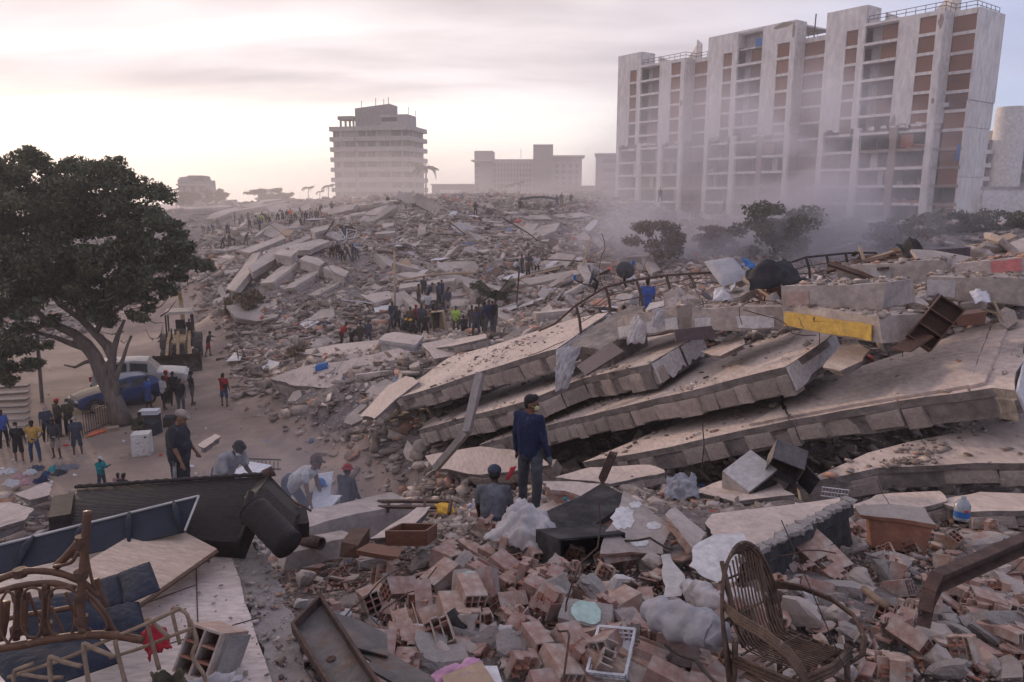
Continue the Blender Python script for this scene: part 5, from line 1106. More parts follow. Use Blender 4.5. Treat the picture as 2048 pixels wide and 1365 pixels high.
def car(name, label, loc, rot, st, body, glass_rows, wheels, wr, hood_mat=None, scale=1.0):
 """st: stations (x, z_bottom, z_belt, z_roof, half width at belt, half width at roof) from nose to tail, nose at -x"""
 t = thing(name, label, 'car', loc, rot); t.scale = (scale,) * 3
 def sec(q): x, zb, zt, zr, w, wr_ = q; return [(x, -w * .88, zb), (x, -w, zb + .16), (x, -w * 1.0, (zb + zt) / 2), (x, -w * .97, zt), (x, -wr_, zr), (x, -wr_ * .4, zr + .03), (x, wr_ * .4, zr + .03), (x, wr_, zr), (x, w * .97, zt), (x, w, (zb + zt) / 2), (x, w, zb + .16), (x, w * .88, zb)]
 S = [sec(q) for q in st]; n = 12; m = MB(); vs = [p for s_ in S for p in s_]; fs = []; mi = []
 for i in range(len(S) - 1):
  for j in range(n): fs.append((i * n + j, i * n + (j + 1) % n, (i + 1) * n + (j + 1) % n, (i + 1) * n + j)); mi.append(1 if (hood_mat and j in (4, 5, 6) and st[i + 1][0] <= hood_mat[1]) else 0)
 fs += [tuple(range(n - 1, -1, -1)), tuple((len(S) - 1) * n + k for k in range(n))]; mi += [0, 0]
 m.add(vs, fs); m.m = mi; o = m.build('body', [body, hood_mat[0] if hood_mat else body], t, smooth=False)
 def mid(x):
  for a, b in zip(st, st[1:]):
   if a[0] <= x <= b[0]: f = (x - a[0]) / (b[0] - a[0]); return [a[k] + (b[k] - a[k]) * f for k in range(6)]
 for x0, x1 in glass_rows['side']:
  for s in (-1, 1):
   m = MB(); a, b = mid(x0), mid(x1)
   def pt(q, f): return Vector((q[0], s * (q[4] * .97 + (q[5] - q[4] * .97) * f + .008), q[2] + (q[3] - q[2]) * f))
   m.hexa([pt(a, .1) - Vector((0, s * .03, 0)), pt(b, .1) - Vector((0, s * .03, 0)), pt(b, .86) - Vector((0, s * .03, 0)), pt(a, .86) - Vector((0, s * .03, 0))], [pt(a, .1), pt(b, .1), pt(b, .86), pt(a, .86)]); m.build('side_window', 'car_glass', t)
 for nm, x0, x1, gm in glass_rows['front']:
  a, b = mid(x0), mid(x1); m = MB(); nn = Vector((-(b[3] - a[3]), 0, b[0] - a[0])).normalized()
  pts = [Vector((q[0], y * q[5] * .9, q[3] + .03)) + nn * .012 for q, y in ((a, -1), (a, 1), (b, 1), (b, -1))]; m.hexa([p - nn * .03 for p in pts], pts); m.build(nm, gm, t)
 for x in wheels:
  for s in (-1, 1):
   c = Vector((x, s * (st[3][4] - .06), wr)); w_ = MB(); ax = Matrix.Rotation(PI / 2, 3, 'X')
   w_.lathe([(wr * .6, -.1), (wr * .94, -.1), (wr, -.07), (wr, .07), (wr * .94, .1), (wr * .6, .1)], 20, ax, c); k = w_.build('wheel', 'tyre', t, smooth=True)
   w_ = MB(); w_.lathe([(.01, -.07), (wr * .5, -.05), (wr * .62, -.105), (wr * .62, .105), (wr * .5, .05), (.01, .07)], 16, ax, c); w_.build('rim', 'rim', k, smooth=True)
   w_ = MB(); w_.tube([(x + wr * 1.2 * math.cos(a), s * (st[3][4] + .012), wr + wr * 1.2 * math.sin(a)) for a in [PI * i / 10 for i in range(11)]], .04, 5); w_.build('wheel_arch', 'dark_iron', t)
 for s in (-1, 1):
  q = st[1]; MB().box((q[0] - .06, s * q[4] * .72, q[2] - .12), (.14, .26, .16)).build('headlight', 'plastic_white', t)
  q = st[-2]; MB().box((q[0] + .1, s * q[4] * .82, q[2] - .1), (.12, .16, .26)).build('tail_light', 'plastic_red', t)
  q = mid(glass_rows['side'][0][0]); m = MB(); m.box((q[0] + .12, s * (q[4] + .1), q[2] + .1), (.1, .18, .14)); m.build('wing_mirror', 'dark_iron', t)
 MB().box((st[0][0] - .02, 0, st[0][1] + .14), (.14, st[1][4] * 1.8, .18)).build('bumper', 'dark_iron', t); MB().box((st[-1][0] + .02, 0, st[-1][1] + .14), (.14, st[1][4] * 1.8, .18)).build('bumper', 'dark_iron', t)
 return t
HB = [(0, .38, .60, .62, .60, .50), (.12, .26, .72, .76, .74, .60), (.55, .25, .82, .88, .80, .68), (1.05, .25, .88, .95, .82, .70), (1.30, .25, .90, .98, .82, .70), (1.95, .25, .92, 1.40, .82, .58), (2.5, .25, .93, 1.46, .82, .59), (3.15, .25, .95, 1.42, .82, .58), (3.7, .26, .97, 1.20, .80, .58), (3.86, .30, .95, .98, .76, .62), (3.92, .40, .8, .82, .70, .6)]
c0 = G(178, 826); c1 = G(303, 803)
car('hatchback_car', 'dusty blue hatchback with a dust-covered bonnet behind the tree trunk', Vector((c0.x - .7, c0.y - .1, 0)), math.atan2(c1.y - c0.y, c1.x - c0.x), HB, 'car_blue', {'side': ((1.75, 2.35), (2.45, 3.2)), 'front': (('windscreen', 1.34, 1.92, 'car_dust'), ('rear_window', 3.2, 3.66, 'car_glass'))}, (.72, 3.18), .31, ('car_dust', 1.31), 1.04)
SU = [(0, .5, .80, .84, .84, .78), (.12, .4, .98, 1.02, .92, .84), (.8, .4, 1.06, 1.12, .94, .86), (1.25, .4, 1.10, 1.16, .95, .86), (1.42, .4, 1.12, 1.18, .95, .86), (1.95, .4, 1.14, 1.76, .95, .72), (2.5, .4, 1.15, 1.82, .95, .73), (3.6, .4, 1.15, 1.82, .95, .73), (4.3, .4, 1.15, 1.78, .95, .72), (4.55, .42, 1.12, 1.2, .93, .8), (4.6, .5, 1.0, 1.02, .9, .8)]
c0 = G(332, 786); c1 = G(225, 798)
car('off_road_car', 'dust-caked white off-road car behind the tree, nose to the road', Vector((c0.x + .75, c0.y + 1.2, 0)), math.atan2(c1.y - c0.y, c1.x - c0.x) - .16, SU, 'car_white', {'side': ((1.9, 2.75), (2.9, 4.2)), 'front': (('windscreen', 1.46, 1.92, 'car_dust'), ('rear_window', 4.31, 4.52, 'car_glass'))}, (.85, 3.65), .39, ('car_white', 1.4), 1.0)
# ------------------------------------------------------------------ people
SKINS = {'skin_a': (.17, .085, .055), 'skin_b': (.11, .055, .037), 'skin_c': (.075, .038, .028), 'skin_d': (.25, .13, .085)}
for k_, c_ in SKINS.items(): mk(k_, c_, tuple(q * .85 for q in c_), 8, .6, .05, 40)
def cloth(name, c, dirt=True): mk(name, c, tuple(q * .72 for q in c), 5, .95, .5, 16, c3=tuple(.5 * q + .5 * w for q, w in zip(c, (.26, .22, .2))) if dirt else None, c3scale=4, c3lo=.6, c3hi=.78)
for k_, c_ in dict(navy=(.018, .026, .07), black=(.018, .018, .022), charcoal=(.045, .045, .055), denim=(.085, .09, .105), jean_blue=(.035, .075, .16), grey=(.16, .165, .19), tee_blue=(.07, .13, .40), red=(.32, .025, .03), white=(.52, .51, .52), olive=(.07, .062, .042), beige=(.34, .28, .24),
                   yellow=(.55, .33, .09), teal=(.02, .24, .26), pink=(.45, .27, .28), hiviz=(.42, .62, .10), orange=(.75, .17, .05), brown=(.1, .065, .05), sooty=(.33, .32, .33), slate=(.06, .07, .1)).items(): cloth('c_' + k_, c_)
mk('hair_black', (.012, .010, .010), (.02, .017, .016), 12, .6, .4, 60)
mk('shoe', (.05, .045, .045), (.12, .1, .09), 6, .8, .2, 30); mk('shoe_white', (.4, .38, .37), (.3, .28, .27), 6, .8, .2, 30)
mk('mask_cloth', (.55, .58, .62), (.48, .5, .55), 6, .9, .2, 30); mk('mask_yellow', (.55, .52, .24), (.5, .47, .24), 6, .9, .2, 30)
TMP = bpy.data.scenes.new('tmp')
def cap_(m, a, b, ra, rb, n=8):
 a, b = Vector(a), Vector(b); t = b - a
 if t.length < 1e-6: return m.ell(a, (ra,) * 3, None, n, 6)
 m.tube([a.lerp(b, i / 4) for i in range(5)], [ra + (rb - ra) * i / 4 for i in range(5)], n); m.ell(a, (ra * .995,) * 3, None, n, 6); m.ell(b, (rb * .995,) * 3, None, n, 6)
def fuse(m, vox, smooth=3, f=.5):
 """the pieces grown together into one continuous surface"""
 me = m.mesh('tmp', []); o = bpy.data.objects.new('tmp', me); TMP.collection.objects.link(o)
 k = o.modifiers.new('r', 'REMESH'); k.mode = 'VOXEL'; k.voxel_size = vox; k.use_smooth_shade = True
 if smooth: k = o.modifiers.new('s', 'SMOOTH'); k.factor = f; k.iterations = smooth
 with bpy.context.temp_override(scene=TMP, view_layer=TMP.view_layers[0]):
  dg = bpy.context.evaluated_depsgraph_get(); out = bpy.data.meshes.new_from_object(o.evaluated_get(dg))
 bpy.data.objects.remove(o); bpy.data.meshes.remove(me)
 return out
def wrinkle(me, fx, fz, amp):
 """folds in cloth"""
 N_ = [Vector(v.normal) for v in me.vertices]; C_o = [Vector(v.co) for v in me.vertices]
 me.vertices.foreach_set('co', [q for c, n in zip(C_o, N_) for q in (c + n * amp * fbm(c.x * fx, c.y * fx, c.z * fz, 3))]); me.update(); return me
def rx(v, a): c, s = math.cos(a), math.sin(a); return Vector((v.x, v.y * c - v.z * s, v.y * s + v.z * c))
def ry(v, a): c, s = math.cos(a), math.sin(a); return Vector((v.x * c + v.z * s, v.y, -v.x * s + v.z * c))
def rz_(v, a): c, s = math.cos(a), math.sin(a); return Vector((v.x * c - v.y * s, v.x * s + v.y * c, v.z))
DOWN = Vector((0, 0, -1))
def skel(pose):
 """facing -y. angles in degrees; legs/arms as (forward pitch, bend, outward)"""
 g = dict(tp=0, ty=0, tl=0, hy=0, hp=0, ll=(2, 2, 5), rl=(-2, 2, 5), la=(4, 12, 9), ra=(4, 12, 9), seat=None, st=1.0); g.update(pose); J = {}
 pel = Vector((0, 0, 0)); tp = R(g['tp'])
 def T(v): return rz_(ry(rx(v, tp), R(g['tl'])), R(g['ty']))
 J['pel'] = pel; J['waist'] = pel + T(Vector((0, .01, .17))); J['chest'] = pel + T(Vector((0, .012, .36))); J['neck'] = pel + T(Vector((0, .02, .53)))
 hd = rz_(rx(Vector((0, -.035, .115)), R(g['hp']) + tp * .6), R(g['hy'])); J['head'] = J['neck'] + hd + T(Vector((0, 0, .03))); J['hrot'] = (g['hp'] + g['tp'] * .6, g['hy'])
 for s, k in ((1, 'l'), (-1, 'r')):
  p, b, o = g[k + 'l']; h = pel + Vector((s * .095, 0, -.02)); kn = h + ry(rx(DOWN, -R(p)), -s * R(o)) * .43; an = kn + ry(rx(DOWN, -R(p - b)), -s * R(o) * .3) * .42
  J[k + 'hip'] = h; J[k + 'knee'] = kn; J[k + 'ank'] = an
  p, b, o = g[k + 'a']; sh = pel + T(Vector((s * .185, .015, .475))); el = sh + T(ry(rx(DOWN, -R(p)), -s * R(o))) * .29; wr_ = el + T(ry(rx(DOWN, -R(p + b)), -s * R(o * .4 + g.get(k + 'in', 0)))) * .26
  J[k + 'sh'] = sh; J[k + 'el'] = el; J[k + 'wr'] = wr_
 lo = min(J['lank'].z, J['rank'].z) - .085
 if g['seat'] is not None: lo = -g['seat'] - .0
 for k in J:
  if isinstance(J[k], Vector): J[k] = J[k] - Vector((0, 0, lo))
 J['stout'] = g['st']; return J
def body_mesh(J, vox, detail):
 m = MB(); k = J['stout']; H = J['head']; hp, hy = J['hrot']
 Rm = Matrix.Rotation(R(hy), 3, 'Z') @ Matrix.Rotation(R(hp), 3, 'X')
 m.ell(H + Rm @ Vector((0, .008, .02)), (.077, .096, .105), Rm, 16, 12); m.ell(H + Rm @ Vector((0, -.028, -.055)), (.058, .066, .062), Rm, 12, 8)
 if detail > 0:
  m.ell(H + Rm @ Vector((0, -.092, -.012)), (.013, .022, .024), Rm, 8, 6); m.ell(H + Rm @ Vector((0, -.088, .028)), (.05, .014, .012), Rm, 8, 6); m.ell(H + Rm @ Vector((0, -.083, -.058)), (.026, .012, .012), Rm, 8, 6); m.ell(H + Rm @ Vector((0, -.078, -.098)), (.024, .02, .02), Rm, 8, 6)
  for s in (-1, 1): m.ell(H + Rm @ Vector((s * .078, .012, -.008)), (.012, .022, .032), Rm, 8, 6)
 cap_(m, J['neck'] - Vector((0, 0, .03)), H - Vector((0, -.01, .05)), .056, .052)
 cap_(m, J['waist'], J['chest'], .125 * k, .135 * k, 10); cap_(m, J['pel'], J['waist'], .125 * k, .12 * k, 10); cap_(m, J['chest'], J['neck'] - Vector((0, 0, .05)), .12, .07, 10); cap_(m, J['lsh'], J['rsh'], .062, .062)
 for q in 'lr':
  cap_(m, J[q + 'hip'], J[q + 'knee'], .082 * k, .054); cap_(m, J[q + 'knee'], J[q + 'ank'], .054, .036); a = J[q + 'ank']; f = a - Vector((0, .13, .05)); cap_(m, a - Vector((0, -.03, .045)), f, .036, .034)
  cap_(m, J[q + 'sh'], J[q + 'el'], .05 * k, .041); cap_(m, J[q + 'el'], J[q + 'wr'], .041, .028)
  d = (J[q + 'wr'] - J[q + 'el']).normalized(); w = J[q + 'wr']; sd_ = d.cross(Vector((0, 1, .2))).normalized(); fr = sd_.cross(d)
  m.ell(w + d * .05, (.03, .03, .045), None, 8, 6)
  if detail > 1:
   for i, L in enumerate((.068, .078, .072, .056)):
    b = w + d * .075 + fr * (.024 - .016 * i); c = b + d * L * .55 + sd_ * .004; cap_(m, b, c, .0095, .009, 6); cap_(m, c, c + d * L * .4 + sd_ * .02, .009, .0075, 6)
   b = w + d * .03 + fr * .028; cap_(m, b, b + d * .04 + fr * .022, .011, .01, 6); cap_(m, b + d * .04 + fr * .022, b + d * .07 + fr * .024, .01, .008, 6)
  else: cap_(m, w + d * .07, w + d * .13, .026, .018, 6)
 return fuse(m, vox, 3)
def shirt_mesh(J, vox, sleeve, hem=0.0):
 m = MB(); k = J['stout']
 def ov(a, b, ra, rb, w=1.32): # torso is wider than deep
  for s in (-1, 0, 1):
   e = (J['lsh'] - J['rsh']).normalized(); cap_(m, Vector(a) + e * s * ra * (w - 1), Vector(b) + e * s * rb * (w - 1), ra, rb, 10)
 ov(J['pel'] + Vector((0, 0, -.04 - hem)), J['waist'], .135 * k, .135 * k, 1.35); ov(J['waist'], J['chest'], .135 * k, .14 * k, 1.4); ov(J['chest'], J['neck'] - Vector((0, 0, .07)), .138 * k, .085, 1.3); cap_(m, J['lsh'], J['rsh'], .072, .072, 10); cap_(m, J['neck'] - Vector((0, 0, .07)), J['neck'] - Vector((0, 0, .01)), .075, .063, 10)
 if k > 1.1: m.ell(J['waist'] + Vector((0, -.06, -.02)), (.17 * k, .13 * k, .16), None, 12, 8)
 for q in 'lr':
  sh, el, wr_ = J[q + 'sh'], J[q + 'el'], J[q + 'wr']
  if sleeve >= 1: cap_(m, sh, el, .066 * k, .056, 10); cap_(m, el, wr_, .055, .04, 10)
  elif sleeve > 0: cap_(m, sh, sh.lerp(el, sleeve), .068 * k, .066 * k, 10)
 return wrinkle(fuse(m, vox, 3), 14, 9, .009)
def trouser_mesh(J, vox, short=False):
 m = MB(); k = J['stout']; e = Vector((.045, 0, 0))
 for s in (-1, 1): cap_(m, J['pel'] + e * s + Vector((0, 0, .07)), J['pel'] + e * s + Vector((0, 0, -.05)), .128 * k, .13 * k, 10)
 for q in 'lr':
  h, kn, an = J[q + 'hip'], J[q + 'knee'], J[q + 'ank']; cap_(m, h, kn.lerp(h, .05), .1 * k, .078 if not short else .088, 10)
  if not short: cap_(m, kn, an.lerp(kn, .06), .074, .06, 10)
 return wrinkle(fuse(m, vox, 3), 12, 15, .010)
def hair_mesh(J, vox, style):
 m = MB(); H = J['head']; hp, hy = J['hrot']; Rm = Matrix.Rotation(R(hy), 3, 'Z') @ Matrix.Rotation(R(hp), 3, 'X')
 if style == 'hair':
  m.ell(H + Rm @ Vector((0, .02, .052)), (.084, .094, .088), Rm, 14, 10); m.ell(H + Rm @ Vector((0, .055, .0)), (.072, .055, .075), Rm, 12, 8); m.ell(H + Rm @ Vector((0, -.04, .092)), (.07, .055, .05), Rm, 12, 8)
 elif style in ('cap', 'helmet'):
  b = 1.0 if style == 'cap' else 1.12
  m.ell(H + Rm @ Vector((0, .008, .068)), (.092 * b, .108 * b, .078 * b), Rm, 14, 10)
  if style == 'cap':
   for s in (-.03, 0, .03): cap_(m, H + Rm @ Vector((s, -.08, .055)), H + Rm @ Vector((s * .9, -.165, .043)), .018, .012, 6)
  else: cap_(m, H + Rm @ Vector((-.05, -.1, .045)), H + Rm @ Vector((.05, -.1, .045)), .016, .016, 6)
 elif style == 'bucket':
  m.ell(H + Rm @ Vector((0, .008, .075)), (.092, .106, .075), Rm, 14, 10); m.lathe([(.095, .07), (.145, .032), (.15, .024), (.14, .022), (.09, .05)], 18, Rm, H)
 return fuse(m, vox, 2)
def part_inst(name, me, mat_, parent):
 o = bpy.data.objects.new(name, me); COL.objects.link(o); o.parent = parent
 if not me.materials: me.materials.append(M[mat_])
 o.material_slots[0].link = 'OBJECT'; o.material_slots[0].material = M[mat_]; return o
PROTO = {}
def memo(k, f):
 if k not in PROTO: PROTO[k] = f()
 return PROTO[k]
def proto(pose_name, pose, vox, detail, sleeve, short, style, hem=0.0):
 J = memo(('j', pose_name), lambda: skel(pose)); k = (pose_name, vox)
 return (J, memo(('b', k), lambda: body_mesh(J, vox, detail)), memo(('s', k, sleeve), lambda: shirt_mesh(J, vox, sleeve, hem)), memo(('t', k, short), lambda: trouser_mesh(J, vox, short)),
   memo(('h', k, style), lambda: hair_mesh(J, vox * .8, style)), memo(('o', k), lambda: shoes_mesh(J, vox)))
def shoes_mesh(J, vox):
 m = MB()
 for q in 'lr': a = J[q + 'ank']; cap_(m, a - Vector((0, -.035, .04)), a - Vector((0, .13, .052)), .047, .042, 8); cap_(m, a - Vector((0, -.03, .05)), a - Vector((0, -.02, -.0)), .046, .046, 8)
 return fuse(m, vox, 2)
POSES = dict(stand={}, stand2=dict(la=(10, 40, 14), ra=(-4, 14, 10), ll=(6, 6, 7), rl=(-6, 4, 6), hp=12), hips=dict(la=(-12, 78, 34), ra=(-12, 78, 34), lin=-40, rin=-40, ll=(2, 2, 8), rl=(-3, 3, 8)), cross=dict(la=(22, 95, 8), ra=(22, 95, 8), lin=45, rin=45),
             bend=dict(tp=62, hp=-10, ll=(14, 22, 8), rl=(-8, 14, 8), la=(62, 10, 8), ra=(55, 20, 8)), lean=dict(tp=28, hp=18, ll=(16, 20, 8), rl=(-12, 8, 8), la=(36, 30, 10), ra=(30, 40, 10)), walk=dict(tp=6, ll=(24, 10, 4), rl=(-18, 16, 4), la=(-14, 18, 8), ra=(22, 26, 8)),
             phone=dict(la=(62, 118, 18), ra=(4, 14, 10), hp=-4), sit=dict(tp=18, hp=8, ll=(82, 80, 12), rl=(78, 84, 12), la=(34, 40, 12), ra=(34, 50, 12), seat=.10), squat=dict(tp=30, hp=-6, ll=(105, 128, 16), rl=(96, 126, 16), la=(52, 36, 12), ra=(48, 50, 12)), reach=dict(tp=14, la=(78, 18, 12), ra=(30, 50, 12), ll=(10, 8, 8), rl=(-12, 6, 8)))
def person(label, p, yaw, pose, shirt, trousers, style='hair', skin='skin_b', h=1.72, far=True, sleeve=.8, short=False, hat='hair_black', shoe='shoe', mask=None, group=None, vox=None, extra=None, detail=None, pname=None, hem=0.0):
 """yaw: 0 faces the camera side (-y), 180 faces away, 90 faces right"""
 vox = vox or (.036 if far else .019); detail = detail if detail is not None else (0 if far else 1)
 pd = POSES[pose] if isinstance(pose, str) else pose; nm = pname or (pose if isinstance(pose, str) else str(sorted(pose.items())))
 J, b, s, tr, hr, sh = proto(nm, pd, vox, detail, sleeve, short, style, hem)
 t = thing('person', label, 'person', p, (0, 0, R(yaw)), group); t.scale = (h / 1.75,) * 3
 part_inst('body', b, skin, t); part_inst('shirt', s, shirt, t); part_inst('trousers', tr, trousers, t); part_inst('hair' if style == 'hair' else ('helmet' if style == 'helmet' else 'hat'), hr, hat, t); part_inst('shoes', sh, shoe, t)
 H = J['head']; hp, hy = J['hrot']; Rm = Matrix.Rotation(R(hy), 3, 'Z') @ Matrix.Rotation(R(hp), 3, 'X')
 if style != 'hair' and not far:
  m = MB(); m.ell(H + Rm @ Vector((0, .035, .0)), (.078, .075, .07), Rm, 12, 8); m.build('hair', 'hair_black', t, smooth=True)
 if mask:
  m = MB(); m.ell(H + Rm @ Vector((0, -.062, -.052)), (.056, .045, .05), Rm, 12, 8)
  for s_ in (-1, 1): m.tube([H + Rm @ Vector((s_ * .05, -.06, -.04)), H + Rm @ Vector((s_ * .083, .01, -.005))], .003, 4)
  m.build('face_mask', mask, t, smooth=True)
 if not far and not mask:
  m = MB()
  for s_ in (-1, 1): m.ell(H + Rm @ Vector((s_ * .032, -.082, .012)), (.013, .008, .006), Rm, 8, 6)
  m.build('eyes', 'hair_black', t)
 if extra: extra(t, J, Rm)
 return t
# --- people near the camera
def glove(t, J, Rm):
 for q in 'r':
  d = (J[q + 'wr'] - J[q + 'el']).normalized(); m = MB(); cap_(m, J[q + 'wr'] + d * .0, J[q + 'wr'] + d * .09, .036, .04, 8)
  fr = d.cross(Vector((1, 0, 0))).normalized()
  for i in range(4): b = J[q + 'wr'] + d * .1 + fr * (.024 - .016 * i); cap_(m, b, b + d * .06, .013, .011, 6)
  b = J[q + 'wr'] + d * .04 + fr * .03; cap_(m, b, b + d * .05 + fr * .02, .014, .012, 6)
  me = fuse(m, .008, 2); part_inst('glove', me, 'c_grey', t)
p = P(1060, 1026, 10.9)
person('man in navy sweater and dirty grey jeans standing before the fallen floors, yellow mask', p, 142, dict(hy=-62, hp=4, tp=-2, ll=(3, 3, 6), rl=(-4, 5, 7), la=(-2, 10, 9), ra=(2, 14, 11)), 'c_navy', 'c_denim', 'hair', 'skin_a', 1.78, False, 1.0, mask='mask_yellow', vox=.014, detail=2, extra=glove)
def stripe(t, J, Rm):
 for q, s in (('l', 1), ('r', -1)):
  m = MB()
  for i in (-1, 0, 1):
   pts = [J[q + 'hip'].lerp(J[q + 'knee'], k / 4) + Vector((s * (.112 - .018 * k / 4), i * .022, 0)) * 1.0 for k in range(5)]; m.tube(pts, .007, 4)
  m.build('side_stripe', 'c_white', t)
person('stocky man in grey T-shirt, cap and striped track pants looking down at the road', P(368, 1016, 13.2), 92, dict(hp=22, tp=2, st=1.24, ll=(3, 2, 5), rl=(-3, 4, 5), la=(12, 20, 10), ra=(8, 16, 10)), 'c_charcoal', 'c_black', 'cap', 'skin_d', 1.80, False, .75, hat='c_beige', vox=.016, detail=2, extra=stripe)
person('seated man in grey T-shirt and dark helmet, back to the camera', P(986, 1060, 10.6), 176, dict(tp=20, hp=6, ll=(88, 70, 14), rl=(84, 76, 14), la=(30, 34, 12), ra=(30, 40, 12), seat=.10), 'c_grey', 'c_slate', 'helmet', 'skin_c', 1.74, False, .7, hat='c_slate', vox=.016, detail=2)
person('man in soot-stained pale shirt bending over behind the dark sofa', P(452, 1062, 12.0), 62, dict(tp=36, hp=26, ll=(20, 20, 6), rl=(-6, 6, 6), la=(46, 40, 10), ra=(50, 40, 10)), 'c_sooty', 'c_slate', 'hair', 'skin_c', 1.74, False, .7, vox=.018, mask='mask_cloth')
person('man in white shirt with navy sleeves stooping forward, cap on', P(585, 1068, 13.4), 82, dict(tp=56, hp=-22, ll=(26, 22, 8), rl=(-10, 8, 8), la=(64, 6, 8), ra=(60, 10, 8)), 'c_white', 'c_slate', 'cap', 'skin_a', 1.76, False, .35, hat='c_brown', vox=.017)
person('person in dark shirt and red bucket hat standing by the road edge', P(699, 1080, 15.4), 150, dict(hp=10, la=(8, 20, 8), ra=(8, 20, 8)), 'c_charcoal', 'c_black', 'bucket', 'skin_b', 1.62, False, 1.0, hat='c_red', vox=.019)
person('crouching person in olive shirt and blue cap beside the stooping man', P(622, 1062, 13.8), 60, 'squat', 'c_olive', 'c_black', 'cap', 'skin_b', 1.62, False, .8, hat='plastic_blue', vox=.022)
# children by the roadside
def stand_on(u, v, z=0.0): return G(u, v, z)
person('child in teal jacket and white cap behind the dark sofa', stand_on(206, 985), 70, dict(hp=14, la=(30, 90, 6), ra=(30, 90, 6)), 'c_teal', 'c_slate', 'cap', 'skin_b', 1.36, False, 1.0, hat='c_white', vox=.022)
person('child in pink and white top sitting next to the teal-jacketed child', stand_on(240, 978), 20, 'sit', 'c_pink', 'c_black', 'hair', 'skin_c', 1.36, False, 1.0, vox=.022)
person('person in black jacket seated in front of the pink-topped child', stand_on(243, 990), 170, 'sit', 'c_black', 'c_olive', 'hair', 'skin_c', 1.5, False, 1.0, vox=.022)
# the group on the left
LG = 'bystanders gathered left of the tree'
for (lb, u, v, yaw, pose, s, tr, st, hat, sk, h, short, mask, shoe) in (
  ('man in black T-shirt and black shorts with white mask, hands behind', 40, 927, 10, dict(la=(-14, 30, 12), ra=(-14, 30, 12), lin=10, rin=10), 'c_black', 'c_black', 'hair', 'hair_black', 'skin_a', 1.70, True, 'mask_cloth', 'shoe_white'),
  ('man in yellow shirt with navy sleeves and blue jeans, hands on hips', 72, 924, 12, 'hips', 'c_yellow', 'c_jean_blue', 'cap', 'c_black', 'skin_c', 1.72, False, None, 'shoe'),
  ('man in dark printed shirt and beige shorts, bowed head', 114, 918, 8, 'stand2', 'c_charcoal', 'c_beige', 'hair', 'hair_black', 'skin_c', 1.70, True, None, 'shoe'),
  ('man in navy T-shirt, shorts and pale sun hat with blue mask', 157, 914, 30, 'stand', 'c_slate', 'c_slate', 'bucket', 'c_beige', 'skin_b', 1.70, True, 'mask_cloth', 'shoe_white'),
  ('man in red cap and olive jacket behind the front row', 120, 874, 150, 'stand', 'c_olive', 'c_black', 'cap', 'plastic_red', 'skin_b', 1.74, False, None, 'shoe'),
  ('masked man in olive jacket with crossed arms beside the red cap', 141, 872, 20, 'cross', 'c_olive', 'c_black', 'hair', 'hair_black', 'skin_b', 1.70, False, 'mask_cloth', 'shoe'),
  ('person in pink cap and dark top in the second row', 97, 884, 40, 'stand2', 'c_slate', 'c_black', 'cap', 'c_pink', 'skin_b', 1.62, False, 'mask_cloth', 'shoe'),
  ('person with blue backpack at the left edge', 10, 898, 60, 'stand', 'c_tee_blue', 'c_black', 'hair', 'hair_black', 'skin_c', 1.70, False, None, 'shoe')):
 person(lb, stand_on(u, v), yaw, pose, s, tr, st, sk, h, False, .8, short, hat, shoe, mask, LG, .022)
person('person in olive top squatting at the foot of the tree', stand_on(272, 872), 70, 'squat', 'c_olive', 'c_olive', 'hair', 'skin_c', 1.7, False, 1.0, vox=.024)
CG = 'bystanders by the cars'
for (lb, u, v, yaw, pose, s, tr, sk, h, short, mask, st, hat) in (
  ('man in blue vest and white-blue shorts with mask by the blue car', 299, 818, 80, 'stand', 'c_tee_blue', 'c_tee_blue', 'skin_c', 1.68, True, 'mask_cloth', 'hair', 'hair_black'),
  ('man in white T-shirt and black shorts beside the off-road car', 330, 819, 150, 'stand2', 'c_white', 'c_black', 'skin_c', 1.72, True, None, 'hair', 'hair_black'),
  ('person in red top half hidden behind the white T-shirt', 336, 806, 100, 'stand', 'c_red', 'c_black', 'skin_b', 1.72, False, None, 'cap', 'plastic_red'),
  ('man in black standing behind the hooded one', 350, 812, 200, 'stand', 'c_black', 'c_black', 'skin_c', 1.78, False, None, 'hair', 'hair_black'),
  ('hooded person in black sweater and grey jeans, back turned', 364, 827, 178, 'stand2', 'c_black', 'c_denim', 'skin_c', 1.76, False, None, 'hair', 'hair_black'),
  ('thin man in black T-shirt and grey shorts at the right of the car group', 386, 809, 120, 'stand', 'c_black', 'c_denim', 'skin_c', 1.74, True, None, 'hair', 'hair_black')):
 person(lb, stand_on(u, v), yaw, pose, s, tr, st, sk, h, False, .8, short, hat, 'shoe', mask, CG, .024)
def shoulder_bag(t, J, Rm):
 m = MB(); m.tube([J['lsh'] + Vector((0, .1, .04)), J['chest'] + Vector((0, .16, -.05)), J['rhip'] + Vector((-.06, .15, .22))], .016, 5); m.build('bag_strap', 'c_black', t); MB().box(J['rhip'] + Vector((-.08, .16, .15)), (.2, .09, .22), jit=.05).build('bag', 'c_black', t)
person('man in red T-shirt and denim shorts phoning in the middle of the road', stand_on(450, 813), 176, 'phone', 'c_red', 'c_jean_blue', 'hair', 'skin_b', 1.72, False, .8, True, vox=.022, extra=shoulder_bag)
person('man in dark shirt and red shorts beside the digger', stand_on(418, 713), 110, 'reach', 'c_charcoal', 'c_red', 'hair', 'skin_c', 1.72, True, .8, True)
person('digger driver seated in the cab', G(364, 723) + Vector((.25, 1.0, 1.85)), 20, 'sit', 'c_charcoal', 'c_black', 'hair', 'skin_c', 1.6, True, .8)
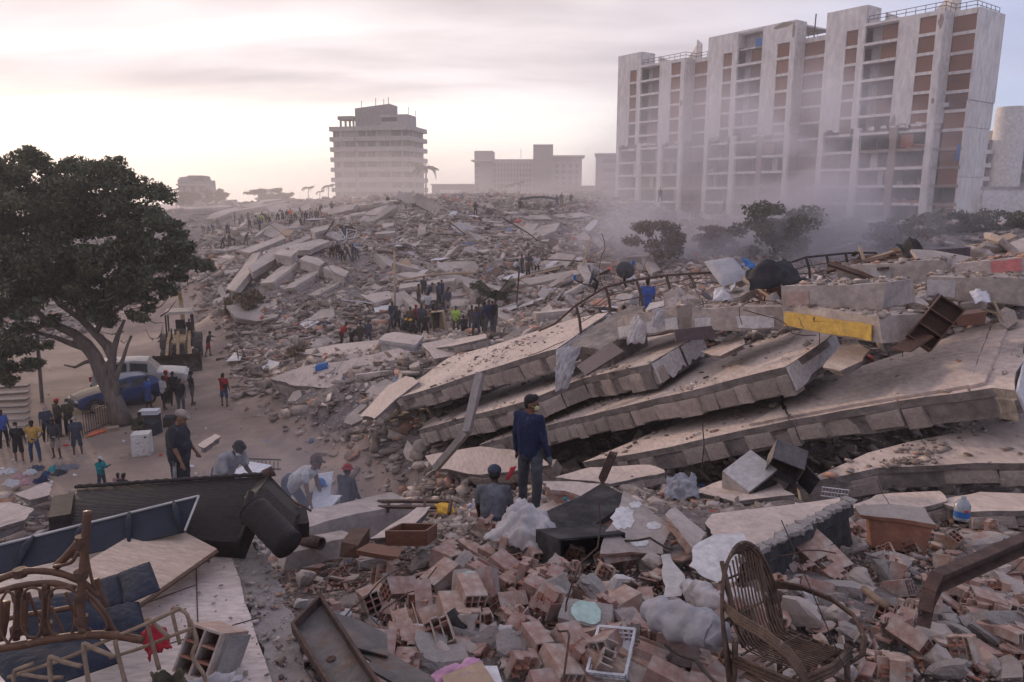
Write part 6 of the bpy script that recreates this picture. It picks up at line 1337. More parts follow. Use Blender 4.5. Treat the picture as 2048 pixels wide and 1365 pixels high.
# --- workers and crowd on the rubble
def at_rubble(u, v, dz=0.0):
 p, d = hits(u, v); return p + Vector((0, 0, dz - .05)) if p is not None else P(u, v, 90)
def facing(r): return r.choice((0, 20, 60, 90, 120, 160, 180, 200, 240, 270, 300, 330))
for (lb, u, v, yaw, pose, s, tr, st, hat) in (
  ('helmeted worker in red and white jacket on the road-side slab', 684, 697, 130, 'lean', 'c_red', 'c_black', 'helmet', 'c_black'), ('worker in black bending down next to the red jacket', 703, 698, 110, 'bend', 'c_black', 'c_black', 'hair', 'hair_black'),
  ('worker in olive shirt stepping behind the bending one', 721, 697, 150, 'walk', 'c_olive', 'c_olive', 'hair', 'hair_black'), ('worker in dark overalls standing right of the bending one', 738, 695, 40, 'stand', 'c_slate', 'c_slate', 'hair', 'hair_black'),
  ('officer in bright green vest in the crowd', 912, 668, 0, 'stand', 'c_hiviz', 'c_olive', 'cap', 'c_olive'), ('man in light trousers and blue jacket on the bank behind the officer', 896, 626, 180, 'stand', 'c_slate', 'c_beige', 'hair', 'hair_black'),
  ('person in red hooded top in the crowd', 832, 662, 60, 'stand2', 'c_red', 'c_black', 'cap', 'c_red'), ('person in white shirt behind the red hooded top', 856, 634, 180, 'stand', 'c_white', 'c_slate', 'hair', 'hair_black'),
  ('yellow-helmeted crouching rescuer left in the crowd', 803, 672, 100, 'squat', 'c_black', 'c_black', 'helmet', 'plastic_yellow'), ('yellow-helmeted crouching rescuer right of the first', 832, 674, 260, 'squat', 'c_black', 'c_black', 'helmet', 'plastic_yellow'),
  ('man in blue T-shirt standing behind the railing', 1292, 612, 180, 'stand', 'c_tee_blue', 'c_tee_blue', 'hair', 'hair_black'), ('man in dark shirt seated behind the railing, left of the blue T-shirt', 1248, 614, 180, 'sit', 'c_charcoal', 'c_black', 'hair', 'hair_black'),
  ('person in blue cap crouching behind the parapet', 1338, 606, 150, 'squat', 'c_charcoal', 'c_black', 'cap', 'plastic_blue'),
  ('worker with pale helmet holding white window frames', 690, 484, 200, 'lean', 'c_slate', 'c_slate', 'helmet', 'c_white'), ('rescuer in orange vest among the hilltop workers', 582, 442, 180, 'stand', 'c_orange', 'c_slate', 'helmet', 'c_white'),
  ('rescuer in yellow-green vest among the hilltop workers', 524, 452, 0, 'lean', 'c_hiviz', 'c_slate', 'hair', 'hair_black'), ('lone man standing tall on the crest before the tower', 776, 417, 0, 'stand', 'c_charcoal', 'c_charcoal', 'cap', 'c_red'),
  ('lone dark man standing on the crest right of the palm', 951, 432, 0, 'hips', 'c_charcoal', 'c_olive', 'hair', 'hair_black'), ('man in white on the crest beside the raised pole', 1028, 422, 90, 'sit', 'c_white', 'c_charcoal', 'hair', 'hair_black'),
  ('man standing right of the blue awning on the crest', 1142, 412, 0, 'stand', 'c_charcoal', 'c_brown', 'hair', 'hair_black'), ('man standing on the crest far left of the tower', 664, 428, 20, 'stand', 'c_charcoal', 'c_brown', 'hair', 'hair_black'), ('man swinging a tool on the crest, second from the left', 640, 432, 60, 'lean', 'c_charcoal', 'c_brown', 'hair', 'hair_black'),
  ('man walking on the low wall before the apartments', 1447, 428, 90, 'walk', 'c_charcoal', 'c_brown', 'hair', 'hair_black')):
 ap = 1.0
 pt = P(u, v + 50, 24.4) if 1240 < u < 1345 and v > 590 else at_rubble(u, v)
 person(lb, pt, yaw, pose, s, tr, st, random.choice(('skin_b', 'skin_c', 'skin_a')), 1.72, True, .8, hat=hat)
rp_ = random.Random(77)
ORD = 'first second third fourth fifth sixth seventh eighth ninth tenth eleventh twelfth thirteenth fourteenth fifteenth sixteenth seventeenth eighteenth nineteenth twentieth'.split()
ORD += ['twenty-' + q for q in ORD[:9]] + ['thirtieth'] + ['thirty-' + q for q in ORD[:9]] + ['fortieth'] + ['forty-' + q for q in ORD[:9]] + ['fiftieth'] + ['fifty-' + q for q in ORD[:9]]
DOING = dict(stand='standing', stand2='standing', lean='leaning', bend='bending', squat='crouching', walk='walking', sit='sitting', cross='arms-crossed')
def crowd(spots, where, group, shirts, poses):
 for i, (u, v) in enumerate(sorted(spots)):
  po, sh, tr = rp_.choice(poses), rp_.choice(shirts), rp_.choice(('c_black', 'c_slate', 'c_olive', 'c_denim', 'c_black'))
  person('%s person in %s top %s, %s from the left' % (DOING[po], sh[2:], where, ORD[i]), at_rubble(u, v), facing(rp_), po, sh, tr, rp_.choice(('hair', 'hair', 'hair', 'cap')), rp_.choice(('skin_b', 'skin_c', 'skin_a')), rp_.uniform(1.62, 1.8), True, .8, hat=rp_.choice(('hair_black', 'c_black')), group=group)
DK = ('c_black', 'c_charcoal', 'c_slate', 'c_black', 'c_navy', 'c_brown')
crowd([(782, 668), (795, 663), (812, 664), (822, 668), (844, 664), (862, 662), (874, 668), (850, 676), (930, 670), (944, 668), (958, 664), (968, 670), (978, 668), (990, 664), (884, 660), (786, 656), (870, 650), (985, 656), (952, 676)], 'in the crowd around the upright cabinet', 'crowd around the upright box', DK, ('stand', 'stand2', 'lean', 'cross', 'squat', 'stand'))
crowd([(838, 618), (856, 612), (878, 614), (888, 622), (848, 600), (884, 604)], 'on the bank above the crowd', 'people on the bank above the crowd', DK, ('stand', 'stand2', 'lean'))
crowd([(676, 522), (686, 526), (696, 522), (706, 526), (714, 520), (664, 520)], 'below the white window frames', 'workers below the window frames', DK, ('stand', 'stand2', 'lean', 'bend'))
crowd([(446, 498), (470, 496), (460, 494), (492, 492)], 'low on the upper left slope', 'workers bending on the upper left slope', ('c_charcoal', 'c_brown', 'c_slate'), ('bend', 'lean', 'stand'))
crowd([(408, 468), (420, 466), (444, 462), (470, 448), (480, 456), (497, 446), (505, 444), (516, 448), (532, 446), (540, 452), (556, 446), (560, 438), (566, 448), (574, 440), (592, 446), (604, 440), (612, 448), (500, 462), (520, 464), (634, 444), (486, 450), (428, 470), (436, 458), (456, 470), (512, 458), (548, 440), (580, 452), (598, 452), (622, 440)], 'among the upper left crest diggers', 'workers on the upper left crest', ('c_charcoal', 'c_brown', 'c_slate', 'c_navy', 'c_olive', 'c_beige'), ('stand', 'lean', 'bend', 'squat', 'walk'))
crowd([(678, 428), (762, 420), (794, 422), (814, 424), (826, 424)], 'on the crest below the tower', 'people crouching on the crest below the tower', ('c_charcoal', 'c_brown'), ('squat', 'sit', 'bend'))
crowd([(1114, 414), (1123, 412), (1040, 425), (1320, 405)], 'on the hazy right crest', 'figures on the hazy right crest', ('c_charcoal', 'c_brown'), ('stand', 'walk'))
crowd([(1028, 545), (1044, 550), (1060, 548), (1074, 552), (1056, 560)], 'at the pit before the smoke', 'workers at the pit before the smoke', ('c_charcoal', 'c_slate', 'c_white', 'c_brown'), ('bend', 'lean', 'stand', 'squat'))
bpy.data.scenes.remove(TMP)
def open_case(name, label, c, rot, w, h, dp, shelves, mt, cat):
 t = thing(name, label, cat, c, rot); s = .02
 for sx in (-1, 1): MB().box((sx * w / 2, 0, h / 2), (s, dp, h)).build('side_panel', mt, t)
 MB().box((0, dp / 2, h / 2), (w - s, s * .6, h - .004)).build('back_panel', mt, t)
 for i in range(shelves + 1): MB().box((0, -.006, h * i / shelves + (.011 if i == 0 else -.011 if i == shelves else 0)), (w - s * 1.1, dp - .02, s)).build('shelf', mt, t)
 return t
# ------------------------------------------------------------------ hollow clay bricks
def hollow_mesh(name, w, h, L, nx, nz, mats=('clay', 'clay_raw'), wall=.011, broken=0, seed=0):
 """extruded clay brick, open cells along y"""
 r = random.Random(seed); m = MB(); cw = (w - wall) / nx; ch = (h - wall) / nz
 def end(x, z, s): return L / 2 * s - (broken * r.random() * s if broken else 0)
 for i in range(nx + 1):
  x = -w / 2 + wall / 2 + i * cw; y0, y1 = end(x, 0, -1), end(x, 0, 1) if broken < .2 else L / 2
  m.box((x, (y0 + y1) / 2, 0), (wall, y1 - y0, h))
 for k in range(nz + 1):
  z = -h / 2 + wall / 2 + k * ch
  for i in range(nx):
   if broken and r.random() < .12: continue
   x = -w / 2 + wall / 2 + (i + .5) * cw; y0, y1 = end(x, z, -1), end(x, z, 1) if broken < .2 else L / 2
   m.box((x, (y0 + y1) / 2, z), (cw - wall, y1 - y0, wall), mi=0 if k in (0, nz) else 1)
 return m.mesh(name, list(mats))
HB_ = dict(nine=hollow_mesh('hollow_brick', .19, .19, .30, 3, 3), six=hollow_mesh('hollow_brick', .14, .19, .30, 2, 3), eight=hollow_mesh('hollow_brick', .19, .24, .30, 2, 3), chip=hollow_mesh('hollow_brick', .19, .19, .26, 3, 3, broken=.08, seed=2), half=hollow_mesh('hollow_brick', .19, .19, .17, 3, 3, broken=.07, seed=5), bits=hollow_mesh('hollow_brick', .19, .14, .2, 3, 2, broken=.15, seed=11), thin=hollow_mesh('hollow_brick', .19, .09, .28, 3, 1, broken=.05, seed=7))
def tile_mesh(seed, w, l, ribs=5, t=.012):
 """flat clay face broken off a brick: ribbed plate with a jagged rim"""
 r = random.Random(seed); m = MB(); n = 9; pts = []
 for i in range(n):
  a = 2 * PI * (i + r.uniform(-.3, .3)) / n; k = max(abs(math.cos(a)), abs(math.sin(a))); pts.append((w / 2 * math.cos(a) / k * r.uniform(.6, 1.05), l / 2 * math.sin(a) / k * r.uniform(.6, 1.05)))
 m.hexa([(x, y, 0) for x, y in pts], [(x, y, t) for x, y in pts])
 for i in range(2 if r.random() < .6 else 0):
  x = (i - .5) * w * .5; m.box((x, 0, -.03), (.011, l * .6, .06), jit=.05, mi=1)
 return m.mesh('brick_shard', ['clay', 'clay_raw'])
TILES = [tile_mesh(400 + i, *((.19, .26), (.15, .2), (.19, .15), (.1, .24), (.13, .12))[i % 5]) for i in range(10)]
def lump_mesh(seed, sz=(.3, .26, .2), mt='mortar', sub=2, rough=.28):
 """an angular lump of mortar or concrete: a carved block, not a ball"""
 r = random.Random(seed); bm = bmesh.new(); bmesh.ops.create_cube(bm, size=1.0); bmesh.ops.subdivide_edges(bm, edges=bm.edges[:], cuts=sub, use_grid_fill=True)
 pl = [(Vector((r.gauss(0, 1), r.gauss(0, 1), r.gauss(0, 1))).normalized(), r.uniform(.34, .55)) for _ in range(9)]
 for v in bm.verts:
  for n, d in pl:
   k = v.co.dot(n)
   if k > d: v.co -= n * (k - d)
  v.co += v.co.normalized() * mnoise.noise(v.co * 3.1 + Vector((seed, 0, 0))) * rough * .5
  v.co = Vector((v.co.x * sz[0], v.co.y * sz[1], v.co.z * sz[2]))
 me = bpy.data.meshes.new('lump'); bm.to_mesh(me); bm.free(); me.materials.append(M[mt]); return me
LUMPS = [lump_mesh(10 + i, ((.34, .26, .16), (.24, .22, .2), (.4, .2, .14), (.2, .2, .16))[i % 4], ('mortar', 'concrete', 'mortar', 'plaster')[i % 4]) for i in range(10)]
def front_y(u, v): return hits(u, v)
def put(me, u, v, name, label, cat, group, rot, scale=1.0, up=0.0, d=None):
 p, dd = hits(u, v)
 if d: p = P(u, v, d)
 return tag(inst(name, me, p + Vector((0, 0, up)), rot, scale), label, cat, group)
BG = 'hollow clay bricks of the foreground heap'
ZS = 1.12
for lb, k, u, v, rot, s in (
  ('hollow brick with nine open cells facing the camera near the drawer', 'nine', 729, 1128, (.1, -.08, .25), 1.25), ('mortar-caked hollow brick tipped on its edge left of centre', 'chip', 771, 1165, (.5, .45, 2.4), 1.3), ('hollow brick lying on its side below the mortar-caked one', 'nine', 800, 1196, (.3, -.5, 2.0), 1.2),
  ('large whole hollow brick with nine cells in the middle of the heap', 'nine', 884, 1172, (.28, .02, -.75), 1.35), ('dark-celled hollow brick under the crumpled sheet', 'nine', 1072, 1120, (.1, .1, .35), 1.2), ('plastered hollow brick right of the mint block', 'six', 1090, 1212, (.1, .0, .9), 1.5), ('hollow brick with grey plaster face above the large mint block', 'nine', 1240, 1232, (.15, -.1, -1.0), 1.35),
  ('hollow brick resting by the white bundle', 'nine', 1300, 1290, (.2, .1, 1.2), 1.3), ('hollow brick with a bitten corner in the lower middle', 'chip', 1045, 1275, (.4, .2, -.6), 1.35), ('half brick showing three cells below the whole one', 'half', 838, 1212, (.2, .0, .3), 1.25), ('small hollow brick beside the steel beam foot', 'nine', 1795, 1190, (-.5, .2, .6), 1.0), ('hollow brick in the right-hand rubble with cells to the right', 'six', 1960, 1098, (.1, .1, -1.1), 1.2),
  ('hollow brick at the end of the fallen course right of the chair', 'nine', 1820, 1108, (.05, .1, -.9), 1.15), ('hollow brick left of the drawer near the brown timber', 'half', 640, 1128, (.1, .0, .8), 1.3), ('brick laid flat under the seated man', 'nine', 960, 1042, (0, .1, 1.2), 1.2), ('hollow brick leaning by the black sheet steel', 'chip', 795, 1290, (.2, .3, .2), 1.2), ('red broken brick near the pink cloth', 'chip', 870, 1305, (.6, .2, 1.4), 1.2), ('hollow brick under the tilted plaster wall', 'nine', 1250, 1122, (.4, .0, .5), 1.2), ('second hollow brick under the tilted plaster wall', 'six', 1292, 1126, (.5, .2, .3), 1.2)):
 put(HB_[k], u, v, 'hollow_brick', lb, 'brick', BG, rot, s * .84, .07)
# fallen courses: flat-lying runs of bricks, each brick its own
def course(u, v, nx, ny, yaw, tilt, label, seed, sc=1.04, kinds=('nine', 'thin', 'nine', 'chip', 'half', 'six')):
 r = random.Random(seed); p, d = hits(u, v); base = Matrix.Translation(p + Vector((0, 0, .1))) @ Euler((tilt[0], tilt[1], yaw)).to_matrix().to_4x4()
 for i in range(nx):
  for j in range(ny):
   if r.random() < .14: continue
   q = base @ Matrix.Translation(((i - nx / 2) * .2 * sc + r.uniform(-.012, .012), (j - ny / 2 + .5 * (i % 2)) * .31 * sc + r.uniform(-.02, .02), r.uniform(-.05, .03))) @ Euler((r.gauss(0, .12), r.gauss(0, .12), r.gauss(0, .09))).to_matrix().to_4x4()
   o = inst('hollow_brick', HB_[r.choice(kinds)], (0, 0, 0)); o.matrix_world = q @ Matrix.Scale(sc, 4); tag(o, label, 'brick', BG)
course(930, 1118, 3, 2, .9, (.16, .1), 'brick in the fallen wall run below the crumpled sheet', 1)
course(1000, 1160, 3, 2, .95, (.2, .05), 'brick in the fallen wall run right of the whole brick', 2)
course(885, 1245, 3, 2, .35, (.22, -.05), 'brick in the fallen wall run at lower centre', 3); course(960, 1265, 2, 3, .3, (.25, .0), 'brick in the second fallen run at lower centre', 4)
course(1110, 1180, 2, 3, 1.1, (.18, .05), 'brick in the fallen run behind the large mint block', 5); course(1120, 1330, 3, 2, .5, (.2, .1), 'brick in the fallen run left of the white basket', 6)
course(1760, 1085, 4, 3, .5, (.15, -.1), 'brick in the fallen run before the orange wall', 7, 1.0); course(1960, 1215, 5, 2, 1.35, (.12, .05), 'brick in the stacked course at the right edge', 8, .95); course(1990, 1255, 5, 2, 1.35, (.12, .05), 'brick in the lower course at the right edge', 9, .95)
course(1640, 1150, 4, 3, .35, (.3, -.2), 'sooty brick in the burnt run under the charred slab', 10, 1.0); course(1350, 1335, 3, 2, 1.2, (.15, .1), 'brick in the fallen run right of the white basket', 11)
course(820, 1330, 2, 2, .1, (.15, .05), 'brick in the fallen run by the sheet steel', 12); course(1010, 1060, 3, 2, 1.0, (.1, .1), 'brick in the fallen run left of the crumpled sheet', 13, 1.2); course(1240, 1330, 2, 2, 1.0, (.2, .0), 'brick in the fallen run between basket and chair', 14)
def litter(n, box, meshes, name, label, cat, group, seed, lo=.9, hi=1.5, tilt=.45, up=.03, dmax=13):
 r = random.Random(seed); k = 0
 while k < n:
  u, v = r.uniform(box[0], box[2]), r.uniform(box[1], box[3])
  if u < 600 and v > 1000 - 0 and u < 470 + (v - 1000) * .35: k += .2; continue
  p, d = hits(u, v)
  if p is None or d > dmax: k += .2; continue
  s = r.uniform(lo, hi); tag(inst(name, r.choice(meshes), p + Vector((0, 0, up * r.uniform(.4, 2))), rot_to(gn(p.x, p.y, .4), r.uniform(0, 6.28), abs(r.gauss(0, tilt)), r), s), label, cat, group); k += 1
litter(150, (600, 1080, 2048, 1365), TILES, 'brick_shard', 'broken clay shard lying in the foreground heap', 'brick shard', 'clay shards of the foreground', 1, .9, 1.7)
litter(120, (600, 1040, 2048, 1365), LUMPS, 'mortar_lump', 'angular mortar lump in the foreground heap', 'mortar lump', 'mortar lumps of the foreground', 2, .5, 1.1, .8, .05)
litter(95, (640, 1060, 2048, 1365), [HB_['half'], HB_['chip'], HB_['thin'], HB_['six'], HB_['bits']], 'hollow_brick', 'loose broken hollow brick scattered in the foreground heap', 'brick', 'loose bricks of the foreground', 3, .8, 1.1, .6, .08)
litter(60, (1500, 1020, 2048, 1290), TILES + LUMPS[:3], 'brick_shard', 'clay shard in the rubble around the armchair and steel beam', 'brick shard', 'clay shards on the right', 4, .8, 1.5)
# blocks with mint-green paint
def painted_block(label, u, v, rot, sz, paint, seed, up=.08):
 p, d = hits(u, v); me = lump_mesh(seed, sz, 'mortar', 4, .06); o = tag(inst('painted_block', me, p + Vector((0, 0, up)), rot), label, 'masonry block')
 r = random.Random(seed); m = MB(); n = 16; pts = [(sz[0] * .31 * math.cos(a) * r.uniform(.8, 1.1), sz[1] * .31 * math.sin(a) * r.uniform(.8, 1.1), sz[2] * .44) for a in [2 * PI * i / n for i in range(n)]]
 m.hexa([(x, y, z - .04) for x, y, z in pts], [(x, y, z + .022) for x, y, z in pts]); m.build('painted_face', paint, o)
painted_block('large broken block with a mint-green painted face', 1172, 1268, (.42, .1, -.3), (.42, .36, .2), 'mint_paint', 3, .12); painted_block('broken block with a small mint-green top, left of centre', 940, 1195, (.3, 0, .1), (.36, .28, .17), 'mint_paint', 5, .12)
painted_block('broken block with white plaster top under the crumpled sheet', 1015, 1108, (.3, .1, .2), (.32, .26, .2), 'white_paint', 8, .1); painted_block('tilted block with grey plaster face right of the mint ones', 1105, 1215, (.9, -.2, .4), (.34, .3, .15), 'plaster', 9, .1)
# ------------------------------------------------------------------ big foreground pieces
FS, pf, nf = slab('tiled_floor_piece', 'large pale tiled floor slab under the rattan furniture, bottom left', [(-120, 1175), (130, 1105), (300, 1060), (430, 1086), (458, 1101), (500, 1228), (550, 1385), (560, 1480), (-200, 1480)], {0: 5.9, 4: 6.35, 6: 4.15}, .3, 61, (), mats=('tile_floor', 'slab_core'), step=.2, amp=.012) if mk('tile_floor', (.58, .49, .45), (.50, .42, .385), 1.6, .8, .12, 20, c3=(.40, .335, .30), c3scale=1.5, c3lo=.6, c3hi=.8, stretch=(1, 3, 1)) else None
MS, pms, nms = slab('mortar_strip', 'rough mortar strip along the tiled floor slab', [(455, 1104), (508, 1082), (545, 1135), (590, 1238), (622, 1400), (550, 1400), (500, 1232)], {0: 6.38, 3: 5.15, 5: 4.12}, .22, 62, (), cat='mortar strip', mats=('mortar', 'mortar'), step=.12, amp=.03)
top_bits('crumbs', pms, nms, 260, .008, .05, 650, 'crumbs of mortar and brick on the rough strip'); top_bits('crumbs', pf, nf, 260, .006, .03, 651, 'dust crumbs on the tiled floor slab')
def sheet(name, label, cat, px, dep, th, mt, par=None, **k):
 pts, n = plane_pts(px, dep); m = MB(); m.hexa([p - n * th for p in pts], pts); o = m.build(name, mt, par, world=par is not None)
 if label: tag(o, label, cat, k.get('group'))
 return o, pts, n
def fl(u, v, h=.0): return on_plane(u, v, pf[0] + nf * h, nf)
# grout lines of the floor as thin grooves
for k, (a, b) in enumerate((((277, 1212), (392, 1170)), ((392, 1132), (396, 1262)), ((330, 1290), (520, 1235)))):
 p, q = fl(*a, .003), fl(*b, .003); m = MB(); ebox(p, q, .008, .004, m, up=nf); m.build('floor_joint', 'rust', FS, world=True)
sheet('plywood_sheet', 'bare plywood board leaning on the dark wicker sofa', 'plywood', [(318, 1038), (434, 1098), (275, 1209), (128, 1150)], {0: 6.2, 1: 5.95, 2: 5.05}, .02, 'plywood')
sheet('trim_strip', 'thin dark wooden strip lying on the floor slab', 'strip', [(277, 1209), (434, 1100), (438, 1103), (281, 1213)], {0: 5.02, 1: 5.9, 2: 5.88}, .015, 'wood_dark')
# dark fabric screen with a white bar
o, ps, n = sheet('fabric_screen', 'slate fabric screen in a white frame against the sofa', 'screen', [(398, 994), (370, 1064), (-80, 1165), (-80, 1112)], {0: 6.25, 1: 5.95, 2: 5.3}, .012, 'fabric_slate')
for i, j in ((0, 3), (0, 1)): m = MB(); ebox(ps[i] + n * .012, ps[j] + n * .012, .015, .014, m, up=n); m.build('frame_bar', 'plaster', o, world=True)
for k in range(4):
 m = MB(); a, b = ps[0].lerp(ps[3], .12 + .2 * k) + n * .012, ps[1].lerp(ps[2], .02 + .25 * k) + n * .012
 m.tube([a, a.lerp(b, .4) + n * .03, b], [.012, .03, .012], 6); m.build('fabric_fold', 'fabric_slate', o, world=True, smooth=True)
# wicker sofa lying on its back
def weave_mat():
 m = mk('wicker_weave', (.021, .016, .016), (.034, .026, .025), 20, .6, 0, 60, c3=(.20, .17, .155), c3scale=34, c3lo=.73, c3hi=.78); N, L = m.node_tree.nodes, m.node_tree.links; bs = N['Principled BSDF']
 t = N.new('ShaderNodeTexCoord'); b = N.new('ShaderNodeTexBrick'); sp = N.new('ShaderNodeSeparateXYZ'); L.new(t.outputs['Object'], sp.inputs[0]); cb = N.new('ShaderNodeCombineXYZ'); L.new(sp.outputs[0], cb.inputs[0]); L.new(sp.outputs[2], cb.inputs[1])
 L.new(cb.outputs[0], b.inputs['Vector']); b.inputs['Scale'].default_value = 1; b.inputs['Brick Width'].default_value = .034; b.inputs['Row Height'].default_value = .011; b.inputs['Mortar Size'].default_value = .0025; b.inputs['Mortar Smooth'].default_value = 1.0
 bp = N.new('ShaderNodeBump'); bp.invert = True; bp.inputs['Strength'].default_value = 1.0; bp.inputs['Distance'].default_value = .006; L.new(b.outputs['Fac'], bp.inputs['Height']); L.new(bp.outputs[0], bs.inputs['Normal'])
weave_mat()
def sofa():
 tl, tr, br, bl = P(152, 978, 6.75), P(540, 952, 6.6), P(480, 1086, 6.1), P(112, 1060, 6.15)
 t = thing('wicker_sofa', 'dark brown woven wicker sofa toppled on its back, top edge towards the road', 'sofa', bl)
 n = (tr - tl).cross(bl - tl).normalized(); n = n if n.y < 0 else -n
 m = MB(); nu, nv = 14, 6
 def f(a, b): p = (tl.lerp(tr, a)).lerp(bl.lerp(br, a), b); return p + n * (.03 * math.sin(PI * b))
 m.grid(f, nu, nv); q = MB(); q.grid(lambda a, b: f(a, b) - n * .16, nu, nv); m.add(q.v, [tuple(reversed(x)) for x in q.f])
 for pa, pb in ((tl, tr), (tr, br), (br, bl), (bl, tl)): m.add([pa, pb, pb - n * .16, pa - n * .16], [(0, 1, 2, 3)])
 m.build('back_panel', 'wicker_weave', t, world=True)
 for a, b in ((tl, tr), (tr, br)):
  m = MB(); pts = [a.lerp(b, i / 40) + n * .02 + Vector((0, 0, .005 * (i % 2))) for i in range(41)]; m.tube(pts, [.017 + .003 * (i % 2) for i in range(41)], 7); m.build('braided_edge', 'wicker_dark', t, world=True, smooth=True)
 # right side panel and scroll arm
 s0, s1, s2, s3 = tr, P(606, 1020, 6.35), P(590, 1062, 6.1), P(500, 1000, 6.05)
 m = MB(); off = Vector((-.1, .14, -.04)); m.hexa([q + off for q in (s0, s1, s2, s3)], [s0, s1, s2, s3]); m.build('side_panel', 'wicker_weave', t, world=True)
 a, b = P(508, 1020, 5.95), P(578, 1092, 5.75); ax = (b - a); L = ax.length; Rm = frame3(ax)
 m = MB(); m.tube([a + ax * (i / 10) for i in range(11)], [.118 + .004 * (i % 2) for i in range(11)], 20); m.build('scroll_arm', 'wicker_weave', t, world=True, smooth=True)
 m = MB(); m.hexa([P(540, 962, 6.5), P(606, 1022, 6.3), P(590, 1100, 5.9), P(508, 1040, 6.1)], [q + Vector((-.02, -.1, .0)) for q in (P(540, 962, 6.4), P(604, 1022, 6.2), P(588, 1092, 5.85), P(506, 1030, 6.0))]); m.build('arm_side', 'wicker_weave', t, world=True)
 m = MB(); m.lathe([(.002, -.012), (.085, -.01), (.112, 0), (.122, .012), (.118, .02)], 20, frame3(Vector((0, 0, 1)).cross(ax), z=-ax), a - ax * .01); m.build('arm_face', 'wicker_dark', t, world=True, smooth=True)
 m = MB(); m.tube([P(502, 984, 6.0), P(494, 1010, 5.95), P(489, 1048, 5.95)], .03, 8); m.build('arm_front', 'wicker_dark', t, world=True, smooth=True)
 m = MB(); m.tube([P(530, 950, 6.6), P(540, 944, 6.6), P(541, 953, 6.6)], .05, 8); m.build('foot', 'rust', t, world=True, smooth=True)
 m = MB(); ebox(P(600, 1030, 6.3), P(606, 1062, 6.15), .1, .16, m); m.build('foot', 'wicker_dark', t, world=True)
 m = MB(); ebox(P(130, 1010, 6.6), P(122, 1054, 6.2), .16, .2, m); m.build('left_arm', 'wicker_dark', t, world=True)
 m = MB(); m.tube([P(590, 1005, 6.3), P(612, 1016, 6.3), P(622, 1022, 6.35)], .01, 5); m.build('loose_cane', 'cane', t, world=True)
sofa()
def cushion(label, px, dep, th, mt, seed, name='cushion', cat='cushion', bulge=1.0):
 pts, n = plane_pts(px, dep); m = MB(); N = 10; r = random.Random(seed)
 def f(a, b, s):
  p = pts[0].lerp(pts[1], a).lerp(pts[3].lerp(pts[2], a), b); e = min(a, 1 - a, b, 1 - b); k = min(1, e * 5) ** .5
  return p + n * s * th * k * (.8 + .2 * bulge * math.sin(PI * a) * math.sin(PI * b)) + n * th * .06 * math.sin(a * 22 + 6 * math.sin(b * 9)) * k * s
 m.grid(lambda a, b: f(a, b, 1), 18, 18); q = MB(); q.grid(lambda a, b: f(a, b, -.6), 18, 18); m.add(q.v, [tuple(reversed(x)) for x in q.f]); o = m.build(name, mt, smooth=True); tag(o, label, cat)
 edge = [f(i / 12, 0, 0) for i in range(13)] + [f(1, i / 12, 0) for i in range(1, 13)] + [f(1 - i / 12, 1, 0) for i in range(1, 13)] + [f(0, 1 - i / 12, 0) for i in range(1, 13)]
 k = MB(); k.tube(edge, .008, 5); k.build('piping', mt, o, world=True, smooth=True); return o
cushion('quilted navy cushion standing on the floor slab, right of two', [(235, 1150), (298, 1126), (318, 1180), (251, 1208)], {0: 5.0, 1: 5.1, 2: 4.75}, .05, 'fabric_navy', 1)
cushion('quilted navy cushion beside it, left of two', [(198, 1162), (236, 1150), (252, 1206), (212, 1220)], {0: 4.95, 1: 5.0, 2: 4.7}, .05, 'fabric_navy', 2)
cushion('quilted navy cushion lying lower, above the red cloth', [(205, 1226), (276, 1206), (292, 1268), (214, 1266)], {0: 4.55, 1: 4.7, 2: 4.35}, .06, 'fabric_navy', 3)
cushion('navy cushion behind the rattan rails', [(30, 1205), (190, 1180), (218, 1258), (60, 1290)], {0: 4.3, 1: 4.6, 2: 4.25}, .06, 'fabric_navy', 4)
cushion('long navy seat cushion under the rattan chair', [(-30, 1310), (190, 1272), (236, 1325), (40, 1392)], {0: 3.9, 1: 4.25, 2: 3.95}, .07, 'fabric_navy', 5)
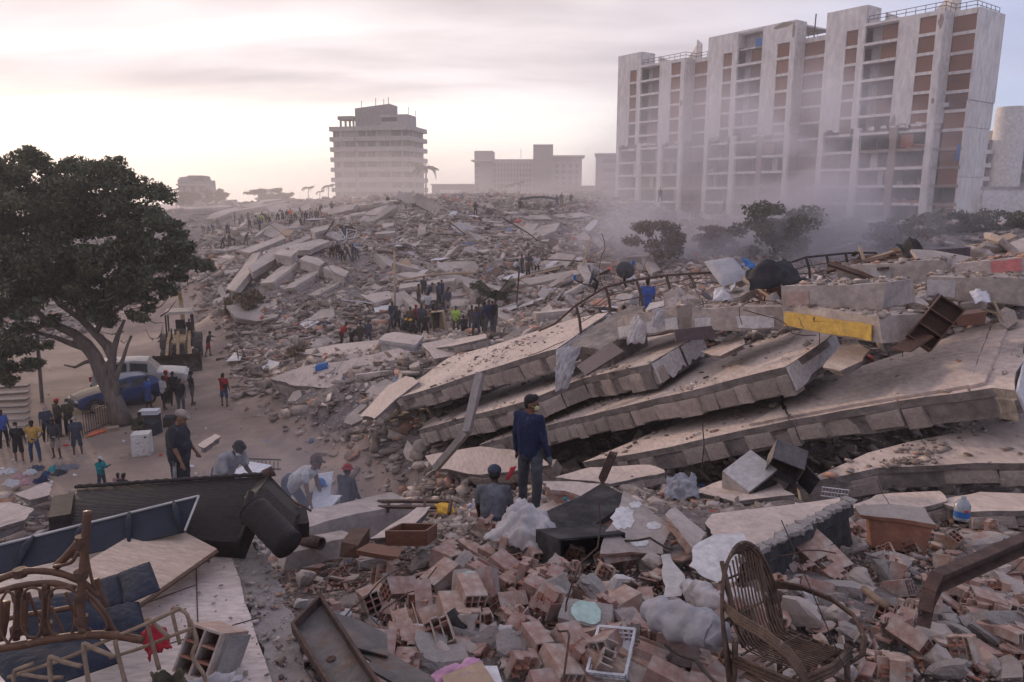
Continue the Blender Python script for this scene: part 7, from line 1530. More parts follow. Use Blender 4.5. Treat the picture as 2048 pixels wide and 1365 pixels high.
# overturned rattan chair
def canes(t, name, runs, mt='cane', n=9):
 for i, (pts, rad) in enumerate(runs):
  q = [P(u, v, d) for u, v, d in pts]
  if len(q) > 2:   # smooth the run
   s = [];
   for a, b, c, d in zip([q[0]] + q[:-2], q[:-1], q[1:], q[2:] + [q[-1]]):
    for k in range(5): x = k / 5; s.append(.5 * ((2 * b) + (c - a) * x + (2 * a - 5 * b + 4 * c - d) * x * x + (3 * b - a - 3 * c + d) * x ** 3))
   q = s + [q[-1]]
  rad = rad * .74; m = MB(); m.tube(q, [rad * (1 + .05 * math.sin(k * 1.7)) for k in range(len(q))], n); m.build(name, mt, t, world=True, smooth=True)
def rattan():
 t = thing('rattan_chair', 'broken brown rattan chair overturned at the lower left corner', 'chair', P(160, 1290, 3.7)); D = 3.55
 def X(l, dd=0): return [(x / 3.739, 1000 + y / 3.739, D + dd + (e[0] if e else 0)) for x, y, *e in l]
 canes(t, 'post', [(X([(655, 85), (640, 300), (615, 600), (600, 800), (620, 990)]), .026), (X([(145, 645), (128, 850), (122, 1050)], .05), .022), (X([(342, 625), (345, 800), (346, 1020)], .03), .022), (X([(720, 590), (750, 690), (800, 800)], .25), .02)])
 canes(t, 'bottom_rail', [(X([(-60, 1120), (200, 1080), (400, 1040), (700, 1010), (880, 1020), (1070, 1050)]), .026)])
 canes(t, 'curved_rail', [(X([(-60, 620), (100, 555), (250, 530), (420, 545), (560, 590), (660, 650), (730, 730)], .1), .023), (X([(-60, 700), (120, 650), (250, 630), (400, 625), (560, 665)], .04), .021), (X([(640, 700), (720, 770), (790, 860), (840, 960), (880, 1010)], .05), .018), (X([(-40, 910), (200, 860), (400, 830), (560, 800)], .5), .02), (X([(660, 740), (760, 860), (800, 960), (720, 1000), (660, 960)], .02), .009)])
 canes(t, 'strut', [(X([(600, 300), (520, 400), (420, 500)], .15), .028), (X([(580, 390), (530, 470), (400, 500)], .1), .012), (X([(650, 400), (670, 530), (710, 680)], .1), .011), (X([(210, 690), (260, 820), (310, 940)], .3), .011), (X([(380, 800), (430, 900), (480, 1000)], .3), .011), (X([(490, 690), (530, 790), (560, 890)], .3), .012), (X([(40, 760), (30, 900), (0, 1050)], .2), .03), (X([(205, 690), (190, 850), (190, 1010)], .25), .016)])
 for x0, x1, y0, y1 in ((168, 318, 665, 1020), (370, 565, 665, 1005), (10, 110, 690, 1060)):
  c = [(x0, y0 + 60), (x0 + 40, y0), (x1 - 40, y0), (x1, y0 + 60), (x1 - 8, y1 - 90), (x1 - 40, y1), (x0 + 40, y1), (x0 - 6, y1 - 90), (x0, y0 + 60)]; canes(t, 'loop', [(X(c), .0085)])
 for x, y, d_ in ((615, 300, 0), (610, 330, 0), (605, 560, 0), (603, 720, 0), (610, 900, 0), (140, 720, .05), (128, 980, .05), (343, 700, .03), (346, 950, .03), (150, 545, .1)):
  p = P(x / 3.739, 1000 + y / 3.739, D + d_); m = MB(); m.tube([p + Vector((0, 0, -.02)), p, p + Vector((0, 0, .02))], .031, 9); m.build('binding', 'wood_dark', t, world=True)
rattan()
def bent_frame():
 t = thing('bent_cane_frame', 'pale bent cane table frame without a top, bottom left', 'cane frame', P(210, 1350, 3.4)); D = 3.5
 def X(l, dd=0): return [(x / 3.739, 1000 + y / 3.739, D + dd) for x, y in l]
 canes(t, 'leg', [(X([(100, 1420), (105, 1300), (130, 1270), (250, 1225)], -.1), .013), (X([(385, 1420), (370, 1200), (395, 1180), (480, 1215), (610, 1245)], -.15), .014), (X([(670, 1420), (625, 1110), (640, 1080), (700, 1110), (860, 1175)], -.1), .014), (X([(945, 1400), (880, 1150), (860, 1050)], 0), .014), (X([(1190, 1270), (1100, 920), (1105, 890), (1180, 950), (1260, 1025)], .1), .014), (X([(1345, 1080), (1290, 850), (1310, 810), (1400, 860), (1420, 1000)], .25), .013), (X([(1420, 900), (1470, 1050), (1440, 1170), (1520, 1300), (1560, 1420)], .2), .014)], 'cane_pale', 8)
 canes(t, 'rail', [(X([(60, 1330), (480, 1190), (780, 1060), (1090, 930), (1346, 815)], .05), .013), (X([(820, 1180), (1050, 1110), (1330, 1000), (1440, 960)], .15), .012), (X([(150, 1300), (320, 1330), (470, 1330)], -.1), .012)], 'cane_pale', 8)
bent_frame()
# loose cloth: a crumpled sheet over a heap
def drape(name, label, cat, px, d, peak, mt, seed, n=26, folds=9, amp=.05, par=None, dep=None):
 """crumpled cloth: a quad of pixels with depths, raised in the middle and folded"""
 q = [P(u, v, dd) for (u, v), dd in zip(px, d)]; r = random.Random(seed); nn = (q[1] - q[0]).cross(q[3] - q[0]).normalized(); nn = nn if nn.y < 0 else -nn; m = MB()
 def f(a, b):
  p = q[0].lerp(q[1], a).lerp(q[3].lerp(q[2], a), b); k = math.sin(PI * a) * math.sin(PI * b)
  w = fbm(a * folds * .35 + seed, b * folds * .35, seed * .3, 4); ri = 1 - abs(mnoise.noise(Vector((a * folds * .5 + 3.3 * b, b * folds * .2 + seed, 1.7)))) * 2
  e = fbm(a * 9 + seed, b * 9 + 4, 2.0, 3) * .06 * (q[1] - q[0]).length
  return p + nn * (peak * k + amp * (w + .6 * ri)) + (q[1] - q[0]).normalized() * e * (1 - min(1, min(a, 1 - a) * 8)) + Vector((0, 0, e * (1 - min(1, min(b, 1 - b) * 8))))
 m.grid(f, n, n); o = m.build(name, mt, par, smooth=True, world=par is not None)
 sm = o.modifiers.new('thick', 'SOLIDIFY'); sm.thickness = .008
 if label: tag(o, label, cat)
 return o
drape('crumpled_sheet', 'large crumpled dirty white sheet heaped in the middle of the foreground', 'sheet', [(1040, 998), (1118, 1055), (1080, 1108), (966, 1082)], (8.5, 8.1, 7.7, 8.0), .20, 'fabric_white', 3, 40, 11, .075)
drape('red_cloth', 'crumpled red cloth on the floor slab beside the cushions', 'cloth', [(282, 1272), (334, 1264), (342, 1300), (300, 1322)], (4.15, 4.15, 3.95, 3.95), .07, 'fabric_red', 5, 22, 8, .035)
drape('pink_cloth', 'pink cloth over a cardboard box at the bottom edge', 'cloth', [(862, 1345), (955, 1312), (968, 1328), (880, 1385)], (4.4, 4.5, 4.4, 4.2), .03, 'fabric_pink', 6, 20, 6, .03)
sheet('cardboard_box', 'flattened cardboard at the bottom edge under the pink cloth', 'cardboard', [(884, 1352), (962, 1322), (1000, 1380), (900, 1420)], {0: 4.35, 1: 4.42, 2: 4.1}, .05, 'card')
sheet('exercise_book', 'open notebook page beside the cardboard', 'notebook', [(965, 1332), (994, 1332), (1006, 1370), (985, 1378)], {0: 4.5, 1: 4.5, 2: 4.25}, .012, 'paper')
drape('brown_cloth', 'brown cloth with a pale cloth at the bottom edge by the hollow block', 'cloth', [(300, 1345), (365, 1338), (380, 1375), (310, 1390)], (3.7, 3.7, 3.5, 3.5), .08, 'c_olive', 7, 18, 7, .03)
drape('pale_cloth', 'pale grey cloth rolled up at the bottom edge right of the brown one', 'cloth', [(355, 1350), (470, 1345), (486, 1362), (370, 1385)], (3.75, 3.8, 3.7, 3.55), .06, 'fabric_grey', 8, 18, 7, .03)
def bundle(label, pts, rad, mt, seed, name='cloth_bundle'):
 q = [P(*p) for p in pts]; m = MB(); s = []; rr = []
 for i in range(len(q) - 1):
  for k in range(14): x = k / 14; s.append(q[i].lerp(q[i + 1], x)); rr.append(rad[i] + (rad[i + 1] - rad[i]) * x)
 s.append(q[-1]); rr.append(rad[-1]); m.tube([s[0].lerp(s[-1], 0)] + s[1:], rr, 36)
 v2 = []
 for v in m.v: w = Vector(v); k = fbm(w.x * 7 + seed, w.y * 7, w.z * 7, 4) * .045 + (1 - abs(mnoise.noise(w * 5 + Vector((seed, 0, 0)))) * 2) * .03 + (1 - abs(mnoise.noise(w * 13 + Vector((0, seed, 0)))) * 2) * .011; c = min(s, key=lambda p: (p - w).length); v2.append(tuple(w + (w - c).normalized() * k))
 m.v = v2; return tag(m.build(name, mt, smooth=True), label, 'bundle')
bundle('white cloth bundle lying left of the armchair', [(1298, 1222, 5.7), (1320, 1232, 5.6), (1385, 1250, 5.4), (1430, 1272, 5.25), (1440, 1280, 5.2)], [.04, .095, .115, .1, .04], 'fabric_grey', 2)
bundle('rolled quilted sleeve of cloth under the ragged white plate', [(1376, 1172, 6.7), (1392, 1186, 6.6), (1425, 1204, 6.35), (1470, 1206, 6.2), (1510, 1202, 6.2)], [.05, .085, .09, .08, .06], 'fabric_white', 4)
# wood, plaster and slab pieces of the foreground
PW, ppw, npw = slab('plaster_wall_piece', 'tilted wall piece with white plaster smears, centre right', [(1247, 982), (1290, 1012), (1345, 1058), (1326, 1108), (1262, 1104), (1200, 1108), (1222, 1050)], {0: 8.6, 2: 8.0, 5: 7.3}, .14, 71, (), cat='wall piece', mats=('concrete', 'clay'), step=.12, amp=.02)
def smear(o, p0, n, c, rx_, ry_, seed, mt='white_paint'):
 r = random.Random(seed); pts = [on_plane(c[0] + rx_ * math.cos(a) * r.uniform(.78, 1.1), c[1] + ry_ * math.sin(a) * r.uniform(.78, 1.1), p0 + n * .004, n) for a in [2 * PI * i / 22 for i in range(22)]]
 m = MB(); m.hexa([q - n * .003 for q in pts], [q + n * .002 for q in pts]); m.build('plaster_smear', mt, o, world=True)
smear(PW, ppw[0], npw, (1246, 1036), 24, 26, 1); smear(PW, ppw[0], npw, (1270, 1010), 14, 7, 2); smear(PW, ppw[0], npw, (1308, 1052), 16, 8, 3); smear(PW, ppw[0], npw, (1280, 1086), 20, 8, 4)
slab('plaster_wall_piece', 'brick-backed wall piece leaning right of the smeared one', [(1330, 1030), (1350, 1014), (1412, 1066), (1388, 1102)], {0: 8.0, 1: 8.3, 3: 7.4}, .12, 72, (), cat='wall piece', mats=('concrete', 'clay'), step=.12, amp=.02)
slab('white_plaster_plate', 'ragged white plaster plate standing left of the armchair back', [(1387, 1093), (1428, 1069), (1486, 1067), (1494, 1081), (1486, 1116), (1469, 1165), (1455, 1173), (1408, 1155), (1378, 1132)], {0: 7.2, 2: 7.3, 6: 6.7}, .09, 73, (), cat='plaster plate', mats=('white_paint', 'clay'), step=.06, amp=.022)
slab('plaster_wall_piece', 'small upright wall stub below the smeared wall piece', [(1322, 1110), (1340, 1108), (1372, 1165), (1362, 1192), (1326, 1196)], {0: 7.4, 1: 7.4, 4: 6.6}, .16, 74, (), cat='wall piece', mats=('plaster', 'clay'), step=.1, amp=.02)
SL, psl, nsl = slab('scorched_slab', 'broad pale slab with a scorched black edge behind the armchair', [(1410, 1046), (1424, 1028), (1560, 1012), (1680, 996), (1706, 1006), (1600, 1062), (1490, 1124), (1440, 1090)], {0: 8.7, 3: 9.4, 6: 6.9}, .5, 75, (), mats=('slab_top', 'char_and_shade'), step=.18, amp=.02)
m = MB(); a, b = psl[4], psl[6]; e = b - a
for k in range(26):
 q = a.lerp(b, k / 26 + random.uniform(0, .03)); m.box(q + Vector((-.05, .0, .0)) + nsl * .02, (random.uniform(.06, .14), random.uniform(.06, .14), .05), Euler((0, 0, random.random() * 3)).to_matrix(), jit=.2)
m.build('crumbled_rim', 'mortar', SL, world=True)['kind'] = 'stuff'
slab('orange_wall_piece', 'fallen wall with orange paint at the right', [(1709, 1012), (1780, 1008), (1850, 1016), (1872, 1050), (1800, 1038), (1720, 1030)], {0: 9.5, 2: 9.2, 5: 9.2}, .42, 76, (), cat='wall piece', mats=('mortar', 'salmon_paint'), step=.2, amp=.02, lip=.12)
slab('slab_flake', 'thin pale slab flake with hollow tiles under it, beside the standing man', [(1085, 962), (1160, 964), (1212, 970), (1205, 990), (1160, 992), (1130, 982), (1100, 980)], {0: 10.6, 2: 10.0, 4: 9.5}, .2, 77, (), mats=('slab_top', 'clay'), step=.12, amp=.03)
slab('stone_step', 'pale block under the standing man feet', [(1065, 1020), (1105, 1000), (1122, 1010), (1090, 1036)], {0: 9.8, 1: 10.3, 3: 9.4}, .18, 78, (), cat='concrete block', step=.12, amp=.02)
o, _ = beam('charred_beam', 'thick charred black beam behind the crumpled sheet', P(1098, 1085, 8.5), P(1236, 1010, 9.3), .6, .34, 'char_and_shade', 79, 'beam', jit=.05)
sheet('burnt_board', 'scorched flat board sliding under the charred beam', 'board', [(1108, 1098), (1222, 1040), (1232, 1066), (1150, 1108)], {0: 8.2, 1: 8.7, 2: 8.3}, .03, 'wood_dark')
open_case('hollow_shade_box', 'black open box added for the dark of the hollow under the charred beam', P(1160, 1145, 7.7), (R(-12), R(6), R(24)), .75, .42, .5, 1, 'char_and_shade', 'box') if 'open_case' in globals() else None  # black box added to stand in for the shade of the void
beam('smoking_beam', 'long dusty beam with smoke behind the wicker sofa arm', P(560, 1080, 9.6), P(800, 1015, 11.2), .5, .36, 'concrete', 81, 'beam', jit=.05)
beam('smoking_beam', 'lower dusty beam parallel to the smoking one', P(560, 1112, 8.8), P(690, 1085, 9.4), .36, .22, 'concrete', 82, 'beam', jit=.06)
slab('sloping_plate', 'smooth plate sloping down beside the drawer', [(740, 1078), (840, 1010), (862, 1012), (800, 1072)], {0: 8.8, 1: 10.5, 3: 8.7}, .1, 83, ())
m = MB(); ax = frame3(Vector((.9, -.5, .05))); m.lathe([(.06, -.2), (.06, .2), (.075, .2), (.075, -.2), (.06, -.2)], 14, ax @ Matrix.Rotation(PI / 2, 3, 'Y'), P(618, 1082, 8.9)); tag(m.build('clay_pipe', 'rust', smooth=True), 'short dark pipe end sticking out below the smoking beam', 'pipe')
m = MB(); m.tube([P(1118, 1150, 7.4), P(1212, 1112, 7.7)], .028, 10); tag(m.build('metal_pipe', 'steel', smooth=True), 'grey pipe running under the smeared wall piece', 'pipe')
m = MB(); m.tube([P(1728, 1178, 6.6), P(1752, 1198, 6.4), P(1775, 1212, 6.3)], .032, 10); tag(m.build('metal_pipe', 'cane_pale', smooth=True), 'short pale pipe beside the burnt bricks', 'pipe')
# iron railing lying above the seated man
t = thing('iron_grille', 'flat black iron grille lying across the heap left of the seated man', 'grille', P(900, 1030, 10.2))
for a, b in (((756, 1003, 10.9), (902, 1003, 10.2)), ((756, 1014, 10.7), (898, 1016, 10.1)), ((902, 1002, 10.2), (898, 1028, 9.9)), ((778, 1004, 10.8), (776, 1024, 10.6)), ((850, 1003, 10.4), (850, 1022, 10.2))):
 m = MB(); ebox(P(*a), P(*b), .035, .04, m, up=(.1, .9, .2)); m.build('bar', 'rust', t, world=True)
drape('yellow_bag', 'torn yellow plastic bag under the iron grille', 'plastic bag', [(870, 1012), (905, 1010), (912, 1030), (878, 1032)], (10.3, 10.2, 10.0, 10.1), .06, 'plastic_yellow', 11, 14, 6, .04)
# drawer
def drawer():
 fl_, fr, br_, bl = P(772, 1062, 8.1), P(851, 1062, 8.0), P(872, 1048, 8.6), P(803, 1047, 8.7)
 t = thing('wooden_drawer', 'empty reddish wooden drawer lying open in the rubble', 'drawer', fl_); d = Vector((0, 0, -.17))
 for nm, a, b in (('front', fl_, fr), ('side', fr, br_), ('back', br_, bl), ('side', bl, fl_)):
  m = MB(); nrm = (b - a).cross(Vector((0, 0, 1))).normalized() * .012; m.hexa([a + d - nrm, b + d - nrm, b + d + nrm, a + d + nrm], [a - nrm, b - nrm, b + nrm, a + nrm]); m.build(nm, 'wood_red', t, world=True)
 m = MB(); m.hexa([q + d * .98 for q in (fl_, fr, br_, bl)], [q + d * .92 for q in (fl_, fr, br_, bl)]); m.build('bottom', 'wood_dark', t, world=True)
drawer()
beam('timber_block', 'grey weathered timber stub left of the drawer', P(700, 1100, 8.0), P(722, 1068, 8.4), .2, .14, 'wood_dark', 91, 'timber', jit=.03)
beam('timber_block', 'broken reddish plank below the drawer', P(724, 1098, 7.9), P(800, 1110, 7.7), .2, .05, 'wood_red', 92, 'timber', jit=.03)
# rusty sheet metal
def tray():
 px = [(587, 1263), (643, 1206), (770, 1400), (672, 1400)]; pts, n = plane_pts(px, {0: 4.7, 1: 5.0, 2: 4.0})
 t = thing('metal_tray', 'rusty steel panel with raised rims at the bottom edge', 'metal panel', pts[0]); m = MB(); m.hexa([p - n * .01 for p in pts], pts); m.build('plate', 'steel', t, world=True)
 for i in range(4): m = MB(); a, b = pts[i], pts[(i + 1) % 4]; ebox(a + n * .025, b + n * .025, .02, .07, m, up=n); m.build('rim', 'rust', t, world=True)
 c = pts[0].lerp(pts[2], .45) + n * .004; m = MB(); m.lathe([(.008, 0), (.022, .006), (.03, .002)], 12, frame3(pts[1] - pts[0], z=n), c); m.build('bolt_ring', 'rust', t, world=True)
tray()
def bent_steel():
 t = thing('bent_steel_channel', 'bent dark steel sheet and channel beside the rusty panel', 'steel sheet', P(760, 1300, 4.7))
 for nm, px, dep in (('sheet', [(640, 1218), (718, 1240), (774, 1268), (776, 1312), (700, 1292)], {0: 5.2, 2: 4.9, 4: 4.7}), ('flange', [(690, 1290), (778, 1306), (862, 1352), (905, 1400), (820, 1400), (740, 1320)], {0: 4.8, 2: 4.4, 4: 4.1})):
  pts, n = plane_pts(px, dep); m = MB(); m.hexa([p - n * .012 for p in pts], pts); o = m.build(nm, 'steel', t, world=True)
  k = MB(); k.tube([p + n * .008 for p in pts], .012, 6); k.build('rolled_edge', 'rust', o, world=True)
bent_steel()
beam('steel_angle', 'grey steel angle strip at the bottom edge', P(745, 1335, 4.5), P(860, 1400, 4.1), .06, .02, 'steel', 93, 'steel strip')
# steel C-beam on the right
def cbeam():
 t = thing('steel_beam', 'bent rusty steel beam coming in from the right edge', 'steel beam', P(1845, 1228, 5.4)); pts = [P(1842, 1232, 5.3), P(1850, 1190, 5.35), P(1866, 1158, 5.4), P(1960, 1118, 5.7), P(2080, 1066, 6.1)]
 for nm, oy, oz, w, h in (('web', 0, 0, .012, .12), ('flange', -.04, .06, .09, .014), ('flange', -.04, -.06, .09, .014)):
  m = MB()
  for a, b in zip(pts, pts[1:]):
   o = Vector((0, oy, 0)); up = Vector((0, 0, 1)) if abs((b - a).normalized().z) < .8 else Vector((-1, 0, .3)); z = up * oz; ebox(a + o + z, b + o + z, w, h, m, up=up)
  m.build(nm, 'rust', t, world=True)
cbeam()
# white plastic basket
def basket():
 p, d = hits(1228, 1345); t = thing('plastic_basket', 'white plastic basket with pierced sides at the bottom edge', 'basket', p + Vector((0, 0, .1)), (R(20), R(-8), R(-22)))
 w, l, h = .24, .34, .11
 MB().box((0, 0, 0), (w, l, .008)).build('bottom', 'plastic_white', t)
 for s, ax in ((1, 'x'), (-1, 'x'), (1, 'y'), (-1, 'y')):
  L = l if ax == 'x' else w; m = MB(); n = 9 if ax == 'x' else 6
  def pt(a, z): k = 1 + .16 * z / h; return (s * w / 2 * k, (a - .5) * l * k, z) if ax == 'x' else ((a - .5) * w * k, s * l / 2 * k, z)
  for z in (.0, .035, .07, h): m.tube([pt(0, z), pt(1, z)], .006 if z < h else .011, 5)
  for i in range(n + 1): m.tube([pt(i / n, 0), pt(i / n, h)], .006, 5)
  m.build('pierced_side', 'plastic_white', t)
basket()
# wicker armchair
def armchair():
 t = thing('cane_armchair', 'round-backed cane armchair standing empty in the rubble at lower right', 'armchair', P(1575, 1392, 4.75), (R(-6), R(3), R(38))); t.scale = (.98,) * 3
 W_ = .27
 def run(name, pts, rad, mt='cane_worn', n=7, par=t): m = MB(); m.tube(pts, rad, n); return m.build(name, mt, par, smooth=True)
 # facing -y: seat from y=-.28 (front) to .22 (back)
 def hoop(k, x0, z1): return [Vector((x0 * math.cos(a), .25 + .10 * math.sin(a) ** 1 + .012 * k, .36 + z1 * math.sin(a))) for a in [PI * i / 22 for i in range(23)]]
 for k in range(5): run('back_hoop', [Vector((-(W_ + .045 - k * .018), .22 + k * .004, .08))] + [Vector((-p.x, p.y, p.z)) for p in hoop(k, W_ + .05 - k * .018, .56 - k * .02)] + [Vector(((W_ + .045 - k * .018), .22 + k * .004, .08))], .0125)
 for i in range(15):
  x = -W_ + .03 + (2 * W_ - .06) * i / 14; zt = .36 + .5 * math.sqrt(max(0, 1 - (x / (W_ + .02)) ** 2)); run('back_cane', [Vector((x * .82, -.24, .325)), Vector((x * .82, .05, .30)), Vector((x * .86, .17, .315)), Vector((x * .92, .225, .40)), Vector((x, .28, .55)), Vector((x, .345, zt))], .0068, n=6)
 for s in (-1, 1):
  for k in range(4):
   x = s * (W_ + .045 + k * .012); run('arm_hoop', [Vector((s * (W_ + .01), .27, .60 - k * .012)), Vector((x + s * .03, .12, .60 - k * .012)), Vector((x + s * .05, -.08, .58 - k * .012)), Vector((x + s * .045, -.24, .52 - k * .012)), Vector((x + s * .02, -.32, .41 - k * .008)), Vector((x - s * .01, -.325, .30 - k * .004)), Vector((x - s * .03, -.25, .21)), Vector((x - s * .04, -.10, .18)), Vector((x - s * .04, .12, .2))], .0115)
  for y in (-.26, .22): run('leg', [Vector((s * .25, y, .36)), Vector((s * .26, y, .15)), Vector((s * .28, y * 1.06, -.06))], .02, n=8)
  run('brace', [Vector((s * .25, -.24, .3)), Vector((s * .26, .0, .14)), Vector((s * .25, .22, .06))], .013)
  run('back_post', [Vector((s * .17, .21, .30)), Vector((s * .19, .29, .55)), Vector((s * .20, .36, .84))], .016)
 for k in range(3): run('front_rail', [Vector((-W_ - .02, -.27, .33 - .028 * k)), Vector((0, -.30, .325 - .028 * k)), Vector((W_ + .02, -.27, .33 - .028 * k))], .0145)
 for k in range(5): y = -.2 + .09 * k; run('seat_cross_cane', [Vector((-W_, y, .30)), Vector((W_, y, .30))], .008, n=6)
 for z in (.5, .72): run('back_cross_cane', [Vector((-W_ + .01, .27 + (z - .5) * .3, z)), Vector((W_ - .01, .27 + (z - .5) * .3, z))], .008)
 for s in (-1, 1):
  for k in range(3): run('side_rail', [Vector((s * (W_ + .01), -.25, .29 - .028 * k)), Vector((s * (W_ + .015), .2, .28 - .028 * k))], .012)
 run('loose_wire', [Vector((.08, .1, 1.12)), Vector((.05, -.2, .6)), Vector((.1, -.42, .1)), Vector((.12, -.5, -.1))], .004, 'dark_iron', 5)
armchair()
# hollow block standing on the floor slab, boot, bottles
p = fl(425, 1352); o = inst('hollow_block', HB_['eight'], p + Vector((0, .02, .15)), (R(-30), R(10), R(-14)), 1.1); tag(o, 'hollow clay block with mortar rim standing on the tiled floor slab', 'brick')
m = MB(); m.box((.105, .02, .0), (.022, .24, .22), jit=.05); m.build('mortar_rim', 'mortar', o)
def boot():
 p, d = hits(925, 1285); m = MB(); m.tube([(0, .02, .0), (0, 0, .06), (0, .0, .17)], [.05, .048, .052], 14); m.tube([(0, .05, -.0), (0, -.06, -.015), (0, -.15, -.03), (0, -.18, -.035)], [.048, .046, .044, .02], 14, flat=.8)
 t = tag(m.build('old_boot', 'char_and_shade', smooth=True, org=(0, 0, 0)), 'dark worn boot lying on the bricks at lower centre', 'boot'); t.location = p + Vector((0, 0, .09)); t.rotation_euler = (R(40), R(10), R(-130)); t.scale = (1.1,) * 3
 k = MB(); k.box((0, -.06, -.06), (.085, .27, .02), jit=.02); k.build('sole', 'rust', t)
boot()
def bottle(label, p, rot, s, liquid=None, mt='plastic_clear', capm='c_teal'):
 t = thing('plastic_bottle', label, 'bottle', p, rot); t.scale = (s,) * 3; m = MB(); m.lathe([(.001, 0), (.038, 0), (.04, .02), (.04, .17), (.03, .21), (.014, .235), (.014, .25)], 16); m.build('bottle', mt, t, smooth=True); m = MB(); m.lathe([(.016, .245), (.016, .27), (.001, .27)], 12); m.build('cap', capm, t, smooth=True)
 if liquid: m = MB(); m.lathe([(.001, .002), (.037, .002), (.038, .06), (.001, .06)], 16); m.build('liquid', liquid, t, smooth=True)
bottle('clear bottle with orange drink propped beside the standing man', P(1160, 1032, 9.4), (R(10), R(-38), 0), 1.25, 'plastic_orange'); p, d = hits(1925, 1040)
def jug():
 t = thing('water_jug', 'clear plastic water jug with a blue and red label at the right', 'jug', P(1922, 1040, 9.2), (R(-6), R(4), 0)); m = MB(); m.lathe([(.001, 0), (.085, 0), (.09, .03), (.09, .19), (.06, .24), (.03, .26), (.03, .29), (.001, .29)], 18); m.build('jug', 'plastic_clear', t, smooth=True)
 m = MB(); m.lathe([(.0915, .04), (.0915, .11)], 18); m.build('label', 'plastic_blue', t, smooth=True); m = MB(); m.ell((0, -.09, .13), (.03, .008, .015)); m.build('label_mark', 'plastic_red', t)
jug()
# ------------------------------------------------------------------ railings, dishes and household things on top of the pile
def rail_thing(name, label, top, posts, loc, mids=(.35, .65), mt='rust', rad=.035):
 t = thing(name, label, 'railing', P(*loc)); q = [P(*p) for p in top]
 m = MB(); m.tube(q, rad, 7); m.build('top_rail', mt, t, world=True, smooth=True)
 pb = []
 for a, b in posts: m = MB(); m.tube([P(*a), P(*a).lerp(P(*b), .5) + Vector((.03, 0, 0)), P(*b)], rad * 1.25, 7); m.build('post', mt, t, world=True); pb.append((P(*a), P(*b)))
 for f in mids:
  m = MB(); pts = [a.lerp(b, f) for a, b in pb]; s = []
  for a, b in zip(pts, pts[1:]): s += [a, a.lerp(b, .5) + Vector((0, 0, -.06 * random.random()))]
  m.tube(s + [pts[-1]], .012, 5); m.build('wire', mt, t, world=True)
rail_thing('bent_railing', 'rusty bent railing with satellite dishes, sloping up behind the long slab', [(1078, 662, 23.5), (1110, 648, 23.0), (1152, 611, 22.4), (1210, 575, 22.2), (1271, 560, 22.2), (1333, 551, 22.0), (1378, 548, 21.6), (1425, 545, 21.2)],
 [((1152, 611, 22.4), (1162, 667, 22.3)), ((1211, 575, 22.2), (1221, 624, 22.2)), ((1273, 561, 22.2), (1285, 612, 22.0)), ((1332, 551, 22.0), (1342, 598, 21.8)), ((1377, 548, 21.6), (1390, 575, 21.4)), ((1423, 546, 21.2), (1446, 574, 20.8))], (1220, 624, 22.2))
rail_thing('dark_railing', 'dark iron railing standing on the heap behind the black sheet', [(1574, 528, 20.0), (1612, 515, 19.9), (1653, 511, 19.9), (1691, 507, 19.9), (1720, 506, 19.9), (1752, 506, 19.9)],
 [((1575, 527, 20), (1582, 556, 20)), ((1612, 515, 19.9), (1620, 558, 19.9)), ((1653, 511, 19.9), (1657, 548, 19.9)), ((1691, 507, 19.9), (1694, 545, 19.9)), ((1720, 506, 19.9), (1723, 530, 19.9)), ((1751, 506, 19.9), (1756, 525, 19.9))], (1650, 555, 19.9), (.4, .75), 'dark_iron', .03)
def dish(label, u, v, d, rpx, nrm, arm):
 rad = rpx / FPX * d; c = P(u, v, d); t = thing('satellite_dish', label, 'satellite dish', c); n = Vector(nrm).normalized(); fr = frame3(n.orthogonal(), z=n)
 m = MB(); m.lathe([(.001, 0)] + [(rad * k / 6, rad * .18 * (k / 6) ** 2) for k in range(1, 7)] + [(rad * 1.02, rad * .17), (rad * 5 / 6, rad * .10), (.001, -.012)], 28, fr); m.build('reflector', 'dish_grey', t, smooth=True)
 m = MB(); m.tube([Vector((0, 0, -rad)) * .9, -n * .1 + Vector((0, 0, -rad * 1.1)), Vector((.05, .05, -rad * 1.7))], .035, 7); m.tube([-n * .02, -n * .14 + Vector((0, 0, -.1)), Vector((0, 0, -rad)) - n * .1], .05, 7); m.build('mount', 'dark_iron', t, smooth=True)
 a = Vector(arm); m = MB(); m.tube([Vector((0, 0, -rad * .9)), a * .6 + Vector((0, 0, -rad * .5)), a], .018, 6); k = m.build('feed_arm', 'dark_iron', t); MB().box(a + Vector((0, 0, .06)), (.09, .07, .14)).build('feed_head', 'plastic_blue', k)
dish('round grey satellite dish seen from behind on the bent railing', 1250, 542, 22.3, 18.5, (.25, .9, .3), (.35, .75, .1)); dish('satellite dish seen edge-on with a blue feed head, left of the round one', 1186, 556, 22.6, 19, (-.96, .22, .22), (-.55, .05, -.05))
cushion('stained grey mattress leaning on the heap right of the railing', [(1408, 524), (1466, 516), (1500, 556), (1444, 574)], {0: 19.4, 1: 19.4, 3: 18.2}, .13, 'fabric_grey', 21, 'mattress', 'mattress')
drape('blue_sheet', 'bright blue plastic sheet behind the mattress', 'plastic sheet', [(1480, 520), (1500, 522), (1520, 545), (1500, 546)], (19.6, 19.6, 19.2, 19.2), .06, 'plastic_blue', 22, 14, 6, .06)
drape('black_sheet', 'black plastic sheet tented over debris right of the mattress', 'plastic sheet', [(1490, 550), (1566, 526), (1622, 566), (1500, 582)], (17.4, 17.8, 17.2, 16.6), .35, 'fabric_black', 23, 26, 6, .12)
drape('black_wrap', 'twisted black plastic wrap at the upper right', 'plastic sheet', [(1790, 494), (1822, 486), (1865, 530), (1830, 536)], (19.4, 19.4, 18.6, 18.6), .3, 'fabric_black', 24, 22, 7, .14)
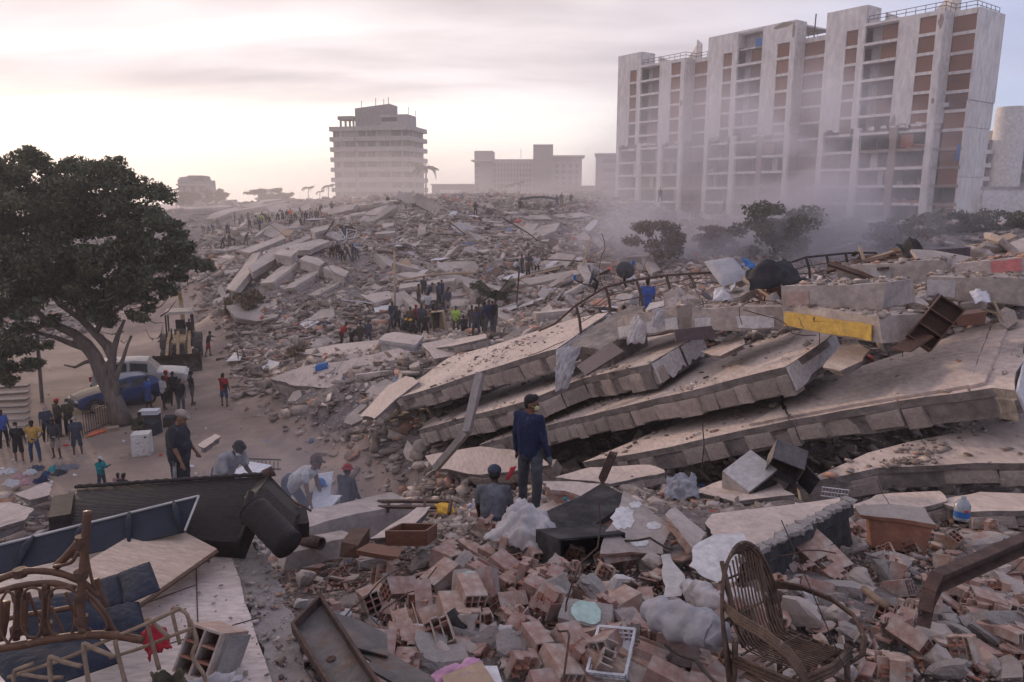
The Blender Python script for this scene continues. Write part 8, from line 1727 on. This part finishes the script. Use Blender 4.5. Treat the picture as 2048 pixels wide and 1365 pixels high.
drape('hanging_cloth', 'long grey-white curtain hanging from the corner of the long slab', 'cloth', [(1114, 698), (1164, 694), (1136, 778), (1112, 786)], (20.9, 20.6, 20.2, 20.3), .10, 'fabric_grey', 25, 30, 12, .10)
drape('hanging_cloth', 'pale bluish cloth hanging over the white floor edge', 'cloth', [(1268, 634), (1300, 630), (1290, 688), (1254, 690)], (19.9, 19.6, 19.3, 19.5), .12, 'fabric_white', 26, 26, 10, .09)
drape('hanging_cloth', 'grey cloth folded over the white floor edge, right of the bluish one', 'cloth', [(1308, 622), (1338, 614), (1326, 654), (1304, 656)], (19.2, 19.0, 18.7, 18.9), .10, 'fabric_grey', 27, 22, 8, .07)
drape('white_tarp', 'white crumpled paper sheet among the debris on the heap', 'sheet', [(1430, 580), (1470, 572), (1480, 598), (1424, 606)], (18.6, 18.6, 18.0, 18.0), .08, 'paper', 28, 16, 6, .08)
drape('white_tarp', 'white papers lying at the right behind the bookcase', 'sheet', [(1938, 586), (1972, 582), (1982, 606), (1950, 606)], (14.4, 14.4, 14.0, 14.0), .06, 'paper', 29, 14, 6, .05)
drape('plastic_film', 'crumpled clear plastic film below the largest slab', 'plastic sheet', [(1335, 955), (1392, 950), (1400, 1000), (1330, 1006)], (12.6, 12.4, 12.0, 12.2), .1, 'bag_clear', 30, 22, 9, .1)
open_case('bookcase', 'dark wooden bookcase tumbled over the yellow floor edge', P(1836, 688, 12.6), (R(-20), R(32), R(-30)), .42, .85, .26, 3, 'wood_dark', 'bookcase')
beam('wood_board', 'dark board projecting from the tumbled bookcase', P(1800, 702, 12.4), P(1852, 668, 12.6), .34, .03, 'wood_dark', 110, 'board', jit=.01)
def tv():
 t = thing('old_stove', 'dusty box-shaped stove with a black glass front tipped below the largest slab', 'stove', P(1500, 962, 12.4), (R(22), R(-24), R(28)))
 MB().box((0, .02, 0), (.66, .56, .52)).build('body', 'plaster', t); MB().box((.02, -.275, -.02), (.54, .03, .40)).build('glass_door', 'black_glass', t); MB().box((0, -.268, .24), (.64, .02, .04)).build('rim', 'steel', t)
 for s in (-1, 1): MB().box((s * .315, -.27, 0), (.03, .02, .5)).build('rim', 'steel', t)
 u = thing('metal_cabinet', 'open steel cabinet lying right of the stove', 'cabinet', P(1572, 925, 12.2), (R(30), R(18), R(-18)))
 MB().box((0, .2, 0), (.5, .03, .42)).build('back', 'steel', u)
 for s in (-1, 1): MB().box((s * .25, 0, 0), (.02, .42, .42)).build('side', 'steel', u); MB().box((0, 0, s * .21), (.48, .42, .02)).build('shelf', 'steel', u)
 MB().box((.38, -.2, .02), (.3, .02, .42), Matrix.Rotation(R(-35), 3, 'Z')).build('door', 'black_glass', u)
tv()
t = thing('wire_rack', 'small white wire rack behind the scorched slab', 'wire rack', P(1668, 995, 10.2), (R(40), 0, R(-20)))
for i in range(9): m = MB(); m.tube([(-.16 + .04 * i, 0, 0), (-.16 + .04 * i, 0, .24)], .005, 5); m.build('wire', 'plastic_white', t)
for z in (0, .12, .24): m = MB(); m.tube([(-.17, 0, z), (.17, 0, z)], .007, 5); m.build('rod', 'plastic_white', t)
drape('red_strip', 'red strip of cloth hanging behind the seated man', 'cloth', [(1022, 938), (1034, 934), (1018, 962), (1012, 962)], (14.6, 14.6, 14.3, 14.3), .03, 'fabric_red', 31, 12, 4, .03)
# planks, beams and boxes in the sunlit clutter at the upper right
PLK = [MB().box((0, 0, 0), (1.0, .16, .05), jit=.02).mesh('plank', m_) for m_ in ('wood_pale', 'wood_red', 'wood_dark', 'wood_pale', 'cane_pale')]
BXS = [shard_mesh('crate_panel', 700 + i, .5, .7, .05, (m_, m_), 5) for i, m_ in enumerate(('wood_red', 'white_paint', 'board_purple', 'clay', 'fabric_slate', 'card'))]
def top_litter(n, boxp, d0, d1, meshes, name, label, cat, group, seed, lo, hi, tilt=.5):
 r = random.Random(seed)
 for _ in range(n):
  u, v = r.uniform(boxp[0], boxp[2]), r.uniform(boxp[1], boxp[3]); f = (v - boxp[1]) / max(1, boxp[3] - boxp[1]); d = d1 + (d0 - d1) * f + r.uniform(-.3, .3); s = r.uniform(lo, hi); p = P(u, v, d)
  g = hz(p.x, p.y)
  if p.z < g + .03: p.z = g + .05
  tag(inst(name, r.choice(meshes), p, (r.gauss(0, tilt), r.gauss(0, tilt), r.uniform(0, 6.28)), s), label, cat, group)
top_litter(34, (1690, 500, 1965, 552), 17.6, 20.5, PLK, 'plank', 'splintered plank in the sunlit clutter at the upper right', 'plank', 'planks of the upper right clutter', 1, .5, 1.4, .35)
top_litter(36, (1440, 560, 1640, 610), 16.8, 19.4, BXS + CH + PLK, 'debris_piece', 'broken piece in the clutter between mattress and grey floor edge', 'debris', 'clutter behind the white floor edge', 2, .35, .8)
top_litter(40, (1820, 555, 2048, 640), 13.6, 16.6, BXS + CH + PLK, 'debris_piece', 'broken piece in the clutter behind the bookcase', 'debris', 'clutter behind the bookcase', 3, .25, .6)
top_litter(24, (1880, 500, 2048, 550), 17.2, 19.5, PLK + SH, 'debris_piece', 'broken piece beside the pinkish wall slab', 'debris', 'clutter by the pinkish wall slab', 4, .3, .9)
top_litter(22, (1330, 590, 1420, 622), 19.0, 21.5, BXS + CH, 'debris_piece', 'broken piece behind the hanging cloths', 'debris', 'clutter behind the hanging cloths', 5, .3, .7)
for i, (a, b, w, h, mt, lb) in enumerate((((1850, 512, 18.8), (1936, 506, 18.6), .5, .32, 'board_purple', 'purple-grey wardrobe side lying at the upper right'), ((1700, 532, 19), (1790, 505, 19.6), .12, .1, 'wood_pale', 'long sunlit timber leaning on the upper clutter'), ((1860, 508, 19.8), (1955, 492, 20.4), .14, .1, 'wood_pale', 'sunlit timber below the slanting board'), ((1812, 541, 18.2), (1868, 547, 17.8), .5, .14, 'clay_raw', 'row of orange roof tiles on the floor strip'), ((1488, 556, 18), (1540, 592, 17), .1, .06, 'wood_pale', 'pale batten sticking out by the black sheet'), ((1530, 572, 17.6), (1546, 590, 17.2), .4, .35, 'wood_red', 'small reddish box by the black sheet'), ((1905, 640, 13.2), (1965, 632, 13.2), .3, .2, 'wood_red', 'reddish drawer box behind the bookcase'))): beam('timber', lb, P(*a), P(*b), w, h, mt, 120 + i, 'timber', jit=.01)
# cables lying over the slabs
for i, (pts, lb) in enumerate((([(1055, 712, 22), (1110, 690, 22), (1180, 655, 22.4), (1216, 632, 22.4)], 'thin black cable trailing over the long slab'), ([(1386, 560, 21), (1405, 600, 17.7), (1412, 650, 17.4)], 'cable hanging down between the two white floor edges'), ([(1250, 1082, 7.6), (1300, 1076, 7.4), (1345, 1100, 7.2)], 'thin wire arched over the smeared wall piece'), ([(1330, 1290, 5.4), (1390, 1320, 4.9), (1450, 1380, 4.5)], 'red and white cable between bundle and armchair'), ([(1405, 845, 13.4), (1408, 890, 13.2), (1404, 930, 13.2)], 'pair of thin wires hanging below the third slab'))):
 q = [P(*p) for p in pts]; m = MB(); s = []
 for a, b in zip(q, q[1:]): s += [a.lerp(b, k / 6) + Vector((0, 0, -.12 * math.sin(PI * k / 6) * (a - b).length * .3)) for k in range(6)]
 m.tube(s + [q[-1]], .012, 5); tag(m.build('cable', 'dark_iron', smooth=True), lb, 'cable')
REB = []
for i in range(5):
 r = random.Random(i); m = MB(); p = Vector((0, 0, 0)); pts = [p]; d = Vector((1, 0, .2))
 for k in range(7): d = (d + Vector((r.gauss(0, .3), r.gauss(0, .3), r.gauss(0, .3)))).normalized(); p = p + d * .2; pts.append(p)
 m.tube(pts, .009, 5); REB.append(m.mesh('rebar', 'rust'))
top_litter(16, (1480, 596, 1830, 640), 13.8, 16.6, REB, 'rebar', 'bent rusty reinforcing bar at the floor edges of the pile', 'rebar', 'reinforcing bars of the pile', 6, .6, 1.3, .4)
litter(26, (620, 1000, 2048, 1340), REB, 'rebar', 'bent rusty reinforcing bar in the foreground heap', 'rebar', 'reinforcing bars of the foreground', 7, .4, .9, .5, .06)
strew(36, (560, 440, 1300, 640), 1.2, 2.6, REB + [MB().tube([(-1, 0, 0), (0, .05, .05), (1, 0, 0)], .03, 5).mesh('pole', m_) for m_ in ('rust', 'wood_pale', 'plastic_white')], 'pole', 'thin pole or bar sticking out of the rubble hill', 'pole', 'poles of the rubble hill', 14, .8, .3)
strew(20, (880, 900, 1700, 1000), .5, 1.2, REB + PLK, 'plank', 'plank or bar in the dark debris below the fallen floors', 'plank', 'planks below the fallen floors', 15, .5, .1)
strew(24, (540, 700, 880, 980), .5, 1.3, PLK + REB, 'plank', 'plank or bar on the debris slope along the road', 'plank', 'planks along the road', 16, .3, .05)
# ------------------------------------------------------------------ the street side
def lamp_post():
 b = at_rubble(790, 652); d = pix(b)[2]; top = P(789, 502, d); t = thing('street_lamp', 'pale street lamp rising behind the crowd', 'street lamp', b - Vector((0, 0, .5)))
 m = MB(); m.tube([b - Vector((0, 0, .5)), b.lerp(top, .5), top], [.085, .07, .055], 8); m.build('pole', 'wood_pale', t, world=True, smooth=True)
 m = MB(); m.tube([top, top + Vector((.03, 0, .22)), top + Vector((.18, -.1, .34))], .045, 8); m.build('arm', 'wood_pale', t, world=True, smooth=True); m = MB(); m.ell(top + Vector((.3, -.2, .33)), (.24, .13, .08)); m.build('lamp_head', 'plastic_white', t, world=True, smooth=True)
lamp_post()
for lb, top, bot in (('wooden post standing left of the tree trunk', (74, 668), (84, 806)), ('thin iron rod leaning at the road edge', (474, 698), (480, 740))):
 b = G(*bot); tp = P(*top, pix(b)[2]); m = MB(); m.tube([b - Vector((0, 0, .3)), tp], .09 if 'wooden' in lb else .03, 8); tag(m.build('post', 'bark' if 'wooden' in lb else 'rust'), lb, 'post')
def cuboid(name, label, cat, u, v, wpx, hpx, dep, mt, rot=0.0, z=0.0, parts=(), tilt=(0, 0)):
 b = G(u, v, z); d = pix(b)[2]; w, h = wpx / FPX * d, hpx / FPX * d; t = thing(name, label, cat, b, (tilt[0], tilt[1], rot)); m = MB(); bv = .03
 m.hexa([(-w / 2, -dep / 2, 0), (w / 2, -dep / 2, 0), (w / 2, dep / 2, 0), (-w / 2, dep / 2, 0)], [(-w / 2 + bv * .3, -dep / 2 + bv * .3, h), (w / 2 - bv * .3, -dep / 2 + bv * .3, h), (w / 2 - bv * .3, dep / 2 - bv * .3, h), (-w / 2 + bv * .3, dep / 2 - bv * .3, h)]); m.build('body', mt, t)
 for nm, x, z_, sx, sz, pm in parts: MB().box((x * w, -dep / 2 - .012, z_ * h), (sx * w, .03, sz * h)).build(nm, pm, t)
 return t
mk('enamel', (.56, .535, .52), (.5, .47, .455), 2, .5, .05, 20, c3=(.13, .09, .07), c3scale=3.5, c3lo=.6, c3hi=.72)
cuboid('washing_machine', 'rust-stained white appliance standing alone on the dirt', 'appliance', 286, 908, 34, 44, .66, 'enamel', .25, parts=(('door', 0, .45, .9, .78, 'enamel'), ('plate', .3, .88, .12, .06, 'dark_iron')))
cuboid('dark_crate', 'black crate lying by the squatting person, upper', 'crate', 300, 846, 38, 22, .6, 'fabric_slate', .3, parts=(('panel', 0, .5, .85, .7, 'dark_iron'),)); cuboid('dark_crate', 'slate crate tipped below the upper one', 'crate', 302, 868, 34, 26, .6, 'fabric_slate', -.2, parts=(('panel', 0, .5, .8, .7, 'dark_iron'),)); cuboid('dark_crate', 'small blue-black box standing right of the crates', 'box', 346, 852, 30, 20, .55, 'fabric_slate', .15, parts=(('panel', 0, .5, .8, .7, 'dark_iron'),))
cuboid('wash_basin', 'white basin lying on the upper black crate', 'basin', 300, 828, 36, 9, .45, 'plastic_white', .1, .75, parts=(('rim', 0, .9, 1.04, .2, 'plastic_white'),))
cuboid('carton', 'brown carton beside the tree foot', 'carton', 214, 842, 36, 30, .6, 'card', .35, parts=(('flap', 0, .9, .9, .15, 'card'),)); cuboid('carton', 'flattened brown carton in front of the iron fence', 'carton', 225, 862, 24, 8, .4, 'card', .5, parts=(('flap', 0, .9, .9, .2, 'card'),))
t = thing('iron_fence', 'low black iron fence panel beside the bystanders', 'fence', G(170, 872), math.atan2(G(222, 850).y - G(170, 872).y, G(222, 850).x - G(170, 872).x)); L = (G(222, 850) - G(170, 872)).length
for z in (.12, 1.0): m = MB(); ebox((0, 0, z), (L, 0, z), .03, .04, m); m.build('rail', 'dark_iron', t)
for i in range(12): m = MB(); m.tube([(L * i / 11, 0, 0), (L * i / 11, 0, 1.15)], .014, 5); m.build('bar', 'dark_iron', t)
q = [G(u, v, .02) for u, v in ((172, 876), (226, 860), (222, 855), (182, 866))]; m = MB(); m.hexa(q, [p + Vector((0, 0, .05)) for p in q]); tag(m.build('red_board', 'plastic_orange'), 'bright orange-red board lying on the dirt', 'board')
b_ = G(645, 747); b_ = at_rubble(645, 746)
t = thing('blue_barrel', 'blue plastic barrel lying on the rubble by the road', 'barrel', b_ + Vector((0, 0, .28)), (0, R(78), R(10))); m = MB(); m.lathe([(.001, -.32), (.24, -.32), (.27, -.25), (.28, 0), (.27, .25), (.30, .30), (.26, .30), (.24, .0)], 20); m.build('body', 'plastic_blue', t, smooth=True); m = MB(); m.lathe([(.285, .02), (.3, .04), (.285, .06)], 20); m.build('hoop', 'plastic_blue', t, smooth=True)
for lb, px in (('white door leaf lying on the road-side rubble', [(524, 742), (540, 727), (560, 732), (556, 742), (530, 748)]), ('pale board lying by the leaning rod', [(452, 730), (470, 712), (486, 716), (480, 728)]), ('white panel propped against the scrub', [(520, 642), (540, 615), (556, 622), (545, 642)]), ('pale plate on the slope above the digger driver', [(598, 652), (625, 640), (640, 650), (612, 664)]), ('white sheet lying left of the lamp post', [(748, 622), (796, 612), (802, 620), (750, 632)])):
 c = [at_rubble(u, v, .22) for u, v in px]; m = MB(); up = Vector((0, -.02, .05)); m.hexa(c, [p + up for p in c]); tag(m.build('panel', 'white_paint'), lb, 'panel')
open_case('cabinet', 'upright pale cabinet carried in the middle of the crowd', at_rubble(880, 668, .25), (R(4), R(-6), R(-12)), .75, 1.2, .5, 1, 'wood_pale', 'cabinet')
for i, (c4, lb) in enumerate((([(664, 470), (682, 462), (690, 476), (672, 484)], 'white window frame held left of the helmeted worker'), ([(694, 458), (714, 462), (706, 480), (692, 482)], 'white window frame right of the helmeted worker'))):
 d = pix(at_rubble(690, 484))[2] - .8; q = [P(u, v, d) for u, v in c4]; t = thing('window_frame', lb, 'window frame', q[3])
 for a, b in zip(q, q[1:] + q[:1]): m = MB(); ebox(a, b, .07, .07, m, up=(0, 1, 0)); m.build('frame_bar', 'plastic_white', t, world=True)
d = 74; t = thing('metal_rack', 'slatted rack lying tilted in the middle of the hill', 'rack', P(985, 510, d))
for i in range(8): a, b = P(972 + i * .6, 508 - i * 2.4, d), P(990 + i * .9, 516 - i * 2.8, d - .5); m = MB(); ebox(a, b, .06, .12, m); m.build('slat', 'wood_dark', t, world=True)
for s in ((972, 510, 990, 517), (977, 488, 997, 494)): pass
for a, b in (((972, 510), (977, 489)), ((990, 517), (997, 495))): m = MB(); ebox(P(*a, d - .1), P(*b, d - .1), .12, .12, m); m.build('side_rail', 'dark_iron', t, world=True)
# awning on the crest, small palm, scrub
t = thing('awning', 'flat blue awning on the hazy crest', 'awning', at_rubble(1078, 416)); b0 = t.location; m = MB(); m.grid(lambda a, b: Vector((-2.6 + 5.2 * a, -1.2 + 2.4 * b, 1.25 + .3 * math.sin(PI * a) - .3 * b)), 8, 4); m.build('canopy', 'plastic_blue', t)
for x in (-2.4, 2.4): m = MB(); m.tube([(x, 0, -.3), (x, 0, 1.3)], .05, 6); m.build('pole', 'dark_iron', t)
def fan_palm(u, v, label, L=1.9, n=20):
 t = thing('low_palm', label, 'palm', at_rubble(u, v)); r = random.Random(9); mes = [frond(L, dr, npin=14, w=.12).mesh('frond', 'leaf_far') for dr in (.1, .35, .7, 1.0)]
 for me in mes: at = me.attributes.new('col', 'FLOAT_COLOR', 'POINT'); at.data.foreach_set('color', [.75] * (4 * len(me.vertices)))
 m = MB(); m.tube([(0, 0, -.4), (0, 0, .7)], [.2, .16], 8); m.build('trunk', 'bark', t)
 for i in range(n): inst('frond', mes[i % 4], (0, 0, .65), (0, r.uniform(-.5, .1), i * 2.4), r.uniform(.8, 1.2), t)
fan_palm(990, 610, 'low dark palm growing out of the rubble beside the tipped slab')
bush(495, 640, 56, 100, 66, 'brown dusty scrub at the foot of the leaning slabs', 'scrub', 'leaf_dusty', 5200, .12, 91, 'shrub'); bush(590, 716, 42, 50, 26, 'thin dusty weed on the road-side rubble', 'weed', 'leaf_dusty', 500, .07, 92, 'shrub', trunk=True)
# clothes and bags lying on the dirt
r = random.Random(3); names = ('pink', 'white', 'slate', 'jean_blue', 'teal', 'grey', 'white', 'navy', 'pink', 'charcoal', 'white', 'grey')
for i, (u, v) in enumerate(((40, 955), (60, 948), (72, 940), (92, 950), (108, 940), (126, 938), (24, 968), (84, 962), (52, 965), (120, 948), (16, 945), (140, 936))):
 p = G(u, v, .03); me_ = MB(); w = r.uniform(.35, .7); me_.grid(lambda a, b: Vector(((a - .5) * w, (b - .5) * w * .8, .16 * math.sin(PI * a) * math.sin(PI * b) + .10 * fbm(a * 4 + i, b * 4, i, 3))), 12, 12); o = me_.build('garment', 'c_' + names[i], smooth=True, org=(0, 0, 0)); o.location = p; o.rotation_euler = (0, 0, r.random() * 6); tag(o, 'crumpled %s garment in the clothes heap on the dirt' % names[i].replace('jean_blue', 'denim').replace('_', ' '), 'garment', 'clothes heaped on the dirt')
r = random.Random(8)
for i in range(46):
 u, v = (r.uniform(0, 420), r.uniform(850, 965)) if i < 26 else (r.uniform(430, 780), r.uniform(760, 985)); p = G(u, v, .03)
 if road_d(p.x, p.y) > 1.5: p.z = hz(p.x, p.y) + .08
 w = r.uniform(.12, .34); m = MB(); m.grid(lambda a, b: Vector(((a - .5) * w, (b - .5) * w * .7, .06 * math.sin(PI * a) * math.sin(PI * b) + .05 * fbm(a * 3 + i, b * 3, i, 3))), 7, 7); k = r.choice(('paper', 'paper', 'plastic_white', 'bag_clear', 'paper', 'plastic_blue', 'card', 'plastic_red')); o = m.build('litter_scrap', k, smooth=True, org=(0, 0, 0)); o.location = p; o.rotation_euler = (0, 0, r.random() * 6)
 tag(o, 'scrap of %s lying on the %s' % (dict(paper='white paper', plastic_white='white plastic', bag_clear='clear plastic', plastic_blue='blue plastic', card='brown card', plastic_red='red plastic')[k], 'dirt by the bystanders' if i < 26 else 'dirt road or its edge'), 'litter', 'litter on the dirt')
# old timber decking at the left edge
r = random.Random(4)
for i in range(9):
 a, b = G(-30, 778 + i * 13), G(58 - i * .5, 772 + i * 13.5); m = MB(); ebox(a + Vector((0, 0, .06)), b + Vector((0, 0, .06)), .52, .06, m); tag(m.build('deck_plank', 'pavement'), 'worn paving plank in the walkway at the left edge', 'plank', 'paving planks of the left walkway')
# low chunks around the near-left roadside
for i, (px, dep, lb) in enumerate((([(30, 988), (90, 965), (104, 968), (100, 990), (60, 1000)], {0: 24.5, 1: 26, 4: 23.8}, 'grey slab lying on the dirt at the left, before the clothes heap'), ([(-40, 1010), (20, 1004), (68, 1018), (50, 1040), (-20, 1062)], {0: 16, 2: 15.2, 4: 13.5}, 'pale slab at the left edge behind the fabric screen'), ([(395, 890), (430, 868), (442, 874), (408, 897)], {0: 27.5, 1: 29, 3: 27}, 'small slab between the stocky man and the road'), ([(330, 968), (380, 962), (392, 972), (340, 980)], {0: 20, 1: 20, 3: 19}, 'flat board behind the stocky man'))): slab('loose_slab', lb, px, dep, .22, 500 + i, (), step=.25, amp=.04)
for i, (lb, a, b, w, h, mt) in enumerate((('white broken cupboard side behind the stooping man', (470, 960, 13.2), (520, 930, 13.8), .5, .05, 'plastic_white'), ('white shelf board standing beside the blue cap', (638, 1020, 13.2), (650, 945, 13.6), .3, .03, 'plastic_white'), ('white tilted board in front of the red hat', (634, 1022, 13.0), (662, 990, 13.4), .4, .03, 'plastic_white'), ('white frame lying right of the blue cap', (640, 1036, 12.6), (672, 1018, 12.8), .06, .06, 'plastic_white'))): beam('white_board', lb, P(*a), P(*b), w, h, mt, 540 + i, 'board', jit=.005)
t = thing('bed_frame', 'black wire bed frame lying behind the sofa', 'bed frame', P(510, 940, 15))
for i in range(8): m = MB(); m.tube([P(500 + i * 8, 918 + i * .3, 15.6), P(500 + i * 8, 936 + i * .3, 14.8)], .012, 5); m.build('wire', 'dark_iron', t, world=True)
for v in (918, 937): m = MB(); m.tube([P(496, v, 15.6 - (v - 918) * .04), P(562, v + 2, 15.6 - (v - 918) * .04)], .016, 5); m.build('rail', 'dark_iron', t, world=True)
# ------------------------------------------------------------------ the dusty air
hm = bpy.data.materials.new('haze_air'); hm.use_nodes = True; N, L = hm.node_tree.nodes, hm.node_tree.links; N.clear()
ho = N.new('ShaderNodeOutputMaterial'); hv = N.new('ShaderNodeVolumePrincipled'); L.new(hv.outputs[0], ho.inputs['Volume'])
hv.inputs['Color'].default_value = (.95, .92, .96, 1); hv.inputs['Density'].default_value = .0009; hv.inputs['Anisotropy'].default_value = .35
m = MB(); m.box((0, 425, 20.5), (1420, 1060, 43)); M['haze_air'] = hm
hz_o = m.build('haze', 'haze_air', org=(0, 0, 0)); tag(hz_o, 'thin dusty haze hanging in the air', 'haze', None, 'stuff')
# drifting dust banks and smoke: soft clouds of their own, each where it hangs
def smoke(name, label, c, size, dens, scale, col, seed, lo=.42, hi=.75, aniso=.2, rot=0.0, stretch=(1, 1, 1)):
 m = bpy.data.materials.new(name + '_air'); m.use_nodes = True; N, L = m.node_tree.nodes, m.node_tree.links; N.clear(); out = N.new('ShaderNodeOutputMaterial'); pv = N.new('ShaderNodeVolumePrincipled'); L.new(pv.outputs[0], out.inputs['Volume'])
 pv.inputs['Color'].default_value = (*col, 1); pv.inputs['Anisotropy'].default_value = aniso
 t = N.new('ShaderNodeTexCoord'); ln = N.new('ShaderNodeVectorMath'); ln.operation = 'LENGTH'; L.new(t.outputs['Object'], ln.inputs[0])
 fo = N.new('ShaderNodeMapRange'); fo.interpolation_type = 'SMOOTHSTEP'; L.new(ln.outputs['Value'], fo.inputs[0]); fo.inputs[1].default_value = 1.0; fo.inputs[2].default_value = .25
 mp = N.new('ShaderNodeMapping'); L.new(t.outputs['Object'], mp.inputs[0]); mp.inputs['Location'].default_value = (seed, seed * .7, 0); mp.inputs['Scale'].default_value = stretch
 nz = N.new('ShaderNodeTexNoise'); L.new(mp.outputs[0], nz.inputs['Vector']); nz.inputs['Scale'].default_value = scale; nz.inputs['Detail'].default_value = 4; nz.inputs['Roughness'].default_value = .55; nz.inputs['Distortion'].default_value = .6
 rm = N.new('ShaderNodeMapRange'); L.new(nz.outputs[0], rm.inputs[0]); rm.inputs[1].default_value = lo; rm.inputs[2].default_value = hi
 mu = N.new('ShaderNodeMath'); mu.operation = 'MULTIPLY'; L.new(fo.outputs[0], mu.inputs[0]); L.new(rm.outputs[0], mu.inputs[1])
 m2 = N.new('ShaderNodeMath'); m2.operation = 'MULTIPLY'; L.new(mu.outputs[0], m2.inputs[0]); m2.inputs[1].default_value = dens; L.new(m2.outputs[0], pv.inputs['Density'])
 M[name + '_air'] = m; b = MB(); b.ell((0, 0, 0), (1, 1, 1), None, 20, 12); o = b.build(name, name + '_air', org=(0, 0, 0)); o.location = c; o.scale = size; o.rotation_euler = (0, 0, rot); return tag(o, label, 'smoke', None, 'stuff')
smoke('smoke', 'drifting grey smoke rising before the standing apartments', P(1550, 420, 64), (22, 13, 14), .42, 1.5, (.78, .75, .82), 3, .40, .72)
smoke('dust_bank', 'thin dust hanging over the rubble hill and apartment feet', (-6, 122, 8), (84, 48, 14), .022, 2.6, (.95, .90, .90), 5, .30, .72, .3)
smoke('wisp', 'blue-grey wisp of smoke behind the toppled sofa', P(575, 1050, 10.6), (2.2, 2.2, 1.6), .26, 1.6, (.66, .70, .85), 8, .38, .72)
# ------------------------------------------------------------------ labels for look-alike pieces: rank by size near the landmark each lies by
MARKS = (('near the street lamp', 790, 560), ('below the damaged tower', 750, 430), ('beside the low palm', 985, 590), ('near the tilted rack', 985, 500), ('by the white window frames', 690, 475), ('behind the round dish', 1230, 500), ('below the hotel', 1040, 430), ('above the parallel slab row', 560, 490), ('left of the parallel slab row', 460, 560),
 ('beside the brown scrub', 495, 620), ('on the bank behind the crowd', 890, 590), ('left of the crowd', 720, 640), ('below the office block', 1200, 440), ('by the smoke-wrapped tree', 1545, 480), ('before the yellowish bush', 1790, 490), ('by the blue barrel', 645, 745), ('above the road slab', 680, 715), ('at the road bend', 560, 800), ('below the leaning plate', 730, 870), ('below the bent column', 900, 930),
 ('near the wooden drawer', 820, 1070), ('near the crumpled sheet', 1040, 1060), ('near the large whole brick', 884, 1172), ('near the large mint block', 1172, 1268), ('near the small mint block', 940, 1195), ('beside the metal tray', 680, 1260), ('beside the old boot', 925, 1285), ('near the white basket', 1228, 1340), ('beside the white bundle', 1370, 1250), ('beside the armchair', 1600, 1300), ('under the scorched slab', 1620, 1130),
 ('near the orange wall', 1790, 1050), ('at the steel beam foot', 1840, 1220), ('near the water jug', 1925, 1040), ('at the lower right edge', 2010, 1250), ('below the rusty stove', 1500, 970), ('behind the standing man', 1100, 960), ('by the bookcase', 1850, 640), ('by the mattress', 1450, 550), ('by the black sheet', 1560, 570), ('by the dark railing', 1690, 530), ('by the pink patch', 2000, 530), ('by the hanging cloths', 1330, 600), ('behind the long slab', 1130, 620), ('right of the papers', 1980, 600), ('by the stacked courses', 1980, 1160), ('below the charred beam', 1160, 1130), ('below the smeared wall', 1290, 1150), ('left of the drawer', 680, 1120), ('below the pink cloth', 1000, 1330), ('by the ruined house', 400, 425), ('under the clothes heap', 80, 950), ('by the white appliance', 290, 930), ('left of the walkway', 20, 830), ('beside the road middle', 520, 880), ('at the red hat', 700, 970))
shared = {}
for o in SC.objects:
 if o.parent is None and 'label' in o and o.get('kind') == 'thing': shared.setdefault(o['label'], []).append(o)
byzone = {}
for lb, os_ in shared.items():
 if len(os_) < 2: continue
 for o in os_:
  u, v, f = pix(o.location); z = min(MARKS, key=lambda q: (q[1] - u) ** 2 + 2.2 * (q[2] - v) ** 2)[0]; byzone.setdefault((o.name.split('.')[0], z), []).append((-(max(o.dimensions) if o.type == 'MESH' else 1) / max(f, 1), o))
for (nm, z), l in byzone.items():
 l.sort(key=lambda q: q[0])
 for i, (_, o) in enumerate(l): o['label'] = '%s %s%s' % ((ORD[i] + ' largest ' if i else 'largest ') if len(l) > 1 and i < len(ORD) else 'broken ', nm.replace('_', ' ') + ' ', z) if len(l) > 1 else 'single broken %s %s' % (nm.replace('_', ' '), z)
